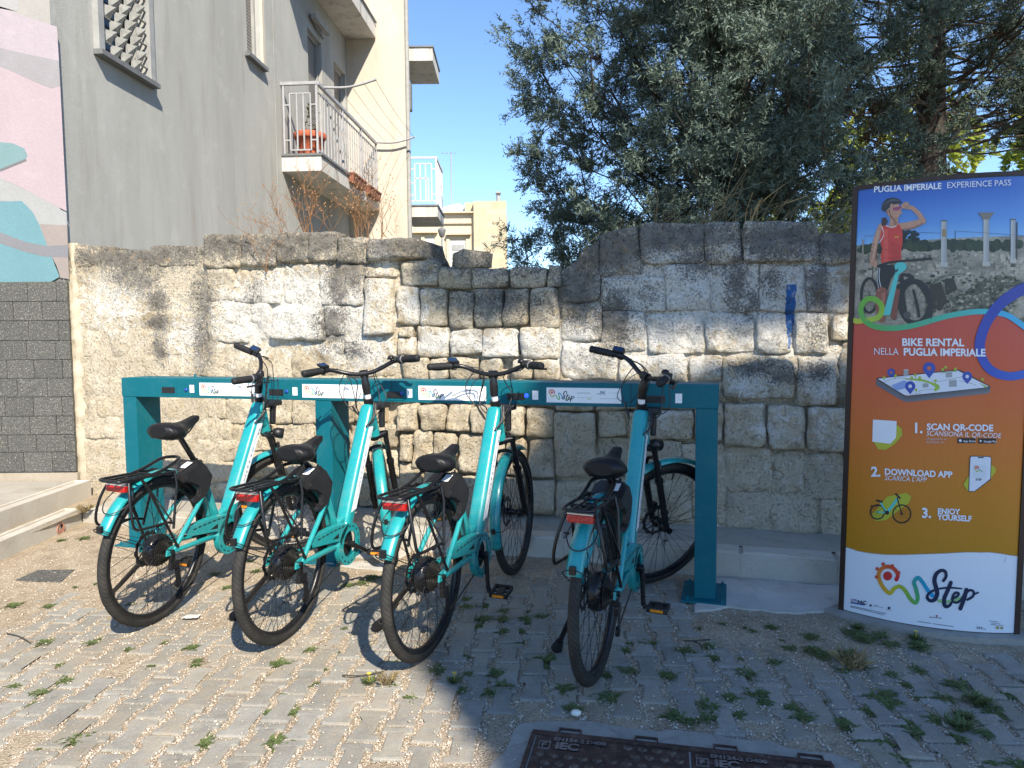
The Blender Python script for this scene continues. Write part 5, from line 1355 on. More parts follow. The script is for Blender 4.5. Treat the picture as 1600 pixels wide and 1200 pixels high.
WH = (0.72, 0.74, 0.8)
def lett(lines, name='lettering', layer=14):
    for L in lines:
        ink = Ink(); ink.text(*L[:5], **L[5]); put(ink, name, M_print, layer)
sl1 = dict(dx=(1, -0.053), dy=(0.02, -1))
LY_ = 14
lett([('PUGLIA IMPERIALE', 1365, 300.5, 13.2, WH, dict(bold=0.35, sx=0.98, **sl1)), ('EXPERIENCE PASS', 1479, 294, 13.2, WH, dict(sx=0.965, bold=0.05, dx=(1, -0.045), dy=(0.02, -1)))])
fl = dict(dx=(1, 0.02), dy=(0.0, -1))
lett([('BIKE RENTAL', 1409, 540, 16.2, WH, dict(bold=0.5, sx=1.02, dx=(1, 0.008), dy=(0, -1)))])
lett([('NELLA', 1365, 554, 15.5, WH, dict(sx=0.86, bold=-0.05, dx=(1, 0.012), dy=(0, -1))), ('PUGLIA IMPERIALE', 1411.5, 555, 16, WH, dict(bold=0.5, sx=0.98, dx=(1, 0.012), dy=(0, -1)))])
lett([('1.', 1426, 676, 22, WH, dict(bold=0.7, **fl)), ('SCAN QR-CODE', 1448, 671.5, 14, WH, dict(bold=0.45, sx=1.0, **fl)), ('SCANSIONA IL QR-CODE', 1447, 680.5, 11, WH, dict(shear=0.2, sx=0.93, dx=(1, 0.035), dy=(0, -1))),
      ('Disponibile su', 1447, 687.3, 6, (0.5, 0.4, 0.38), dict(shear=0.2, sx=0.95, **fl)), ('Available on', 1447, 692.2, 6, (0.5, 0.4, 0.38), dict(shear=0.2, sx=0.95, **fl))])
lett([('2.', 1361, 744, 21, WH, dict(bold=0.7, **fl)), ('DOWNLOAD APP', 1382, 741.5, 13.5, WH, dict(bold=0.45, sx=0.97, dx=(1, 0.045), dy=(0, -1))), ("SCARICA L'APP", 1382, 750, 10.5, WH, dict(shear=0.2, sx=0.93, dx=(1, 0.05), dy=(0, -1)))])
lett([('3.', 1440, 808.5, 21, WH, dict(bold=0.7, **fl)), ('ENJOY', 1465, 802.5, 12, WH, dict(bold=0.45, sx=0.97, dx=(1, 0.04), dy=(0, -1))), ('YOURSELF', 1465, 812, 12, WH, dict(bold=0.45, sx=0.95, dx=(1, 0.05), dy=(0, -1)))])
# badges, blank code panel, map tablet, phone, small bicycle
ink = Ink(); YG = (0.42, 0.42, 0.03)
ink.poly([(1365, 690), (1402, 664), (1409, 670), (1410, 680), (1398, 694), (1384, 703), (1372, 702)], YG); ink.poly([(1364, 655.5), (1401, 658), (1400, 684), (1391, 693.5), (1363, 690)], (0.7, 0.72, 0.76))
put(ink, 'printed_badge', M_print, 9); ink = Ink(); ink.rect(1496, 684.5, 1524, 692.5, (0.01, 0.01, 0.012)); ink.circle(1500.5, 688.5, 2.2, WH, 10); put(ink, 'printed_badge', M_print, 9); ink = Ink(); ink.rect(1528.5, 685, 1556.5, 693, (0.01, 0.01, 0.012)); ink.poly([(1531, 687), (1534.5, 689), (1531, 691)], WH)
put(ink, 'printed_badge', M_print, 9)
lett([('App Store', 1505, 690.8, 4.6, WH, dict(bold=0.05)), ('Google Play', 1537, 691.2, 4.2, WH, dict(bold=0.05))], layer=15)
ink = Ink(); mq = lambda cx, cy: (1330 + cx / 5.926, 560 + cy / 5.926)
def mp(pts, c): ink.poly([mq(*p) for p in pts], c)
mp([(228, 195), (232, 250), (480, 395), (520, 405), (1265, 325), (1288, 305), (1288, 262), (515, 355)], [(0.1, 0.11, 0.14)] * 2 + [(0.13, 0.14, 0.17)] * 2 + [(0.16, 0.17, 0.2)] * 2 + [(0.06, 0.07, 0.09)] * 2)
mp([(228, 190), (250, 178), (985, 104), (1015, 110), (1288, 258), (1270, 272), (530, 350), (490, 346)], (0.015, 0.016, 0.02))
put(ink, 'printed_tablet', M_print, 9)
ink = Ink(); mp([(245, 188), (985, 112), (1272, 258), (1255, 268), (525, 344), (495, 340)], (0.64, 0.67, 0.74)); mp([(370, 250), (480, 205), (570, 215), (520, 270), (420, 300)], (0.22, 0.32, 0.62)); mp([(800, 138), (960, 112), (985, 118), (860, 136)], (0.2, 0.38, 0.05)); mp([(1180, 224), (1262, 262), (1240, 270)], (0.2, 0.38, 0.05))
ink.stroke([mq(*p) for p in ((500, 190), (640, 200), (730, 225), (800, 262), (780, 290))], [1.5, 4, 3, 7, 5], (0.3, 0.45, 0.05), 4)
for P_ in (((300, 222), (420, 182), (560, 192)), ((740, 200), (800, 215), (1040, 165)), ((540, 332), (640, 325), (630, 300), (760, 285)), ((1000, 205), (1160, 245))): ink.stroke([mq(*p) for p in P_], 0.6, (0.25, 0.2, 0.2), 4, False)
for (x, y, w_, h_) in ((485, 112, 45, 55), (875, 130, 60, 48), (905, 205, 72, 60), (660, 235, 55, 36)): mp([(x, y), (x + w_, y - 4), (x + w_, y + h_ - 4), (x, y + h_)], (0.3, 0.32, 0.33)); mp([(x, y), (x + w_, y - 4), (x + w_ * .9, y - 12), (x + w_ * .1, y - 8)], (0.5, 0.52, 0.53))
for (x, y) in ((306, 178), (410, 160), (595, 155), (635, 178), (560, 178), (780, 205), (875, 82), (965, 98), (848, 104), (1215, 195), (600, 292)): ink.circle(*mq(x, y), 2.3, (0.35, 0.45, 0.04), 10); ink.stroke([mq(x, y + 12), mq(x, y + 30)], 0.7, (0.15, 0.1, 0.05), 1, False)
put(ink, 'printed_map', M_print, 10)
ink = Ink()
for (x, y, r0, yt, hc) in ((370, 130, 36, 180, (0.5, 0.12, 0.08)), (722, 92, 57, 186, (0.5, 0.12, 0.08)), (546, 258, 48, 332, (0.6, 0.62, 0.68)), (1074, 168, 46, 238, (0.6, 0.62, 0.68))):
    n = 22; pts = [mq(x + r0 * math.cos(math.radians(150 + 240 * k / n)), y + r0 * math.sin(math.radians(150 + 240 * k / n))) for k in range(n + 1)] + [mq(x, yt)]
    ink = Ink(); ink.poly(pts, (0.015, 0.06, 0.36)); ink.circle(*mq(x, y), r0 / 5.926 * 0.36, hc, 12); put(ink, 'printed_pin', M_print, 11)
ink = Ink(); ph = lambda cx, cy: (1410 + cx / 4.615, 640 + cy / 4.615)
ink.poly([ph(*p) for p in ((440, 540), (470, 490), (640, 400), (672, 420), (672, 450), (640, 490), (540, 575), (470, 588))], YG)
ink.poly([ph(*p) for p in ((486, 345), (495, 333), (628, 336), (643, 348), (638, 505), (520, 594), (474, 590))], (0.02, 0.025, 0.04)); ink.poly([ph(*p) for p in ((491, 348), (498, 339), (626, 341), (638, 350), (633, 500), (518, 589), (481, 586))], (0.66, 0.68, 0.74)); ink.rect(*ph(544, 342), *ph(586, 350), (0.01, 0.01, 0.012))
put(ink, 'printed_phone', M_print, 9)
ink = Ink(); ink.poly([ph(*p) for p in ((508, 402), (520, 394), (600, 398), (608, 408), (602, 488), (590, 494), (512, 490), (504, 480))], (0.58, 0.63, 0.68))
hs2 = 80 / 4.615 / 520.0; step = lambda X, Y: (ph(518, 404)[0] + (X - 310) * hs2 * 1.0, ph(518, 404)[1] + (Y - 215) * hs2)
pin = [(500, 362), (512, 318), (478, 268), (424, 250), (372, 270), (346, 322), (362, 388), (402, 448), (447, 500), (520, 430), (600, 420), (680, 500)]
ink.stroke([step(*p) for p in pin], 42 * hs2, RAINBOW[:6], 4)
for x, y in ((386, 228), (464, 244), (335, 269), (519, 302), (329, 339)): ink.circle(*step(x, y), 22 * hs2, (0.5, 0.04, 0.05), 8)
ink.circle(*step(424, 331), 42 * hs2, (0.5, 0.05, 0.06), 10)
ink.text('STEP', *ph(528, 512), 4.6, NAVY, bold=0.15)
put(ink, 'printed_app', M_print, 10)
ink = Ink(); ink.poly([(1361, 806), (1386, 776), (1416, 770), (1424, 776), (1420, 786), (1384, 813), (1368, 814)], YG); put(ink, 'printed_patch', M_print, 9)
ink = Ink()
for (cx, cy, r0) in ((1371, 800, 11), (1409, 803, 14)):
    ink.stroke([(cx + r0 * math.cos(2 * PI * k / 24), cy + r0 * math.sin(2 * PI * k / 24)) for k in range(25)], 2.2, BLK, 1, False); ink.circle(cx, cy, 1.6, BLK, 8)
    for k in range(10): a = 2 * PI * k / 10; ink.stroke([(cx, cy), (cx + r0 * math.cos(a), cy + r0 * math.sin(a))], 0.35, BLK, 1, False)
ink.stroke([(1386, 801), (1402, 780)], 4.5, TQ, 1); ink.stroke([(1386, 801), (1376, 786)], 2.4, TQ, 1); ink.stroke([(1371, 800), (1386, 801)], 2, TQ, 1); ink.stroke([(1402, 778), (1409, 803)], 2, BLK, 1); ink.stroke([(1400, 772), (1406, 778)], 3, BLK, 1); ink.stroke([(1370, 782), (1378, 784)], 3, BLK, 1); ink.stroke([(1361, 791), (1372, 790)], 2, BLK, 1); ink.circle(1386, 801, 3.4, BLK, 10)
put(ink, 'printed_bicycle', M_print, 10)
ink = Ink(); lg = lambda X, Y: (1310 + X / 5.517, 840 + Y / 5.517)
step_logo(ink, lg); put(ink, 'printed_logo', M_print, 9)
ink = Ink()
ink.text('PAC', *lg(163, 570), 7.6, NAVY, bold=0.3, dx=(1, 0.08), dy=(0, -1)); ink.stroke([lg(105, 560), lg(226, 580)], 2.0, (0.02, 0.06, 0.25), 1, False)
for k, c in enumerate(((0.6, 0.2, 0.05), (0.02, 0.06, 0.25), (0.3, 0.1, 0.3), (0.02, 0.1, 0.3))): ink.stroke([lg(108 + 13 * k, 530), lg(116 + 13 * k, 541), lg(108 + 13 * k, 552)], 1.1, c, 1, False)
INKD = (0.05, 0.06, 0.1)
for (x0, y0, x1, y1, w_) in ((104, 588, 410, 655, 0.9), (104, 597, 398, 668, 0.9), (305, 580, 345, 586, 0.6), (305, 590, 388, 605, 0.6), (410, 620, 465, 632, 0.5), (682, 722, 800, 740, 1.0), (815, 742, 995, 768, 1.0), (783, 685, 893, 695, 1.2), (1297, 718, 1380, 726, 0.7), (1320, 735, 1400, 745, 0.7), (1315, 750, 1430, 760, 0.7), (1192, 772, 1245, 776, 1.3), (1192, 784, 1278, 790, 1.0)):
    put(ink, 'printed_small_print', M_print, 9); ink = Ink(); n = max(3, int((x1 - x0) / 16))
    for k in range(n): a, e = k / n, (k + 0.8) / n; ink.stroke([lg(x0 + (x1 - x0) * a, y0 + (y1 - y0) * a), lg(x0 + (x1 - x0) * e, y0 + (y1 - y0) * e)], w_, INKD, 1, False)
put(ink, 'printed_small_print', M_print, 9); ink = Ink(); ink.circle(*lg(278, 585), 2.2, INKD, 5); put(ink, 'printed_emblem', M_print, 9); ink = Ink(); ink.rect(*lg(426, 596), *lg(448, 618), INKD); put(ink, 'printed_emblem', M_print, 9); ink = Ink(); ink.circle(*lg(848, 676), 1.7, (0.4, 0.1, 0.06), 8); put(ink, 'printed_emblem', M_print, 9); ink = Ink(); ink.circle(*lg(1372, 778), 2.4, (0.4, 0.3, 0.08), 8); ink.circle(*lg(1408, 780), 2.4, (0.35, 0.3, 0.12), 8); put(ink, 'printed_emblem', M_print, 9); ink = Ink(); ink.stroke([lg(1445, 168), lg(1430, 215)], 1, (0.4, 0.42, 0.46), 1, False)
put(ink, 'scratch', M_print, 9)
# ------------------------------------------------------------------ bicycle geometry (x forward, y left, z up, origin under the rear axle)
R_W = 0.351; L_WB = 1.127
AX = Vector((0, 0, R_W)); AXF = Vector((L_WB, 0, R_W)); BB = Vector((0.472, 0, 0.305))
ST_A = Vector((0.82, 0, 0.985)); ST_D = Vector((-0.33, 0, 0.944)).normalized()
ME = {}
def once(key, fn):
    if key not in ME: ME[key] = fn()
    return ME[key]
def torus_mb(R, r, n=64, m=12, sy=1.0):
    b = MB(); b.tube([(R * math.sin(2 * PI * i / n), 0, R * math.cos(2 * PI * i / n)) for i in range(n)], r, m, closed=True, sy=1.0, ref=(0, 0, 1)); return b
def tyre_me(): return torus_mb(0.3305, 0.0205, 72, 14).mesh('tyre', M_tyre)
def rim_me():
    b = MB(); b.lathe([(0.316, -0.013), (0.311, -0.0145), (0.298, -0.011), (0.292, 0), (0.298, 0.011), (0.311, 0.0145), (0.316, 0.013)], axis='y', n=64); return b.mesh('rim', M_bmet)
def spokes_me(rh, w):
    b = MB()
    for k in range(36):
        side = 1 if k % 2 else -1; a = 2 * PI * k / 36; off = (0.42 if (k // 2) % 2 else -0.42)
        p = (rh * math.sin(a + off), side * w, rh * math.cos(a + off)); q = (0.296 * math.sin(a), side * 0.003, 0.296 * math.cos(a))
        b.tube([p, q], 0.00125, 4, cap=False)
    b.tube([(0.0, 0.004, 0.30), (0.0, 0.004, 0.255)], 0.0035, 5)
    return b.mesh('spokes', M_bmet)
def rotor_me():
    b = MB()
    n = 48
    for y0, y1 in ((-0.001, 0.001),):
        o = []; i_ = []
        for k in range(n):
            a = 2 * PI * k / n; ro = 0.084 + (0.0035 if k % 4 < 2 else -0.0035); o.append((ro * math.cos(a), ro * math.sin(a))); i_.append((0.064 * math.cos(a), 0.064 * math.sin(a)))
        vs = [(x, y, z) for y in (y0, y1) for (x, z) in o] + [(x, y, z) for y in (y0, y1) for (x, z) in i_]
        fs = []
        for k in range(n):
            j = (k + 1) % n
            fs += [(k, j, 2 * n + j, 2 * n + k), (n + k, 3 * n + k, 3 * n + j, n + j), (k, n + k, n + j, j), (2 * n + k, 2 * n + j, 3 * n + j, 3 * n + k)]
        b.add(vs, fs)
    for k in range(6):
        a = 2 * PI * k / 6
        b.tube([(0.022 * math.cos(a), 0, 0.022 * math.sin(a)), (0.066 * math.cos(a + .5), 0, 0.066 * math.sin(a + .5))], 0.0035, 4)
    b.disc(0.026, -0.002, 0.002)
    return b.mesh('brake_disc', M_rotor)
def motor_me():
    b = MB(); b.lathe([(0.001, -0.034), (0.045, -0.034), (0.062, -0.026), (0.074, -0.018), (0.077, -0.01), (0.077, 0.012), (0.072, 0.022), (0.05, 0.03), (0.03, 0.033), (0.001, 0.036)], axis='y', n=36)
    for k in range(12):
        a = 2 * PI * k / 12; c = (0.066 * math.cos(a), 0, 0.066 * math.sin(a)); b.disc(0.0045, -0.03, 0.028, c, n=8)
    b.tube([(0, -0.085, 0), (0, 0.075, 0)], 0.006, 8); b.disc(0.011, -0.09, -0.074, n=6); b.disc(0.011, 0.066, 0.08, n=6)
    return b.mesh('hub_motor', M_bmet)
def fhub_me():
    b = MB(); b.lathe([(0.001, -0.05), (0.022, -0.05), (0.022, -0.03), (0.028, -0.028), (0.028, -0.024), (0.016, -0.02), (0.016, 0.02), (0.028, 0.024), (0.028, 0.028), (0.02, 0.03), (0.02, 0.048), (0.001, 0.05)], axis='y', n=20)
    b.tube([(0, -0.082, 0), (0, 0.075, 0)], 0.005, 8); return b.mesh('hub', M_bmet)
def cassette_me():
    b = MB()
    for i, r in enumerate((0.062, 0.054, 0.047, 0.041, 0.035, 0.029, 0.024)):
        n = 28; y0 = -0.034 - i * 0.0048; pts = []
        for k in range(2 * n):
            a = PI * k / n; rr = r + (0.0025 if k % 2 else -0.0025); pts.append((rr * math.cos(a), rr * math.sin(a)))
        b.prism(pts, y0, y0 - 0.002)
    b.disc(0.02, -0.03, -0.07); return b.mesh('cassette', M_cass)
def frame_me():
    b = MB()
    # fat down tube with softly faceted section
    path = smooth_path([(0.515, 0, 0.335), (0.575, 0, 0.47), (0.665, 0, 0.65), (0.752, 0, 0.825), (0.812, 0, 0.945), (0.822, 0, 0.975)], 4)
    prof = []
    for k in range(24):
        a = 2 * PI * k / 24; e = 0.62
        cx = math.copysign(abs(math.cos(a)) ** e, math.cos(a)); cy = math.copysign(abs(math.sin(a)) ** e, math.sin(a)); prof.append((cx, cy))
    N = len(path); vs = []
    for i, p in enumerate(path):
        t = (path[min(i + 1, N - 1)] - path[max(i - 1, 0)]).normalized(); nrm = Vector((t.z, 0, -t.x))
        f = i / (N - 1)
        hw = 0.039 if f < 0.8 else 0.039 - 0.012 * (f - 0.8) / 0.2
        hd = 0.036 + 0.006 * math.sin(PI * min(1, f * 1.1)) if f < 0.85 else 0.036
        if f > 0.92: hw -= 0.004 * (f - .92) / .08; hd -= 0.006 * (f - .92) / .08
        for cx, cy in prof: vs.append(p + nrm * (cx * hd) + Vector((0, cy * hw, 0)))
    K = 24; fs = [(i * K + k, i * K + (k + 1) % K, (i + 1) * K + (k + 1) % K, (i + 1) * K + k) for i in range(N - 1) for k in range(K)]
    b.add(vs, fs, 0, True); b.add(vs[:K], [tuple(range(K))]); b.add(vs[-K:], [tuple(range(K))])
    # head tube
    b.tube([(0.826, 0, 0.972), (0.845, 0, 0.92), (0.888, 0, 0.80)], [0.026, 0.029, 0.031], 18)
    b.tube([(0.80, 0, 0.90), (0.865, 0, 0.845)], [0.036, 0.028], 14)
    # seat tube and gusset
    b.tube([(0.462, 0, 0.325), (0.42, 0, 0.425), (0.288, 0, 0.703)], [0.025, 0.0225, 0.0205], 16)
    b.tube([(0.435, 0, 0.40), (0.55, 0, 0.425)], [0.018, 0.022], 12)
    # bottom bracket shell
    b.lathe([(0.001, -0.045), (0.04, -0.045), (0.043, -0.04), (0.043, 0.04), (0.04, 0.045), (0.001, 0.045)], BB, 'y', 20)
    b.tube([(0.472, 0, 0.305), (0.53, 0, 0.37)], [0.04, 0.037], 14)
    for s in (-1, 1):
        # chain stay, seat stay with its kink, dropout
        b.tube(smooth_path([(0.0, s * 0.074, 0.348), (0.12, s * 0.07, 0.34), (0.30, s * 0.05, 0.325), (0.45, s * 0.035, 0.312)], 3), [0.011, 0.012, 0.0125, 0.013, 0.0135, 0.014, 0.0145, 0.015, 0.015, 0.015], 10)
        b.tube(smooth_path([(0.02, s * 0.074, 0.352), (0.055, s * 0.074, 0.385), (0.095, s * 0.071, 0.425), (0.2, s * 0.063, 0.515), (0.30, s * 0.045, 0.60), (0.335, s * 0.022, 0.62)], 3), 0.0115, 10)
        b.prism([(-0.03, 0.335), (0.03, 0.333), (0.06, 0.352), (0.045, 0.375), (0.0, 0.372), (-0.025, 0.365)], s * 0.07, s * 0.078)
    return b.mesh('frame', M_teal)
def guard_me():
    """chain guard: long slotted plate running into a ring round the chainwheel"""
    b = MB(); y = -0.068; c = (BB.x, BB.z)
    ro, ri = 0.106, 0.066; n = 40
    vs = []; fs = []
    for k in range(n):
        a = 2 * PI * k / n
        vs += [(c[0] + ro * math.cos(a), y, c[1] + ro * math.sin(a)), (c[0] + ri * math.cos(a), y, c[1] + ri * math.sin(a)), (c[0] + ro * math.cos(a), y + 0.028, c[1] + ro * math.sin(a)), (c[0] + ri * math.cos(a), y + 0.006, c[1] + ri * math.sin(a))]
    for k in range(n):
        p = 4 * k; q = 4 * ((k + 1) % n)
        fs += [(p, q, q + 1, p + 1), (p, p + 2, q + 2, q), (p + 1, q + 1, q + 3, p + 3)]
    b.add(vs, fs)
    top = [(0.118, 0.402), (0.14, 0.428), (0.30, 0.432), (0.40, 0.424), (0.47, 0.411)]
    bot = [(0.12, 0.388), (0.135, 0.384), (0.28, 0.362), (0.36, 0.35), (0.385, 0.33)]
    for i in range(4):
        b.add([(top[i][0], y, top[i][1]), (top[i + 1][0], y, top[i + 1][1]), (bot[i + 1][0], y, bot[i + 1][1]), (bot[i][0], y, bot[i][1]),
               (top[i][0], y + 0.03, top[i][1] + .002), (top[i + 1][0], y + 0.03, top[i + 1][1] + .002), (bot[i][0], y + 0.02, bot[i][1]), (bot[i + 1][0], y + 0.02, bot[i + 1][1])],
              [(0, 1, 2, 3), (0, 4, 5, 1), (3, 2, 7, 6)])
    # slots
    for t in (0.10, 0.23, 0.36, 0.49, 0.62, 0.75, 0.88):
        x = 0.15 + (0.44 - 0.15) * t; z = 0.409 + 0.004 * math.sin(t * 3)
        b.add([(x - .013, y - .0012, z - .0035), (x + .013, y - .0012, z - .0025), (x + .013, y - .0012, z + .0035), (x - .013, y - .0012, z + .0025)], [(0, 1, 2, 3)], 1)
    b.add([(0.30, y - .0012, 0.375), (0.36, y - .0012, 0.365), (0.36, y - .0012, 0.39)], [(0, 1, 2)], 1)
    for k in range(14):
        a = math.radians(-150 + k * 24)
        p = Vector((c[0] + 0.09 * math.cos(a), y - .0012, c[1] + 0.09 * math.sin(a))); t = Vector((-math.sin(a), 0, math.cos(a))) * 0.010; r_ = Vector((math.cos(a), 0, math.sin(a))) * 0.0028
        b.add([p - t - r_, p + t - r_, p + t + r_, p - t + r_], [(0, 1, 2, 3)], 1)
    return b.mesh('chain_guard', [M_teal, M_dark])
def fender_me(c, R, w, a0, a1, n, name):
    b = MB(); K = 7; vs = []
    for i in range(n + 1):
        a = math.radians(a0 + (a1 - a0) * i / n)
        fl = 1.0 if i not in (0, n) else 0.9
        for k in range(K):
            t = -1 + 2 * k / (K - 1); d = -0.016 * abs(t) ** 2.4
            vs.append((c[0] + (R + d) * math.cos(a), c[1] + t * w * fl, c[2] + (R + d) * math.sin(a)))
    fs = [(i * K + k, (i + 1) * K + k, (i + 1) * K + k + 1, i * K + k + 1) for i in range(n) for k in range(K - 1)]
    b.add(vs, fs, 0, True)
    me = b.mesh(name, [M_teal, M_black])
    return me
def solid(o, th=0.0022):
    md = o.modifiers.new('thickness', 'SOLIDIFY'); md.thickness = th; md.offset = 0; return o
def rack_me():
    b = MB(); r = 0.0062; z = 0.738
    b.tube(smooth_path([(0.05, 0.05, 0.722), (-0.1, 0.056, 0.730), (-0.26, 0.056, z), (-0.295, 0.045, z), (-0.302, 0, z), (-0.295, -0.045, z), (-0.26, -0.056, z), (-0.1, -0.056, 0.730), (0.05, -0.05, 0.722)], 3), r, 8)
    for x in (-0.19, -0.08, 0.02): b.tube([(x, -0.054, 0.73), (x, 0.054, 0.73)], r * 0.85, 8)
    for y in (-0.02, 0.02): b.tube([(-0.30, y, z), (0.04, y, 0.722)], r * 0.8, 8)
    # raised hoop at the front
    b.tube(smooth_path([(-0.10, 0.05, 0.733), (-0.02, 0.05, 0.745), (0.07, 0.046, 0.77), (0.115, 0.02, 0.775), (0.115, -0.02, 0.775), (0.07, -0.046, 0.77), (-0.02, -0.05, 0.745), (-0.10, -0.05, 0.733)], 4), 0.0075, 8)
    for s in (-1, 1):
        y1 = s * 0.066; y2 = s * 0.086
        b.tube([(-0.17, s * 0.056, 0.725), (-0.13, y1, 0.66), (0.03, y2, 0.372)], r, 8)
        b.tube([(0.05, s * 0.05, 0.722), (0.045, y1, 0.66), (0.005, y2 * .97, 0.46)], r, 8)
        # pannier guard
        b.tube(smooth_path([(-0.24, s * 0.05, 0.728), (-0.262, s * 0.075, 0.655), (-0.268, s * 0.092, 0.58), (-0.255, s * 0.096, 0.53), (-0.20, s * 0.096, 0.515), (-0.06, s * 0.09, 0.505), (0.0, s * 0.083, 0.49)], 3), r, 8)
        b.tube([(-0.16, s * 0.06, 0.715), (-0.02, s * 0.092, 0.505), (-0.12, s * 0.094, 0.50)], r * .7, 6)
        b.disc(0.008, y2 - .004, y2 + .008, (0.03, 0, 0.372), n=8)
    b.box((-0.23, -0.02, 0.712), (-0.1, 0.02, 0.722), 0, 0.003)
    return b.mesh('luggage_rack', M_bmet)
def tail_me():
    b = MB(); b.box((-0.262, -0.05, 0.683), (-0.235, 0.05, 0.712), 0, 0.006); return b.mesh('tail_light', M_red)
def tail_back_me():
    b = MB(); b.box((-0.236, -0.046, 0.685), (-0.21, 0.046, 0.727), 0, 0.004); b.box((-0.262, -0.048, 0.713), (-0.232, 0.048, 0.718), 1); return b.mesh('lamp_housing', [M_black, M_lens])
def battery_me():
    b = MB()
    top = [(0.082, 0.668), (0.088, 0.708), (0.205, 0.746), (0.252, 0.735), (0.30, 0.675), (0.308, 0.62), (0.285, 0.60), (0.235, 0.645), (0.16, 0.672)]
    bm = bmesh.new()
    def ex(poly, y0, y1, bev):
        vs0 = [bm.verts.new((x, y0, z)) for x, z in poly]; vs1 = [bm.verts.new((x, y1, z)) for x, z in poly]; n = len(poly)
        f = [bm.faces.new(vs0), bm.faces.new(vs1[::-1])] + [bm.faces.new((vs0[i], vs1[i], vs1[(i + 1) % n], vs0[(i + 1) % n])) for i in range(n)]
        bmesh.ops.recalc_face_normals(bm, faces=f)
        es = list({e for q in f for e in q.edges}); bmesh.ops.bevel(bm, geom=es, offset=bev, segments=2, affect='EDGES')
    ex(top, -0.056, 0.056, 0.008)
    flap = [(0.09, 0.70), (0.20, 0.735), (0.255, 0.722), (0.315, 0.655), (0.30, 0.60), (0.262, 0.553), (0.20, 0.535), (0.17, 0.545), (0.175, 0.562), (0.212, 0.575), (0.215, 0.61), (0.15, 0.645), (0.09, 0.66)]
    ex(flap, -0.068, -0.044, 0.006); ex(flap, 0.044, 0.068, 0.006)
    b.add([v.co.copy() for v in bm.verts], [[v.index for v in f.verts] for f in (bm.verts.index_update() or bm.faces)]); bm.free()
    for s in (-1, 1): b.disc(0.013, s * 0.066, s * 0.071, (0.118, 0, 0.675), n=16)
    return b.mesh('battery', M_battery)
def batt_label_me():
    b = MB(); q = []
    for x, y in ((0.128, -0.046), (0.128, -0.014), (0.185, -0.014), (0.185, -0.046)):
        q.append((x, y, 0.708 + 0.038 * (x - 0.088) / 0.117 + 0.0016))
    b.add(q, [(0, 1, 2, 3)]); return b.mesh('paper_label', M_white)
def saddle_me():
    """saddle surface: sections from the rear to the nose"""
    S = [(0.006, 0.045, 0.918, 0.05), (0.016, 0.07, 0.926, 0.068), (0.04, 0.086, 0.931, 0.08), (0.08, 0.088, 0.929, 0.084), (0.12, 0.073, 0.923, 0.078), (0.155, 0.048, 0.921, 0.066), (0.19, 0.033, 0.926, 0.052), (0.235, 0.027, 0.938, 0.044), (0.268, 0.023, 0.946, 0.038), (0.284, 0.013, 0.942, 0.026)]
    path = []; K = 18; vs = []
    ks = 3; st = []
    for i in range(len(S) - 1):
        for j in range(ks):
            t = j / ks; t = t * t * (3 - 2 * t) * 0.35 + t * 0.65
            st.append(tuple(a * (1 - t) + b_ * t for a, b_ in zip(S[i], S[i + 1])))
    st.append(S[-1])
    for x, w, z, h in st:
        for k in range(K):
            a = 2 * PI * k / K; cy, cz = math.cos(a), math.sin(a)
            yy = w * math.copysign(abs(cy) ** 0.8, cy)
            zz = z - h * 0.5 + h * 0.5 * math.copysign(abs(cz) ** 0.7, cz)
            if cz < 0: yy *= 0.93
            # wings droop at the sides, slight groove in the middle
            zz -= 0.012 * (abs(yy) / 0.094) ** 2 * (1 if cz > 0 else 0.2)
            if cz > 0.6: zz -= 0.004 * math.exp(-(yy / 0.012) ** 2)
            vs.append((x, yy, zz))
    N = len(st); fs = [(i * K + k, i * K + (k + 1) % K, (i + 1) * K + (k + 1) % K, (i + 1) * K + k) for i in range(N - 1) for k in range(K)]
    b = MB(); b.add(vs, fs, 0, True); b.add(vs[:K], [tuple(range(K))], 0, True); b.add(vs[-K:], [tuple(range(K))], 0, True)
    return b.mesh('saddle', M_leather)
def rails_me():
    b = MB()
    for s in (-1, 1):
        b.tube(smooth_path([(0.03, s * 0.035, 0.872), (0.09, s * 0.022, 0.862), (0.18, s * 0.02, 0.862), (0.25, s * 0.01, 0.9)], 3), 0.0035, 6)
        b.lathe([(0.001, 0), (0.012, 0), (0.012, 0.03), (0.001, 0.03)], (0.04, s * 0.05, 0.856), 'z', 10)
    b.box((0.11, -0.025, 0.85), (0.165, 0.025, 0.874), 0, 0.004)
    return b.mesh('saddle_rails', M_black)
def post_me(dz):
    b = MB(); top = Vector((0.135, 0, 0.862 + dz)); bot = Vector((0.30, 0, 0.68))
    b.tube([bot, bot.lerp(top, 0.93), top], [0.0137, 0.0137, 0.017], 14)
    return b.mesh('seat_post', M_bmet)
def clamp_me():
    b = MB(); d = Vector((-0.132, 0, 0.278)).normalized(); p = Vector((0.291, 0, 0.697))
    b.tube([p - d * .004, p + d * 0.026], 0.0245, 16); b.tube([p + Vector((-0.03, -0.02, 0.01)), p + Vector((-0.03, 0.02, 0.012))], 0.006, 8)
    b.tube([p + Vector((-0.02, -0.026, 0.012)), p + Vector((-0.05, -0.03, 0.03)), p + Vector((-0.055, -0.03, 0.055))], 0.0045, 6)
    return b.mesh('seat_clamp', M_bmet)
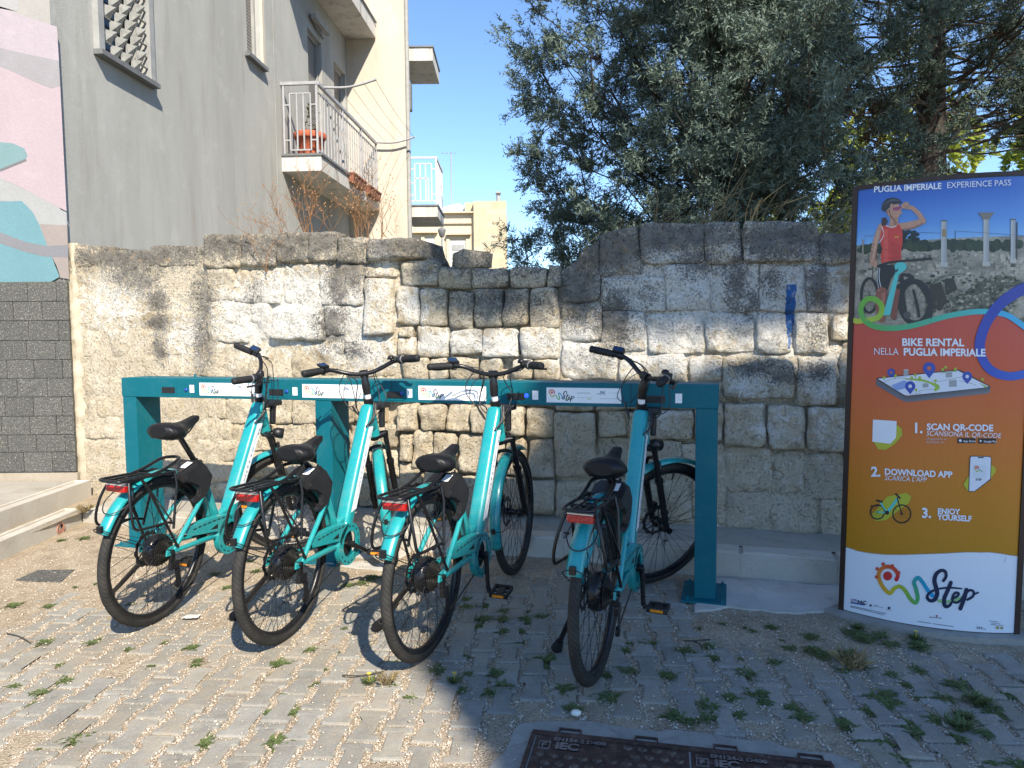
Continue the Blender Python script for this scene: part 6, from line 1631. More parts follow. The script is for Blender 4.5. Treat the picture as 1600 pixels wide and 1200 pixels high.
def crank_me(s):
    b = MB(); y = s * 0.086
    b.tube([(0, s * 0.05, 0), (0, y + s * 0.004, 0)], 0.017, 12)
    b.tube([(0, y - s * 0.006, 0), (0, y, -0.06), (0, y + s * 0.006, -0.17)], [0.0135, 0.0105, 0.0105], 10)
    b.disc(0.014, y - 0.005, y + s * 0.016, (0, 0, -0.17), n=14)
    if s < 0:
        pts = []
        for k in range(76):
            a = PI * k / 38; r_ = 0.064 + (0.0028 if k % 2 else -0.0028); pts.append((r_ * math.cos(a), r_ * math.sin(a)))
        b.prism(pts, -0.046, -0.049)
    return b.mesh('crank_arm', M_bmet)
def pedal_me(s):
    b = MB(); y0, y1 = s * 0.012, s * 0.105
    b.tube([(0, 0, 0), (0, y1, 0)], 0.006, 8)
    b.box((-0.045, y0, -0.012), (-0.036, y1, 0.012), 0, 0.003); b.box((0.036, y0, -0.012), (0.045, y1, 0.012), 0, 0.003)
    b.box((-0.04, y0, -0.009), (0.04, y0 + s * 0.012, 0.009), 0, 0.002); b.box((-0.04, y1 - s * 0.012, -0.009), (0.04, y1, 0.009), 0, 0.002)
    b.box((-0.03, y0 + s * .03, -0.008), (0.03, y1 - s * 0.03, 0.008), 0, 0.002)
    return b.mesh('pedal', M_black)
def reflector_me(s):
    b = MB(); yc = abs(s) * 0.058 * (1 if s > 0 else -1); x = 0.0462 if abs(s) == 2 else -0.0462; yc = 0.058 * (1 if s > 0 else -1)
    b.box((x - 0.001, yc - 0.028, -0.006), (x + 0.001, yc + 0.028, 0.006))
    return b.mesh('reflector', M_amber)
def derail_me():
    b = MB(); y = -0.066
    b.box((0.0, y - 0.012, 0.295), (0.03, y + 0.004, 0.345), 0, 0.004); b.box((-0.01, y - 0.02, 0.262), (0.05, y, 0.30), 0, 0.006)
    b.prism([(0.03, 0.29), (0.058, 0.275), (0.075, 0.175), (0.058, 0.158), (0.04, 0.175), (0.025, 0.27)], y - 0.012, y - 0.009)
    b.disc(0.02, y - 0.008, y + 0.002, (0.042, 0, 0.268), n=16); b.disc(0.02, y - 0.008, y + 0.002, (0.056, 0, 0.178), n=16)
    return b.mesh('derailleur', M_bmet)
def chain_me():
    b = MB(); y = -0.054
    b.tube([(0.0, y, 0.351 + 0.042), (0.24, y + .003, 0.382), (BB.x, -0.048, BB.z + 0.064)], 0.0042, 5, sy=0.8)
    b.tube([(0.065, y - .008, 0.16), (0.2, y - .004, 0.186), (BB.x - .01, -0.048, BB.z - 0.064)], 0.0042, 5, sy=0.8)
    return b.mesh('chain', M_cass)
def adapter_me():
    b = MB(); b.box((0.845, -0.078, 0.955), (0.935, 0.03, 0.985), 0, 0.006); b.box((0.868, -0.062, 0.845), (0.9, -0.034, 0.97), 0, 0.008)
    b.box((0.83, -0.05, 0.945), (0.875, 0.045, 0.972), 0, 0.006)
    return b.mesh('dock_latch', M_black)
def lcable_me():
    b = MB()
    b.tube(smooth_path([(0.80, -0.052, 0.985), (0.775, -0.06, 0.93), (0.745, -0.045, 0.885), (0.73, -0.03, 0.868)], 4), 0.0055, 6)
    b.tube(smooth_path([(0.79, -0.045, 0.99), (0.765, -0.057, 0.93), (0.735, -0.048, 0.89), (0.722, -0.034, 0.872)], 4), 0.004, 6)
    b.tube(smooth_path([(0.755, -0.05, 0.905), (0.735, -0.042, 0.88), (0.728, -0.036, 0.87)], 4), 0.0032, 6, 1)
    return b.mesh('frame_cable', [M_black, M_white])
def loopcable_me():
    b = MB()
    b.tube(smooth_path([(-0.19, -0.03, 0.69), (-0.225, -0.056, 0.655), (-0.262, -0.05, 0.62), (-0.305, -0.02, 0.60), (-0.306, 0.02, 0.605), (-0.27, 0.045, 0.64), (-0.23, 0.03, 0.68)], 5), 0.0026, 6)
    return b.mesh('lamp_cable', M_black)
def fstay_me():
    b = MB()
    ang = math.radians(153)
    x, z = 0.383 * math.cos(ang), R_W + 0.383 * math.sin(ang)
    b.tube(smooth_path([(0.0, 0.08, R_W + .005), (x * .75, 0.052, R_W + (z - R_W) * .75), (x, 0.036, z + .006), (x - .004, 0, z + .016), (x, -0.036, z + .006), (x * .75, -0.052, R_W + (z - R_W) * .75), (0.0, -0.08, R_W + .005)], 4), 0.0022, 6)
    b.box((x - .012, -0.012, z), (x + .004, 0.012, z + .03), 0, 0.003)
    return b.mesh('fender_stay', M_bmet)
# --- parts that turn with the fork
def fork_me():
    b = MB(); A = lambda z: ST_A.x + (ST_A.z - z) * 0.35
    b.tube([(A(0.80), 0, 0.80), (A(0.785) + .006, 0, 0.785)], [0.03, 0.03], 16)
    for s in (-1, 1):
        y = s * 0.06
        top = Vector((A(0.79) + 0.022, y, 0.795)); bot = Vector((L_WB - 0.012, s * 0.066, R_W + 0.006))
        b.tube([(A(0.79), s * 0.01, 0.79), (A(0.79) + 0.018, y * .8, 0.798), top], [0.02, 0.019, 0.019], 12)
        mid = top.lerp(bot, 0.36)
        b.tube([top + (top - bot).normalized() * 0.014, top.lerp(bot, 0.05), mid], [0.019, 0.0145, 0.0145], 14)
        b.tube([mid, top.lerp(bot, 0.40), top.lerp(bot, 0.42), top.lerp(bot, 0.93), bot], [0.022, 0.0225, 0.0185, 0.0165, 0.015], 14)
        b.disc(0.017, s * 0.055, s * 0.082, (L_WB, 0, R_W), n=14)
    a = Vector((A(0.79) + 0.022, 0, 0.795)).lerp(Vector((L_WB - 0.012, 0, R_W + 0.006)), 0.38)
    b.tube(smooth_path([(a.x, 0.06, a.z), (a.x - .01, 0.052, a.z + 0.075), (a.x - .014, 0.0, a.z + 0.097), (a.x - .01, -0.052, a.z + 0.075), (a.x, -0.06, a.z)], 4), 0.010, 8)
    b.box((1.085, 0.055, 0.39), (1.125, 0.088, 0.45), 0, 0.008)
    return b.mesh('fork', M_bmet)
def light_me():
    b = MB(); c = (0.958, 0.0, 0.80)
    b.lathe([(0.001, -0.03), (0.02, -0.03), (0.03, -0.01), (0.032, 0.03), (0.001, 0.03)], c, 'x', 18); b.lathe([(0.001, 0.031), (0.027, 0.031)], c, 'x', 18, 1)
    b.tube([(0.90, 0, 0.785), (0.94, 0, 0.795)], 0.008, 8); return b.mesh('headlight', [M_black, M_lens])
def stem_me():
    b = MB()
    b.tube([(0.822, 0, 0.98), (0.812, 0, 1.012)], 0.026, 16); b.tube([(0.812, 0, 1.013), (0.805, 0, 1.036)], 0.0175, 16, 1)
    b.tube([(0.805, 0, 1.036), (0.80, 0, 1.08), (0.797, 0, 1.105), (0.797, 0, 1.15)], [0.0205, 0.023, 0.021, 0.015], 14)
    b.tube([(0.796, -0.022, 1.148), (0.796, 0.022, 1.148)], 0.021, 16)
    return b.mesh('stem', [M_bmet, M_white])
BARP = [(0.795, 0, 1.148), (0.795, 0.035, 1.149), (0.797, 0.09, 1.163), (0.79, 0.15, 1.186), (0.765, 0.195, 1.196), (0.70, 0.25, 1.197), (0.655, 0.29, 1.194)]
def bar_me():
    b = MB(); l = [(x, y, z) for x, y, z in BARP]; r = [(x, -y, z) for x, y, z in BARP[1:]]
    b.tube(smooth_path(r[::-1] + l, 4), 0.0115, 10); return b.mesh('handlebar', M_bmet)
def ends(s): return Vector((0.755, s * 0.203, 1.196)), Vector((0.648, s * 0.297, 1.194))
def grip_me(s):
    a, e = ends(s); a = a.lerp(e, 0.12); b = MB(); n = 17; pts = []; rs = []
    for i in range(n):
        t = i / (n - 1); pts.append(a.lerp(e, t)); rs.append(0.0165 + (0.0018 if i % 2 else -0.0006) + 0.0015 * math.sin(PI * t))
    rs[0] = 0.019; rs[-1] = 0.0165
    b.tube(pts + [e + (e - a).normalized() * .004], rs + [0.010], 14); return b.mesh('grip', M_rub)
def lever_me(s):
    a, e = ends(s); d = (e - a).normalized(); b = MB(); out = Vector((d.y * s, -d.x * s, 0)) * 1.0
    out = Vector((abs(out.x), s * abs(out.y), 0)).normalized()
    p = a - d * 0.015
    b.tube([p - d * 0.012, p + d * 0.016], 0.0165, 12)
    b.box((-0.012, -0.012, -0.012), (0.012, 0.012, 0.012), 0, 0.004, Matrix.Translation(p + out * 0.022 + Vector((0, 0, -0.012))))
    q = p + out * 0.03 + Vector((0, 0, -0.014))
    b.tube(smooth_path([q, q + d * 0.03 + out * 0.018 + Vector((0, 0, -0.004)), q + d * 0.075 + out * 0.016 + Vector((0, 0, -0.006)), q + d * 0.105 + out * 0.022 + Vector((0, 0, -0.004))], 4), 0.0048, 8, sy=1.5)
    b.tube(smooth_path([q, q - d * 0.025 + out * 0.012, q - d * 0.055 + out * 0.014], 3), 0.0045, 6)
    return b.mesh('brake_lever', M_bmet)
def display_me():
    a, e = ends(1); d = (e - a).normalized(); b = MB(); p = a - d * 0.0 + Vector((0, 0, 0.026))
    side = Vector((0, 0, 1)).cross(d).normalized(); nrm = (Vector((0, 0, 1)) * .75 + Vector((-.66, 0, 0))).normalized()
    yv = nrm.cross(d).normalized(); M4 = Matrix((d, yv, nrm)).transposed().to_4x4(); M4.translation = p
    b.box((-0.028, -0.02, -0.009), (0.028, 0.02, 0.009), 0, 0.004, M4); b.box((-0.023, -0.0155, 0.0085), (0.023, 0.0155, 0.0098), 1, 0, M4)
    return b.mesh('display', [M_black, M_navy])
def shifter_me():
    a, e = ends(-1); d = (e - a).normalized(); b = MB(); p = a - d * 0.01
    b.tube([p + d * 0.012, p + d * 0.03], [0.024, 0.021], 16); b.box((-0.017, -0.015, -0.012), (0.017, 0.015, 0.016), 0, 0.005, Matrix.Translation(p + Vector((0.012, 0.012, 0.008))))
    b.tube([p + d * 0.0305, p + d * 0.036], 0.0215, 16, 1)
    return b.mesh('gear_shifter', [M_black, M_lens])
def bell_me():
    b = MB(); b.lathe([(0.001, 0.022), (0.012, 0.02), (0.018, 0.012), (0.02, 0.0), (0.001, -0.002)], (0.782, -0.155, 1.205), 'z', 16); b.tube([(0.784, -0.155, 1.19), (0.782, -0.155, 1.205)], 0.006, 8)
    return b.mesh('bell', M_bmet)
def hoses_me(seed):
    r = random.Random(seed); b = MB()
    J = lambda k=0.012: Vector((r.uniform(-k, k), r.uniform(-k, k), r.uniform(-k, k)))
    for s, q in ((1, 0), (-1, 0), (1, 1), (-1, 1)):
        a, e = ends(s); d = (e - a).normalized(); p = a - d * 0.045 + Vector((0.028 if q == 0 else -0.004, 0, -0.012))
        end = Vector((0.80 + 0.02 * q, s * 0.036 if q else -0.03, 0.91 - 0.02 * q))
        pts = [p, p + Vector((0.045, -s * 0.05, -0.01)) + J(), Vector((0.88 - .03 * q, s * (0.075 - 0.015 * q), 1.135)) + J(.02), Vector((0.885 - .02 * q, s * 0.085, 1.03 - .02 * q)) + J(.025), Vector((0.845, s * 0.062, 0.955)) + J(.012), end]
        b.tube(smooth_path(pts, 5), 0.0024 + 0.0006 * q, 6, cap=False)
    # loose loops on the left hand side
    pts = [Vector((0.79, 0.1, 1.165)), Vector((0.80, 0.14, 1.10)) + J(), Vector((0.775, 0.135, 1.03)) + J(), Vector((0.78, 0.09, 0.965)) + J(), Vector((0.80, 0.055, 0.925)), Vector((0.795, 0.04, 0.88))]
    b.tube(smooth_path(pts, 5), 0.0026, 6, cap=False)
    pts = [Vector((0.80, 0.06, 1.155)), Vector((0.77, 0.11, 1.08)) + J(), Vector((0.76, 0.12, 1.0)) + J(), Vector((0.79, 0.07, 0.99)), Vector((0.80, 0.03, 1.05))]
    b.tube(smooth_path(pts, 5), 0.002, 6, cap=False)
    b.tube(smooth_path([Vector((0.78, 0.086, 0.985)), Vector((0.788, 0.075, 0.955)), Vector((0.80, 0.052, 0.915))], 4), 0.0052, 6)
    return b.mesh('brake_hoses', M_black)
def ffender_stay_me():
    b = MB(); ang = math.radians(182); c = AXF; x, z = c.x + 0.383 * math.cos(ang), c.z + 0.383 * math.sin(ang)
    b.tube(smooth_path([(c.x, 0.075, c.z), (x + .06, 0.05, z), (x, 0.036, z), (x - .004, 0, z), (x, -0.036, z), (x + .06, -0.05, z), (c.x, -0.075, c.z)], 4), 0.002, 6)
    b.box((x - .006, -0.01, z - .014), (x + .004, 0.01, z + .014), 0, 0.002)
    return b.mesh('fender_stay', M_bmet)
# --- printed strip on the down tube's right flank
PRINT = None
def strip_me():
    b = MB(); pts = []; n = 12
    for i in range(n + 1):
        t = i / n; x = 0.561 + (0.766 - 0.561) * t; z = 0.434 + (0.853 - 0.434) * t
        pts.append((x, z))
    d = Vector((0.205, 0, 0.419)).normalized(); nrm = Vector((d.z, 0, -d.x))
    vs = []
    for x, z in pts:
        for k, (o, y) in enumerate(((-0.027, -0.0402), (0.021, -0.0402))):
            p = Vector((x, y, z)) + nrm * o; vs.append(p)
    vs[0] = vs[0] + d * 0.0; vs[1] = vs[1] + d * 0.035; vs[-1] = vs[-1] + d * 0.02
    fs = [(2 * i, 2 * i + 1, 2 * i + 3, 2 * i + 2) for i in range(n)]
    b.add(vs, fs); return b.mesh('printed_strip', M_white)
M_ink = simple('navy_ink', (0.02, 0.07, 0.16), 0.4)
M_inkteal = simple('teal_ink', (0.03, 0.3, 0.38), 0.4)
def strip_print_me():
    b = MB(); o = Vector((0.561, -0.0412, 0.434)); d = Vector((0.205, 0, 0.419)); L = d.length; d.normalize(); nrm = Vector((d.z, 0, -d.x))
    P = lambda t, w: o + d * (t * L) + nrm * w + Vector((0, -0.0006, 0))
    def line(path, wd, mi=0):
        for (t0, w0), (t1, w1) in zip(path, path[1:]):
            a, c = P(t0, w0), P(t1, w1); q = (c - a); q = Vector((q.z, 0, -q.x)).normalized() * wd
            b.add([a - q, c - q, c + q, a + q], [(0, 1, 2, 3)], mi)
    line([(0.98, 0.010), (0.9, 0.003), (0.82, -0.006), (0.74, -0.004), (0.69, 0.004), (0.665, 0.0), (0.69, -0.008), (0.72, 0.0)], 0.0013, 1)
    line([(0.10, -0.014), (0.14, -0.004), (0.2, -0.002), (0.24, 0.004), (0.31, 0.012)], 0.0013, 1)
    for t, w in ((0.93, 0.008), (0.885, 0.008), (0.6, 0.0), (0.52, 0.001), (0.46, -0.002), (0.4, 0.002)):
        for k in range(3): line([(t, w - 0.004 + k * .003), (t + 0.03, w - 0.004 + k * .003)], 0.0009, 0)
    line([(0.30, -0.006), (0.33, 0.004), (0.36, -0.004), (0.38, 0.005)], 0.0016, 0)
    return b.mesh('print', [M_ink, M_inkteal])

def steer_matrix(deg):
    return Matrix.Translation(ST_A) @ Matrix.Rotation(-math.radians(deg), 4, ST_D) @ Matrix.Translation(-ST_A)
def ebike(label, x, y, yaw, lean, steer, seat, crank, kick, seed):
    ya, le = math.radians(yaw), math.radians(lean)
    fx = Vector((math.sin(ya), math.cos(ya), 0)); lf = Vector((-math.cos(ya), math.sin(ya), 0)); up = Vector((0, 0, 1))
    Yv = lf * math.cos(le) - up * math.sin(le); Zv = lf * math.sin(le) + up * math.cos(le)
    M4 = Matrix((fx, Yv, Zv)).transposed().to_4x4(); M4.translation = Vector((x, y, 0.0))
    root = thing('electric_bicycle', label, 'bicycle', group='electric bicycles parked at the docking rack', M=M4)
    P = lambda name, key, fn, M=None, parent=root: link(name, once(key, fn), parent, M)
    P('frame', 'frame', frame_me)
    s = P('printed_strip', 'strip', strip_me); link('print', once('sprint', strip_print_me), s)
    P('chain_guard', 'guard', guard_me)
    w = P('rear_wheel', 'tyre', tyre_me, Matrix.Translation(AX))
    link('rim', once('rim', rim_me), w); link('spokes', once('rspk', lambda: spokes_me(0.07, 0.026)), w); link('hub_motor', once('motor', motor_me), w)
    link('cassette', once('cass', cassette_me), w); link('brake_disc', once('rotor', rotor_me), w, Matrix.Translation((0, 0.052, 0)))
    solid(P('rear_fender', 'rfend', lambda: fender_me(AX, 0.382, 0.031, 8, 154, 44, 'rear_fender')))
    P('fender_stay', 'fstay', fstay_me); P('luggage_rack', 'rack', rack_me)
    t = P('tail_light', 'tail', tail_me); link('lamp_housing', once('tailb', tail_back_me), t); link('lamp_cable', once('lcab', loopcable_me), t)
    ba = P('battery', 'batt', battery_me); link('paper_label', once('blab', batt_label_me), ba)
    Ms = Matrix.Translation((-0.475 * seat, 0, seat))
    sd = P('saddle', 'sad', saddle_me, Ms); link('saddle_rails', once('rails', rails_me), sd)
    link('seat_post', post_me(seat), root); P('seat_clamp', 'clamp', clamp_me)
    for s_, k in ((-1, 'cr'), (1, 'cl')):
        a = math.radians(crank) + (0 if s_ < 0 else PI)
        Mc = Matrix.Translation(BB) @ Matrix.Rotation(-a, 4, 'Y')
        P('crank_arm', k, lambda s_=s_: crank_me(s_), Mc)
        tip = Mc @ Vector((0, s_ * 0.1, -0.17))
        p = P('pedal', 'p' + k, lambda s_=s_: pedal_me(s_), Matrix.Translation(tip) @ Matrix.Rotation(rnd.uniform(-.25, .25), 4, 'Y'))
        link('reflector', once('r' + k, lambda s_=s_: reflector_me(s_)), p); link('reflector', once('q' + k, lambda s_=s_: reflector_me(2 * s_)), p)
    P('derailleur', 'der', derail_me); P('chain', 'chain', chain_me); P('dock_latch', 'adap', adapter_me); P('frame_cable', 'fcab', lcable_me)
    # kickstand folded out to the left, its foot on the ground
    b = MB(); ft = M4.inverted() @ Vector((M4 @ Vector((kick[0], kick[1], 0))).to_tuple()[:2] + (0.012,))
    hp = Vector((0.03, 0.075, 0.31))
    b.tube([hp + Vector((-.02, 0, .03)), hp, hp.lerp(ft, 0.55), hp.lerp(ft, 0.9)], [0.012, 0.013, 0.012, 0.011], 10)
    k = link('kickstand', b.mesh('kickstand', M_bmet), root)
    b = MB(); b.tube([hp.lerp(ft, 0.86), hp.lerp(ft, 0.93), ft], [0.017, 0.021, 0.026], 12); link('rubber_foot', b.mesh('rubber_foot', M_rub), k)
    # steered assembly
    MS = steer_matrix(steer)
    P('fork', 'fork', fork_me, MS)
    fw = P('front_wheel', 'tyre', tyre_me, MS @ Matrix.Translation(AXF))
    link('rim', once('rim', rim_me), fw); link('spokes', once('fspk', lambda: spokes_me(0.026, 0.026)), fw); link('hub', once('fhub', fhub_me), fw)
    link('brake_disc', once('rotor', rotor_me), fw, Matrix.Translation((0, 0.046, 0)))
    solid(P('front_fender', 'ffend', lambda: fender_me(AXF, 0.382, 0.031, 58, 198, 44, 'front_fender'), MS)); P('fender_stay', 'ffst', ffender_stay_me, MS)
    P('headlight', 'hl', light_me, MS); P('stem', 'stem', stem_me, MS)
    hb = P('handlebar', 'bar', bar_me, MS)
    for s_ in (1, -1):
        link('grip', once('grip%d' % s_, lambda s_=s_: grip_me(s_)), hb); link('brake_lever', once('lev%d' % s_, lambda s_=s_: lever_me(s_)), hb)
    link('display', once('disp', display_me), hb); link('gear_shifter', once('shift', shifter_me), hb); link('bell', once('bell', bell_me), hb)
    link('brake_hoses', hoses_me(seed), root, MS)
    return root
ebike('teal electric bicycle with raised saddle and sharply turned fork, nearest the tiled building', -1.704, 3.316, 13.2, -3.5, 58, 0.02, 165, (0.17, 0.44), 1)
ebike('teal electric bicycle in front of the middle dock post, front mudguard seen straight from behind', -1.022, 3.104, 15.5, -1.05, -26, -0.065, 62, (0.14, 0.37), 2)
ebike('teal electric bicycle at the edge of the shade, handlebar square to its frame', -0.369, 2.923, 19.8, -0.25, -3, -0.085, 0, (0.17, 0.34), 3)
ebike('teal electric bicycle wholly in shade beside the end dock post, amber pedal reflector showing', 0.321, 2.716, 21.4, -0.8, 45, -0.07, 0, (0.18, 0.22), 4)
# ------------------------------------------------------------------ foliage
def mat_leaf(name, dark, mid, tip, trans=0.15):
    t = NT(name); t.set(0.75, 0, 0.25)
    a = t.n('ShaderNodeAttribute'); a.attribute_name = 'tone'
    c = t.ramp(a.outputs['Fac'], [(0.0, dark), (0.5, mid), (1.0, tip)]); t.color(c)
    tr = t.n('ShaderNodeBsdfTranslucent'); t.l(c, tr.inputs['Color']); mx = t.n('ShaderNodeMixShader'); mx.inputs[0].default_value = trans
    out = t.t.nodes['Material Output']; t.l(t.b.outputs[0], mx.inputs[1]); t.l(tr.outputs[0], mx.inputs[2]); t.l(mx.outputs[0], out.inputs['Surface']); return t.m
M_cyp = mat_leaf('cypress_leaf', (0.022, 0.038, 0.028), (0.078, 0.112, 0.088), (0.22, 0.28, 0.225))
M_brownleaf = mat_leaf('dry_cypress', (0.035, 0.022, 0.015), (0.075, 0.042, 0.026), (0.13, 0.075, 0.045))
M_bark = simple('cypress_bark', (0.035, 0.028, 0.023), 0.95, 0, 0.4, 12, 0.9, 35)
M_twig = simple('grey_twig', (0.05, 0.042, 0.034), 0.9, 0, 0.3, 20)
def clump_protos(n, ns, ln, wd, rg):
    out = []
    for _ in range(n):
        V = []; 
        for k in range(ns):
            d = rg.normal(size=3); d[2] = abs(d[2]) * 0.9 + 0.25; d /= np.linalg.norm(d)
            o = d * rg.uniform(0, 0.035) + rg.normal(size=3) * 0.014
            s = np.cross(d, rg.normal(size=3)); s /= np.linalg.norm(s); L = ln * rg.uniform(0.6, 1.25); w = wd * rg.uniform(0.7, 1.3)
            V += [o, o + d * L * .45 + s * w, o + d * L, o + d * L * .45 - s * w]
        out.append(np.array(V))
    return out
def frames(dirs, rg):
    z = dirs / np.linalg.norm(dirs, axis=1, keepdims=True); a = rg.normal(size=dirs.shape); x = np.cross(a, z); x /= np.linalg.norm(x, axis=1, keepdims=True); y = np.cross(z, x)
    return np.stack([x, y, z], axis=2)
def foliage_mesh(name, P, Dr, S, T, protos, mat_, rg, c=4):
    """P positions, Dr directions, S sizes, T tones of the clumps"""
    K = len(protos); idx = rg.integers(0, K, len(P)); R = frames(Dr, rg); Vs = []; Ts = []
    for k in range(K):
        m_ = idx == k
        if not m_.any(): continue
        v = np.einsum('nij,pj->npi', R[m_], protos[k]) * S[m_][:, None, None] + P[m_][:, None, :]
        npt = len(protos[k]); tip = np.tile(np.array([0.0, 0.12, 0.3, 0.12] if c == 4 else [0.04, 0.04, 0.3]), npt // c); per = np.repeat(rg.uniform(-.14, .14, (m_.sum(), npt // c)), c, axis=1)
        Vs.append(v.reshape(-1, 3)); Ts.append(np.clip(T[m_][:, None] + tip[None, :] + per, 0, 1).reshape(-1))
    V = np.concatenate(Vs); F = np.arange(len(V)).reshape(-1, c)
    return tris_mesh(name, V, F, mat_, False, {'tone': np.concatenate(Ts)})
def spray_protos(n, tw, lf, rg):
    """cypress spray: a few cord-like twiglets closely set with short scaly shoots"""
    out = []
    for _ in range(n):
        V = []
        for a in range(tw):
            d = rg.normal(size=3) * 0.75; d[2] = abs(d[2]) + 0.55; d /= np.linalg.norm(d); L = rg.uniform(0.08, 0.14)
            for b in range(lf):
                t_ = (b + 0.6) / lf; o = d * L * t_ + rg.normal(size=3) * 0.003; e = d * 0.75 + rg.normal(size=3) * 0.75; e /= np.linalg.norm(e); s = np.cross(e, rg.normal(size=3)); s /= np.linalg.norm(s); l = 0.042 * (1.15 - 0.5 * t_) * rg.uniform(.7, 1.3); w = 0.0056
                V += [o - s * w, o + s * w, o + e * l]
        out.append(np.array(V))
    return out
protoC = spray_protos(8, 5, 7, rng)
def cypress(name_label, base, height, radius, zlow, nb, seed, trunk_r, dead=0.04, keep=None, dens=1.0, lean=(0, 0)):
    rg = np.random.default_rng(seed); root = thing('cypress_tree', name_label, 'tree', base, 'cypress trees behind the wall')
    P = []; Dr = []; S = []; T = []; DP = []; DD_ = []; twig = MB(); bx = Vector(base)
    for i in range(nb):
        z0 = zlow + (height - zlow) * rg.uniform(0, 1) ** 1.0; f = (z0 - zlow) / (height - zlow); az = rg.uniform(0, 2 * PI)
        Rz = radius * (0.72 + 0.28 * math.sin(min(1, f * 2.2) * PI / 2)) * (1 - max(0, f - 0.35) ** 1.4 * 1.15); L = max(0.4, Rz * rg.uniform(0.72, 1.12))
        d = Vector((math.cos(az), math.sin(az), rg.uniform(0.05, 0.55)))
        if keep is not None and not keep(bx + Vector((d.x * L, d.y * L, z0 - 0.25 * L + L * (d.z + .15))), rg): continue
        p0 = Vector((lean[0] * z0, lean[1] * z0, z0 - 0.25 * L)); pts = []; nseg = 9
        for k in range(nseg + 1):
            t_ = k / nseg; pts.append(p0 + Vector((d.x, d.y, 0)) * (L * t_) + Vector((0, 0, L * (d.z * t_ + 0.18 * t_ * t_ - 0.12 * math.sin(t_ * PI)))) + Vector(rg.normal(size=3) * 0.035 * L * t_))
        twig.tube(pts, [0.016 * (1 - .85 * k / nseg) + 0.002 for k in range(nseg + 1)], 4, cap=False)
        isdead = rg.uniform() < dead; tone_b = rg.uniform(-.1, .12)
        for k in range(int(17 * dens)):
            t_ = 1 - rg.uniform(0, 1) ** 1.5 * 0.68; j = min(nseg - 1, int(t_ * nseg)); a = pts[j].lerp(pts[j + 1], t_ * nseg - j)
            side = Vector(rg.normal(size=3)); side = (side + Vector((0, 0, 0.4))).normalized(); bl = rg.uniform(0.14, 0.42) * (1.15 - 0.4 * t_)
            tip = a + side * bl + Vector((d.x, d.y, 0)) * bl * 0.6
            if k % 3 == 0: twig.tube([a, a.lerp(tip, .5) + Vector(rg.normal(size=3) * .01), tip], [0.007, 0.005, 0.002], 3, cap=False)
            for q in range(5):
                s_ = 0.35 + 0.65 * (q + 1) / 5; c = a.lerp(tip, s_) + Vector(rg.normal(size=3) * 0.035); dr = (tip - a).normalized() + Vector(rg.normal(size=3) * 0.35) + Vector((0, 0, .2))
                if isdead: DP.append(c); DD_.append(dr)
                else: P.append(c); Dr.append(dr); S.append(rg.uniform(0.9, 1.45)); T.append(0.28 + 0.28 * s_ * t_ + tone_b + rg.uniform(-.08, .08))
    arr = lambda l: np.array([tuple(v) for v in l])
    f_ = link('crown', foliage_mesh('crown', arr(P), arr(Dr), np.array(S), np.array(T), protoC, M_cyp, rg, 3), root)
    if len(DP) > 3: link('dry_foliage', foliage_mesh('dry_foliage', arr(DP), arr(DD_), np.full(len(DP), 1.15), np.full(len(DP), 0.35), protoC, M_brownleaf, rg, 3), root)
    tr = MB(); pts = [(lean[0] * z, lean[1] * z, z) for z in np.linspace(-0.3, height * 0.96, 14)]
    tr.tube([Vector(p) + Vector(rg.normal(size=3) * 0.015) for p in pts], [trunk_r * (1.25 - k / 13 * 1.15) for k in range(14)], 12); part('trunk', tr, M_bark, root); part('branches', twig, M_twig, root, recalc=False)
    print('cypress clumps', len(P) + len(DP)); return root
def front_only(Yc, frac):
    return lambda p, rg: p.y < Yc or rg.uniform() < frac
def left_mass(p, rg):
    px, py = 800 + FPX * p.x / p.y, 526 - FPX * (p.z - CAM_H) / p.y
    if px < np.interp(py, [-400, 0, 40, 90, 200, 290, 400], [960, 880, 852, 828, 836, 828, 815]) - 6: return False
    if p.x / p.y > 0.47 and p.z < 6.5 and rg.uniform() > 0.10: return False
    return p.y < 8.4 or rg.uniform() < 0.3
def trunk_gap(p, rg):
    if p.z < 6.2 and p.y < 8.9 and abs(p.x / p.y - 5.2 / 9.0) < 0.055: return False
    return p.y < 10.5 or rg.uniform() < 0.4
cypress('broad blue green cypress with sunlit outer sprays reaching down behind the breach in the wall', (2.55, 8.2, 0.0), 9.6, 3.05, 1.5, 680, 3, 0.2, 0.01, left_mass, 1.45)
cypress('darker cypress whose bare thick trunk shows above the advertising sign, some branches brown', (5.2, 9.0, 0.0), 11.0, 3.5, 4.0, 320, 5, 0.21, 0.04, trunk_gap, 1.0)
cypress('cypress at the frame edge behind the advertising sign, foliage low and grey green', (8.3, 9.3, 0.0), 10.0, 2.5, 1.4, 120, 8, 0.2, 0.05, front_only(9.6, 0.3), 1.0)

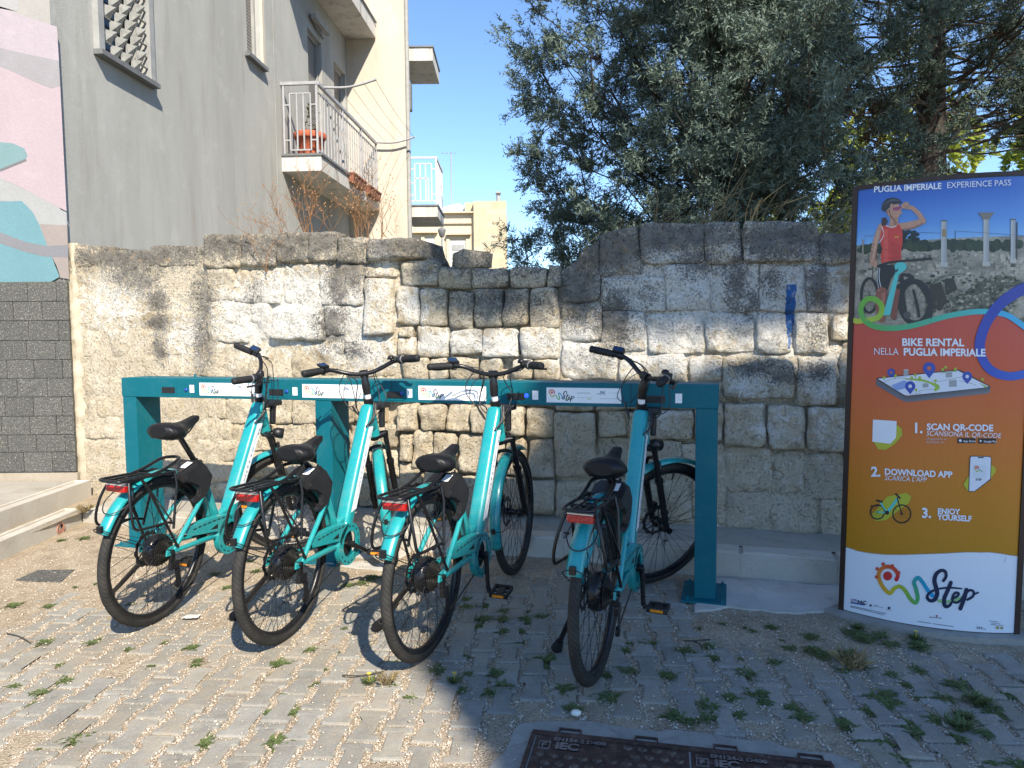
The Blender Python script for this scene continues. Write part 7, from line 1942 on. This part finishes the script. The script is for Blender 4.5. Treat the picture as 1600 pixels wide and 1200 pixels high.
# lime green broadleaf trees far beyond the cypresses, lit by the sun
M_lime = mat_leaf('lime_leaf', (0.10, 0.14, 0.015), (0.24, 0.29, 0.04), (0.42, 0.45, 0.08), 0.35)
protoL = clump_protos(5, 12, 0.20, 0.05, rng)
def broadleaf(label, base, h, r, n, seed, mat_):
    rg = np.random.default_rng(seed); root = thing('broadleaf_tree', label, 'tree', base, 'broadleaf trees beyond the cypresses'); P = []; Dr = []
    lobes = [(rg.normal(size=3) * np.array([r * .5, r * .5, r * .32]) + np.array([0, 0, h - r * .7]), r * rg.uniform(.35, .6)) for _ in range(9)]
    for k in range(n):
        c, lr = lobes[rg.integers(0, 9)]; d = rg.normal(size=3); d /= np.linalg.norm(d); P.append(c + d * lr * rg.uniform(.6, 1.05)); Dr.append(d + np.array([0, 0, .4]))
    link('crown', foliage_mesh('crown', np.array(P), np.array(Dr), rg.uniform(.8, 1.4, n), 0.3 + rg.uniform(0, .4, n), protoL, mat_, rg), root)
    t_ = MB(); t_.tube([(0, 0, -.2), (0.1, 0, h * .4), (0.0, 0.1, h * .8)], [0.22, 0.16, 0.06], 8)
    for c, lr in lobes[:6]: t_.tube([(0.08, 0, h * .38), tuple(np.array([0, 0, h * .45]) * .5 + c * .5), tuple(c)], [0.09, 0.06, 0.02], 6)
    part('trunk', t_, M_bark, root)
broadleaf('sunlit lime green tree showing between the dark trunk and the sign top', (12.5, 20.5, 0), 6.2, 3.2, 2600, 21, M_lime)
broadleaf('lime green tree glimpsed behind the grey cypress at the frame edge', (17.5, 22.5, 0), 7.0, 3.4, 2200, 22, M_lime)
broadleaf('small sunlit green tree glimpsed low between the cypress trunks', (8.6, 21.0, 0), 4.6, 2.4, 1600, 23, M_lime)

# the tree behind the camera that throws the shade over the sign and the end of the rack
U_ = Vector((0, 0, 1)).cross(SUN_TO).normalized(); V_ = SUN_TO.cross(U_)
low = [(0.86, 0.5), (0.84, 1.38), (0.82, 1.75), (0.97, 2.12), (1.22, 2.36), (1.47, 2.74), (1.58, 3.0), (1.76, 3.06), (1.95, 3.14), (2.03, 3.36), *[tuple(PL(a, b, WP0, WN).dot(k) for k in (U_, V_)) for a, b in ((905, 628), (985, 636), (1060, 626), (1100, 608), (1160, 594), (1240, 597), (1320, 603))], (3.9, 2.9), (4.6, 2.5), (4.5, 1.2), (3.2, 0.5)]
def wuv(px, py): q = PL(px, py, WP0, WN); return (q.dot(U_), q.dot(V_))
edge = [wuv(*q) for q in ((645, 426), (690, 468), (760, 478), (840, 458), (890, 452), (935, 472), (1000, 490), (1100, 492), (1180, 492), (1215, 478), (1260, 466), (1320, 462))]
top = [wuv(*q) for q in ((1330, 372), (1200, 352), (1010, 350), (930, 385), (880, 428), (800, 448), (700, 450), (650, 432))]
band = edge + top
upp = [(1.22, 4.76), (1.3, 4.5)] + top[::-1][1:] + [(3.9, 3.3), (5.6, 3.0), (6.2, 6.8), (5.3, 6.8), (4.6, 5.8), (4.1, 5.0), (3.2, 4.72), (2.4, 4.72), (1.6, 4.9)]
M_shade = mat_leaf('pine_leaf', (0.05, 0.07, 0.03), (0.09, 0.12, 0.05), (0.14, 0.18, 0.08), 0.3)
def shade_tree():
    rg = np.random.default_rng(31); P = []; Dr = []; S = []
    def fill(poly, n, soft, w0, w1, size):
        xs = [p[0] for p in poly]; ys = [p[1] for p in poly]; k = 0
        while k < n:
            u, v = rg.uniform(min(xs), max(xs)), rg.uniform(min(ys), max(ys))
            if not in_poly(u, v, poly): continue
            if soft > 0:
                q = noise.noise((u * 4.2, v * 4.2, 2.0)) + 0.5 * noise.noise((u * 11, v * 11, 5.0))
                if q < -0.12 * 1.0 + 0 * soft and rg.uniform() < soft: continue
            w = rg.uniform(w0, w1); P.append(U_ * u + V_ * v + SUN_TO * w); Dr.append(rg.normal(size=3)); S.append(size * rg.uniform(.7, 1.3)); k += 1
    fill(low, 11500, 0.0, 9.0, 11.5, 1.0); fill(band, 3400, 0.3, 10.5, 13.5, 1.0); fill(upp, 3400, 0.93, 10.5, 14.5, 1.0)
    Pn = np.array([tuple(p) for p in P]); base = Vector((4.6, -6.6, 0)); root = thing('shade_tree', 'spreading umbrella pine behind the photographer, shading the sign and the end of the rack', 'tree', base)
    pr = clump_protos(6, 12, 0.095, 0.028, rg)
    pr = [p - np.array([0, 0, 0.045]) for p in pr]
    link('crown', foliage_mesh('crown', Pn - np.array(tuple(base)), np.array(Dr), np.array(S), rg.uniform(.2, .6, len(P)), pr, M_shade, rg), root)
    t_ = MB(); c0 = Vector((0.2, 0.1, 3.8)); t_.tube([(0, 0, -.2), (0.05, 0.05, 2.0), c0], [0.28, 0.22, 0.18], 10)
    for k in range(16):
        e = Vector(Pn[rg.integers(0, len(P))]) - base; m_ = c0.lerp(e, .5) + Vector((0, 0, .3)); t_.tube(smooth_path([c0, m_, e], 4), [0.09 - 0.08 * i / 8 for i in range(9)], 5)
    part('trunk', t_, M_bark, root)
shade_tree()
# ------------------------------------------------------------------ cast iron cover in the paving
t = NT('rusty_iron'); t.set(0.75, 0.35, 0.4); p = t.pos()
f = t.noise(p, 18, 6, 0.7); g = t.noise(p, 140, 3, 0.7); sep = t.n('ShaderNodeSeparateXYZ'); t.l(p, sep.inputs[0])
c = t.ramp(f, [(0.3, (0.045, 0.026, 0.02)), (0.55, (0.085, 0.05, 0.038)), (0.75, (0.16, 0.10, 0.075))]); c = t.mix(t.ramp(t.noise(p, 30, 5, .75), [(.56, 0), (.7, .8)]), c, (0.22, 0.18, 0.15)); t.color(c); t.bump(g, 0.5, 0.003); M_iron = t.m
M_worn = simple('worn_iron', (0.22, 0.18, 0.165), 0.6, 0.4, 0.4, 25)
M_stud = simple('rubbed_iron', (0.10, 0.07, 0.058), 0.55, 0.5, 0.5, 40)
MA = G(837, 1147); mdx = (G(1286, 1196) - MA).normalized(); mdy = Vector((mdx.y, -mdx.x, 0))
if mdy.y > 0: mdy = -mdy
MM = Matrix((mdx, -mdy, Vector((0, 0, 1)))).transposed().to_4x4(); MM.translation = Vector((MA.x, MA.y, 0.006))
mh = thing('manhole_cover', 'rusty cast iron double manhole cover with raised studs, sunk in a concrete collar', 'manhole cover', M=MM)
Lm, Wm = 0.925, 0.62
b = MB()
for (x0, y0, x1, y1) in ((-0.012, -0.004, Lm + .012, 0.016), (-0.012, -Wm - 0.016, Lm + .012, -Wm + 0.004), (-0.014, -Wm, 0.0, 0.0), (Lm, -Wm, Lm + 0.014, 0.0)): b.box((x0, y0, -0.05), (x1, y1, 0.002), 0, 0.001)
part('frame', b, M_iron, mh)
for px, py in ((891, 1143), (1010, 1160), (1134, 1174), (1269, 1192)):
    x = (MM.inverted() @ G(px, py)).x; b = MB(); b.box((x - 0.034, 0.0165, -0.03), (x + 0.034, 0.044, -0.012))
    b.box((x - 0.038, 0.016, -0.03), (x - 0.033, 0.046, 0.001)); b.box((x + 0.033, 0.016, -0.03), (x + 0.038, 0.046, 0.001)); b.box((x - 0.0325, 0.042, -0.03), (x + 0.0325, 0.046, 0.001)); part('hinge_pocket', b, M_iron, mh)
def dia(b, x, y, s, z0, z1): b.add([(x - s, y, z0), (x, y - s * .75, z0), (x + s, y, z0), (x, y + s * .75, z0), (x - s * .7, y, z1), (x, y - s * .5, z1), (x + s * .7, y, z1), (x, y + s * .5, z1)], [(0, 1, 5, 4), (1, 2, 6, 5), (2, 3, 7, 6), (3, 0, 4, 7), (4, 5, 6, 7)])
xs_ = (MM.inverted() @ G(1078, 1180)).x
for x0, x1 in ((0.006, xs_ - 0.003), (xs_ + 0.003, Lm - 0.006)):
    b = MB(); b.box((x0, -Wm + 0.006, -0.03), (x1, -0.007, -0.004), 0, 0.002); ld = part('lid', b, M_iron, mh)
    b = MB()
    for j in range(13):
        for i in range(14):
            x = x0 + 0.028 + i * 0.046 + (0.023 if j % 2 else 0); y = -0.03 - j * 0.044
            if x > x1 - 0.02 or (j < 2 and x < x0 + 0.30): continue
            dia(b, x, y, 0.0175, -0.005, 0.004)
    part('stud', b, M_stud, ld)
    b = MB()
    def word(txt, x, y, size, bold):
        V, F = text_mesh(txt, size, 'LEFT', bold); n = len(V)
        b.add([(x + v.x, y + v.y, -0.0005) for v in V], F)
        b.add([(x + v.x * 1.0, y + v.y, -0.004) for v in V], F)
    word('EN124-2 D400', x0 + 0.06, -0.033, 0.028, 0.0012); word('IEC', x0 + 0.07, -0.078, 0.052, 0.0025); word('TELECOM'[:0] or 'F', x0 + 0.024, -0.075, 0.034, 0.0018)
    b.box((x0 + 0.015, -0.083, -0.004), (x0 + 0.018, -0.04, -0.0008)); b.box((x0 + 0.05, -0.083, -0.004), (x0 + 0.053, -0.04, -0.0008)); b.box((x0 + 0.018, -0.043, -0.004), (x0 + 0.05, -0.04, -0.0008)); b.box((x0 + 0.018, -0.083, -0.004), (x0 + 0.05, -0.08, -0.0008))
    part('cast_lettering', b, M_worn, ld, recalc=False)
# small stone drain cover and the clay pipe in the kerb
q = [G(25, 909), G(60, 893.5), G(117, 893), G(95, 912)]
b = MB(); b.add([v + Vector((0, 0, 0.012)) for v in q] + [v + Vector((0, 0, -0.03)) for v in q], [(0, 1, 2, 3), (0, 4, 5, 1), (1, 5, 6, 2), (2, 6, 7, 3), (3, 7, 4, 0)])
tag(part('drain_cover', b, M_tile), 'small square dark speckled drain cover lying in the gritty ground by the kerb', 'drain cover')
P = PL(94, 826, Vector((-3.134, 4.8, 0)), Vector((1, 0.055, 0)).normalized())
dp = thing('clay_pipe', 'short terracotta drain pipe opening out of the low kerb', 'drain pipe', P + Vector((0.002, 0, 0)))
M_dustyclay = simple('dusty_clay', (0.34, 0.16, 0.11), 0.9, 0, 0.25, 25)
b = MB(); b.lathe([(0.033, -0.05), (0.033, 0.006), (0.042, 0.006), (0.042, -0.05)], axis='x', n=24); part('pipe', b, M_dustyclay, dp)
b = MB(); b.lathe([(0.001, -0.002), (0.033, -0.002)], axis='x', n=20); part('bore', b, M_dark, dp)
b = MB(); b.add([(0.003, -0.03, -0.008), (0.004, 0.032, 0.012), (0.004, 0.018, -0.026), (0.003, -0.016, -0.028)], [(0, 1, 2, 3)]); part('shard', b, M_dustyclay, dp)

# ------------------------------------------------------------------ weeds in the joints
M_weed = mat_leaf('weed_leaf', (0.06, 0.085, 0.025), (0.13, 0.17, 0.06), (0.25, 0.28, 0.13), 0.2)
M_drygrass = mat_leaf('dry_grass', (0.14, 0.10, 0.05), (0.26, 0.20, 0.10), (0.38, 0.31, 0.17), 0.2)
def tuft_me(seed, n, r, h, wd, flat):
    rg = np.random.default_rng(seed); V = []; T = []
    for k in range(n):
        az = rg.uniform(0, 2 * PI); d = np.array([math.cos(az), math.sin(az), 0]); s = np.array([-d[1], d[0], 0]) * wd * rg.uniform(.6, 1.3); o = rg.normal(size=3) * r * .3; o[2] = 0
        L = r * rg.uniform(.4, 1.1); hh = h * rg.uniform(.5, 1.2)
        V += [o, o + d * L * .5 + s + np.array([0, 0, hh * .8]), o + d * L + np.array([0, 0, hh * (0.55 if flat else 1.25)]), o + d * L * .5 - s + np.array([0, 0, hh * .75])]
        b0 = rg.uniform(.2, .65); T += [b0 - .15, b0, b0 + .2, b0]
    V = np.array(V); return tris_mesh('weed_tuft', V, np.arange(len(V)).reshape(-1, 4), M_weed, False, {'tone': np.clip(T, 0, 1)})
TU = [tuft_me(50 + i, 70, 0.042, 0.012, 0.0036, True) for i in range(3)] + [tuft_me(60 + i, 110, 0.045, 0.018, 0.0028, False) for i in range(2)] + [tuft_me(70 + i, 30, 0.03, 0.014, 0.004, True) for i in range(2)]
W_PX = [(135, 845, 1.6), (107, 846, 1.0), (20, 949, 1.2), (75, 948, .9), (122, 918, .8), (145, 914, .8), (70, 1003, 1.3), (145, 1003, 1.4), (198, 1012, .9), (290, 1038, .9), (280, 997, .7), (285, 1010, 1.2), (100, 1042, .9), (122, 1060, 1.4), (55, 1098, 1.0), (20, 1075, .9),
        (62, 1082, 1.0), (96, 1168, 1.5), (60, 1170, .8), (328, 1157, 1.2), (432, 1162, 1.2), (200, 1011, .6), (305, 1040, .9), (235, 1040, .9), (445, 1115, 1.0), (412, 1110, .9), (440, 1080, .8), (500, 1067, .7), (486, 1071, .7), (455, 1035, 1.3), (420, 1053, .6), (465, 1018, .9),
        (530, 1046, .7), (505, 1015, .6), (543, 1014, .5), (640, 1085, .9), (606, 1064, 1.0), (620, 1032, .9), (565, 912, 1.5), (580, 905, 1.3), (550, 918, 1.2), (600, 925, .9), (540, 985, .8), (400, 895, 1.3), (390, 880, 1.0), (360, 915, 1.1), (340, 900, 1.0), (215, 945, .9),
        (730, 948, 1.4), (742, 935, 1.3), (760, 945, 1.2), (756, 965, 1.5), (745, 975, 1.3), (784, 955, 1.3), (785, 963, 1.1), (810, 965, 1.0), (845, 962, 1.5), (836, 972, .9), (825, 955, .8), (790, 985, .9), (770, 993, .8), (810, 990, 1.1), (812, 1003, 1.1), (717, 1027, .9), (732, 1048, 1.0), (683, 1045, 1.2), (775, 1050, 1.4), (780, 1065, 1.3), (745, 1080, 1.6),
        (710, 1075, .9), (845, 1030, 1.5), (860, 1025, 1.2), (875, 1040, 1.2), (842, 1045, 1.0), (878, 1078, 1.2), (880, 1105, 1.1), (990, 1020, 1.2), (1005, 1004, 1.2), (985, 1005, .8), (1075, 1017, 1.5), (1060, 1016, 1.2), (1093, 983, .8), (1118, 977, .8), (1113, 1014, 1.1), (1125, 1020, .9), (1153, 979, .8), (1180, 981, .8), (1205, 983, 1.0), (1225, 1003, .8), (1262, 1014, 1.6), (1245, 1015, 1.3), (1280, 1020, 1.0), (1272, 996, 1.4), (1268, 1000, 1.2),
        (975, 1090, 1.3), (1000, 1055, 1.2), (1045, 1055, 1.0), (1040, 1056, 1.0), (960, 1060, .9), (1160, 1030, .7), (1210, 1040, .9), (1180, 1054, 1.2), (1060, 1115, 1.6), (1100, 1116, 1.5), (1075, 1122, 1.2), (1115, 1098, 1.3), (1140, 1090, 1.2), (1155, 1115, 1.0), (1163, 1092, 1.1), (1190, 1082, 1.1), (1195, 1096, 1.0), (1240, 1105, 1.3), (1255, 1118, 1.2), (1280, 1100, 1.0),
        (1340, 985, 1.6), (1332, 992, 1.5), (1350, 998, 1.6), (1375, 995, 1.6), (1365, 1003, 1.5), (1392, 1008, 1.4), (1415, 1008, 1.7), (1435, 1010, 1.6), (1450, 1005, 1.4), (1310, 1030, 1.6), (1330, 1028, 1.3), (1355, 1035, 1.2), (1318, 1048, 1.2), (1300, 1025, 1.3), (1375, 1053, 1.1), (1433, 1048, 1.3), (1495, 1070, 1.3), (1418, 1070, 1.1), (1365, 1090, 1.4), (1385, 1100, 1.3), (1370, 1118, 1.5), (1395, 1085, 1.2), (1400, 1092, 1.2),
        (1450, 1088, 1.3), (1470, 1092, 1.5), (1510, 1095, 1.8), (1535, 1092, 1.8), (1560, 1100, 1.6), (1580, 1115, 1.3), (1560, 1075, 1.1), (1500, 1122, 1.7), (1480, 1122, 1.2), (1525, 1142, 1.8), (1540, 1146, 1.4), (1445, 1132, 1.3), (1455, 1145, 1.6), (1420, 1138, 1.3), (1400, 1135, 1.0), (1340, 1140, 1.6), (1352, 1148, 1.3), (1325, 1125, 1.2), (1370, 1168, 1.1), (1430, 1180, 1.3), (1500, 1152, 1.1), (1552, 1185, 1.0), (1590, 1195, 1.3)]
def uncover(x, y):
    return (0.0 if dust(x, y) < .4 else bedz(x, y))
tb = []
for i, (px, py, s) in enumerate(W_PX):
    g = G(px, py); big = s > 1.45
    for _ in range(60):          # root it in the nearest joint
        if not on_paver(g.x, g.y): break
        g = G(px, py) + Vector((rnd.gauss(0, .022), rnd.gauss(0, .022), 0))
    me = TU[rnd.choice((3, 4, 0, 1) if s > 1.5 and px > 1300 else (0, 1, 2) if s > 0.85 else (5, 6))]
    o = link('weed_tuft', me); o.location = (g.x, g.y, max(bedz(g.x, g.y), -0.012) + 0.002); o.rotation_euler = (0, 0, rnd.uniform(0, 6.28)); k = min(s, 1.3) * rnd.uniform(.6, 0.95); o.scale = (k, k, k * (0.8 if not big else 1.0))
    lab = ('green weed tuft in the gritty ground near the rear wheels and kerb' if py < 925 else 'green weed tuft in a joint of the sunlit paving' if px < 690 else 'green weed tuft in the shaded paving between the two nearest bicycles' if px < 960 else 'green weed tuft in the shaded paving below the end dock post' if px < 1300 else 'dark green weed tuft in the paving in front of the advertising sign')
    tag(o, lab, 'weed', 'weeds growing between the pavers')
# yellow-flowered weeds
M_yflow = simple('yellow_petal', (0.7, 0.5, 0.02), 0.6)
for px, py, lab in ((577, 1067, 'yellow flowered weed in the sunlit paving in front of the third bicycle'), (710, 1066, 'yellow flowered weed at the edge of the shade in front of the third bicycle'), (1431, 999, 'yellow flowered weed at the foot of the advertising sign')):
    g = G(px, py); o = thing('flowering_weed', lab, 'weed', g, 'yellow flowered weeds'); l = link('leaves', TU[3], o); l.scale = (.7, .7, .8)
    b = MB()
    for k in range(7):
        a = 2 * PI * k / 7; b.add([(0, 0, 0.034), (0.008 * math.cos(a - .35), 0.008 * math.sin(a - .35), 0.038), (0.012 * math.cos(a), 0.012 * math.sin(a), 0.039), (0.008 * math.cos(a + .35), 0.008 * math.sin(a + .35), 0.038)], [(0, 1, 2, 3)])
    b.tube([(0, 0, 0), (0, 0, 0.034)], 0.0012, 4); part('flower', b, M_yflow, o, recalc=False)
# dry grass wisps at ground level
def wisp(seed, n, r, h, mat_):
    rg = np.random.default_rng(seed); V = []; T = []
    for k in range(n):
        az = rg.uniform(0, 2 * PI); d = np.array([math.cos(az), math.sin(az), 0]); s = np.array([-d[1], d[0], 0]) * 0.0012; o = rg.normal(size=3) * r * .2; o[2] = 0; L = r * rg.uniform(.3, 1); hh = h * rg.uniform(.5, 1.1)
        V += [o - s, o + s, o + d * L * .6 + s * .7 + np.array([0, 0, hh * .75]), o + d * L + np.array([0, 0, hh * rg.uniform(.7, 1.1)])]; q = rg.uniform(.2, .9); T += [q] * 4
    V = np.array(V); return tris_mesh('dry_grass', V, np.arange(len(V)).reshape(-1, 4), mat_, False, {'tone': np.clip(T, 0, 1)})
WI = [wisp(80 + i, 60, 0.06, 0.06, M_drygrass) for i in range(3)]
for px, py, s, lab in ((605, 1068, .9, 'dry straw coloured grass wisp beside the yellow flowered weed in the sun'), (1332, 1045, 1.4, 'taller dry grass wisp among green weeds in front of the sign foot'), (134, 800, 1.1, 'dry weed clump in the corner where the kerb meets the stone wall')):
    g = G(px, py, 0.1 if py < 810 else 0.0); o = link('dry_grass', WI[rnd.randrange(3)]); o.location = g; o.scale = (s, s, s); tag(o, lab, 'dry grass', 'dry grass wisps')
# twigs, a leaf of paper, one white pebble
def twig_at(pts, r, lab, name='twig', z=0.008):
    P = [G(x, y) + Vector((0, 0, z)) for x, y in pts]; c = P[0].copy(); b = MB(); b.tube([p - c for p in smooth_path(P, 4)], r, 5); o = part(name, b, M_twig); o.location = c; tag(o, lab, 'twig', 'twigs lying on the paving')
twig_at([(535, 1058), (560, 1059), (580, 1056), (600, 1052)], 0.003, 'long thin curved twig lying on sunlit pavers')
twig_at([(1068, 1004), (1084, 1004), (1110, 1002)], 0.0035, 'straight dark twig lying on dusty ground left of the dock end post')
twig_at([(1080, 1004), (1092, 1008), (1098, 1017)], 0.003, 'short bent twig touching the straight dark twig')
twig_at([(10, 992), (30, 997), (48, 1007)], 0.0025, 'thin twig on sunlit pavers near the left border')
b = MB(); b.lathe([(0.001, -0.012), (0.012, -0.009), (0.017, 0), (0.013, 0.009), (0.001, 0.012)], axis='z', n=12); o = part('pebble', b, simple('white_pebble', (0.62, 0.6, 0.56), 0.7, 0, 0.15, 40)); o.location = G(900, 1119) + Vector((0, 0, 0.012)); o.scale = (1.15, .85, .9); tag(o, 'single round white pebble on the concrete above the manhole cover', 'pebble')
b = MB(); b.grid(lambda u, v: (0.07 * (u - .5) + .01 * v, 0.045 * (v - .5), 0.006 + 0.011 * noise.noise((u * 4, v * 4, 3)) + .006), 6, 5); o = part('paper_scrap', b, simple('scrap_paper', (0.6, 0.57, 0.5), .8), recalc=False); o.location = G(298, 967); tag(o, 'pale crumpled scrap of paper on the paving in front of the first bicycle', 'litter')

# ------------------------------------------------------------------ dry weeds and straw on top of the wall
M_stem = mat_leaf('dry_stem', (0.12, 0.06, 0.025), (0.25, 0.13, 0.06), (0.36, 0.22, 0.11), 0.1)
def dry_weed(px, py, h, spread, nst, lab, seed, thin=1.0, back=0.16, group='dry weeds on the wall top'):
    rg = random.Random(seed); s, z = W(px, py); base = wall_pt(s, z, back); root = thing('dry_weed', lab, 'dry weed', base, group); b = MB(); hd = MB()
    def grow(p, d, L, r, dep):
        pts = [p]; n = 4
        for i in range(n):
            d = (d + Vector((rg.uniform(-.28, .28), rg.uniform(-.28, .28), rg.uniform(-.1, .14)))).normalized(); pts.append(pts[-1] + d * L / n)
        b.tube(pts, [r * (1 - .5 * i / n) for i in range(n + 1)], 4, cap=False)
        if dep > 0:
            for k in range(rg.choice((2, 3, 3))):
                q = pts[rg.randrange(2, n + 1)]; e = (d + Vector((rg.uniform(-.9, .9), rg.uniform(-.9, .9), rg.uniform(-.1, .5)))).normalized(); grow(q, e, L * rg.uniform(.45, .75), r * .65, dep - 1)
        elif rg.random() < .6:
            e = pts[-1]; w = 0.006; hd.add([e + Vector((-w, 0, 0)), e + Vector((0, -w, -w)), e + Vector((w, 0, 0)), e + Vector((0, w, w * 1.5))], [(0, 1, 2), (0, 2, 3), (0, 1, 3), (1, 2, 3)])
    for k in range(nst): grow(Vector((rg.uniform(-.05, .05), rg.uniform(-.04, .04), -0.03)), Vector((rg.uniform(-1, 1) * spread, rg.uniform(-.4, .4) * spread, 1)).normalized(), h * rg.uniform(.6, 1.05), 0.003 * thin, 2)
    for mb_, nm in ((b, 'stems'), (hd, 'seed_heads')):
        me = mb_.mesh(nm, M_stem, False); a = me.attributes.new('tone', 'FLOAT', 'POINT'); a.data.foreach_set('value', [rg.random() * .8 + .1 for _ in me.vertices]); link(nm, me, root)
dry_weed(462, 362, 0.34, .45, 9, 'dense rust brown dry weed standing under the near end of the balcony', 1, 1.2)
dry_weed(428, 366, 0.30, .8, 7, 'sprawling pale brown dry weed leaning left on the wall top', 2, .8)
dry_weed(425, 420, 0.30, .5, 4, 'thin dry weed rooted in a crack below the wall top', 3, .9, -0.03)
dry_weed(548, 372, 0.36, .4, 10, 'tall tangled dry weed beside the single end block of the wall', 4, 1.0)
dry_weed(570, 374, 0.30, .35, 7, 'straw coloured upright dry weed nearest the gap in the wall', 5, .9)
dry_weed(375, 372, 0.22, .5, 3, 'thin sparse dry weed farthest to the left on the wall top', 6, .6)
dry_weed(505, 360, 0.30, .7, 3, 'thin dry weed with long arching stems between the two dense ones', 7, .8)
dry_weed(610, 376, 0.2, .4, 3, 'small wispy dry weed on the end block', 8, .6)
def straw(px, py, n, lab, seed, h=0.3):
    rg = random.Random(seed); s, z = W(px, py); base = wall_pt(s, z, 0.3); root = thing('dry_straw', lab, 'dry grass', base, 'dry straw behind the right stretch of wall'); b = MB()
    for k in range(n):
        p = Vector((rg.uniform(-.22, .22), rg.uniform(-.05, .25), -.1)); d = Vector((rg.uniform(-.3, .5), rg.uniform(-.2, .2), 1)).normalized(); L = h * rg.uniform(.5, 1.3); q = rg.uniform(0.1, .9)
        b.tube(smooth_path([p, p + d * L * .5, p + d * L + Vector((q * L * .5, 0, -q * q * L * .45))], 4), 0.0022, 3, cap=False)
    me = b.mesh('stems', M_drygrass, False); a = me.attributes.new('tone', 'FLOAT', 'POINT'); a.data.foreach_set('value', [rg.random() * .8 for _ in me.vertices]); link('stems', me, root)
straw(1010, 352, 22, 'pale upright straw above the left end of the high stretch of wall', 11)
straw(1075, 350, 30, 'dense pale straw above the big wide stones of the high stretch of wall', 12, .34)
straw(1150, 348, 30, 'long arching dry straw above the joint of the two top stones', 13, .55)
straw(1225, 350, 16, 'sparse dry straw above the large dark top stone', 14, .3)
straw(1300, 362, 26, 'dry straw rising beside the advertising sign edge', 15, .4)
straw(945, 378, 14, 'short dry straw on the sloping step of the wall', 16, .22)
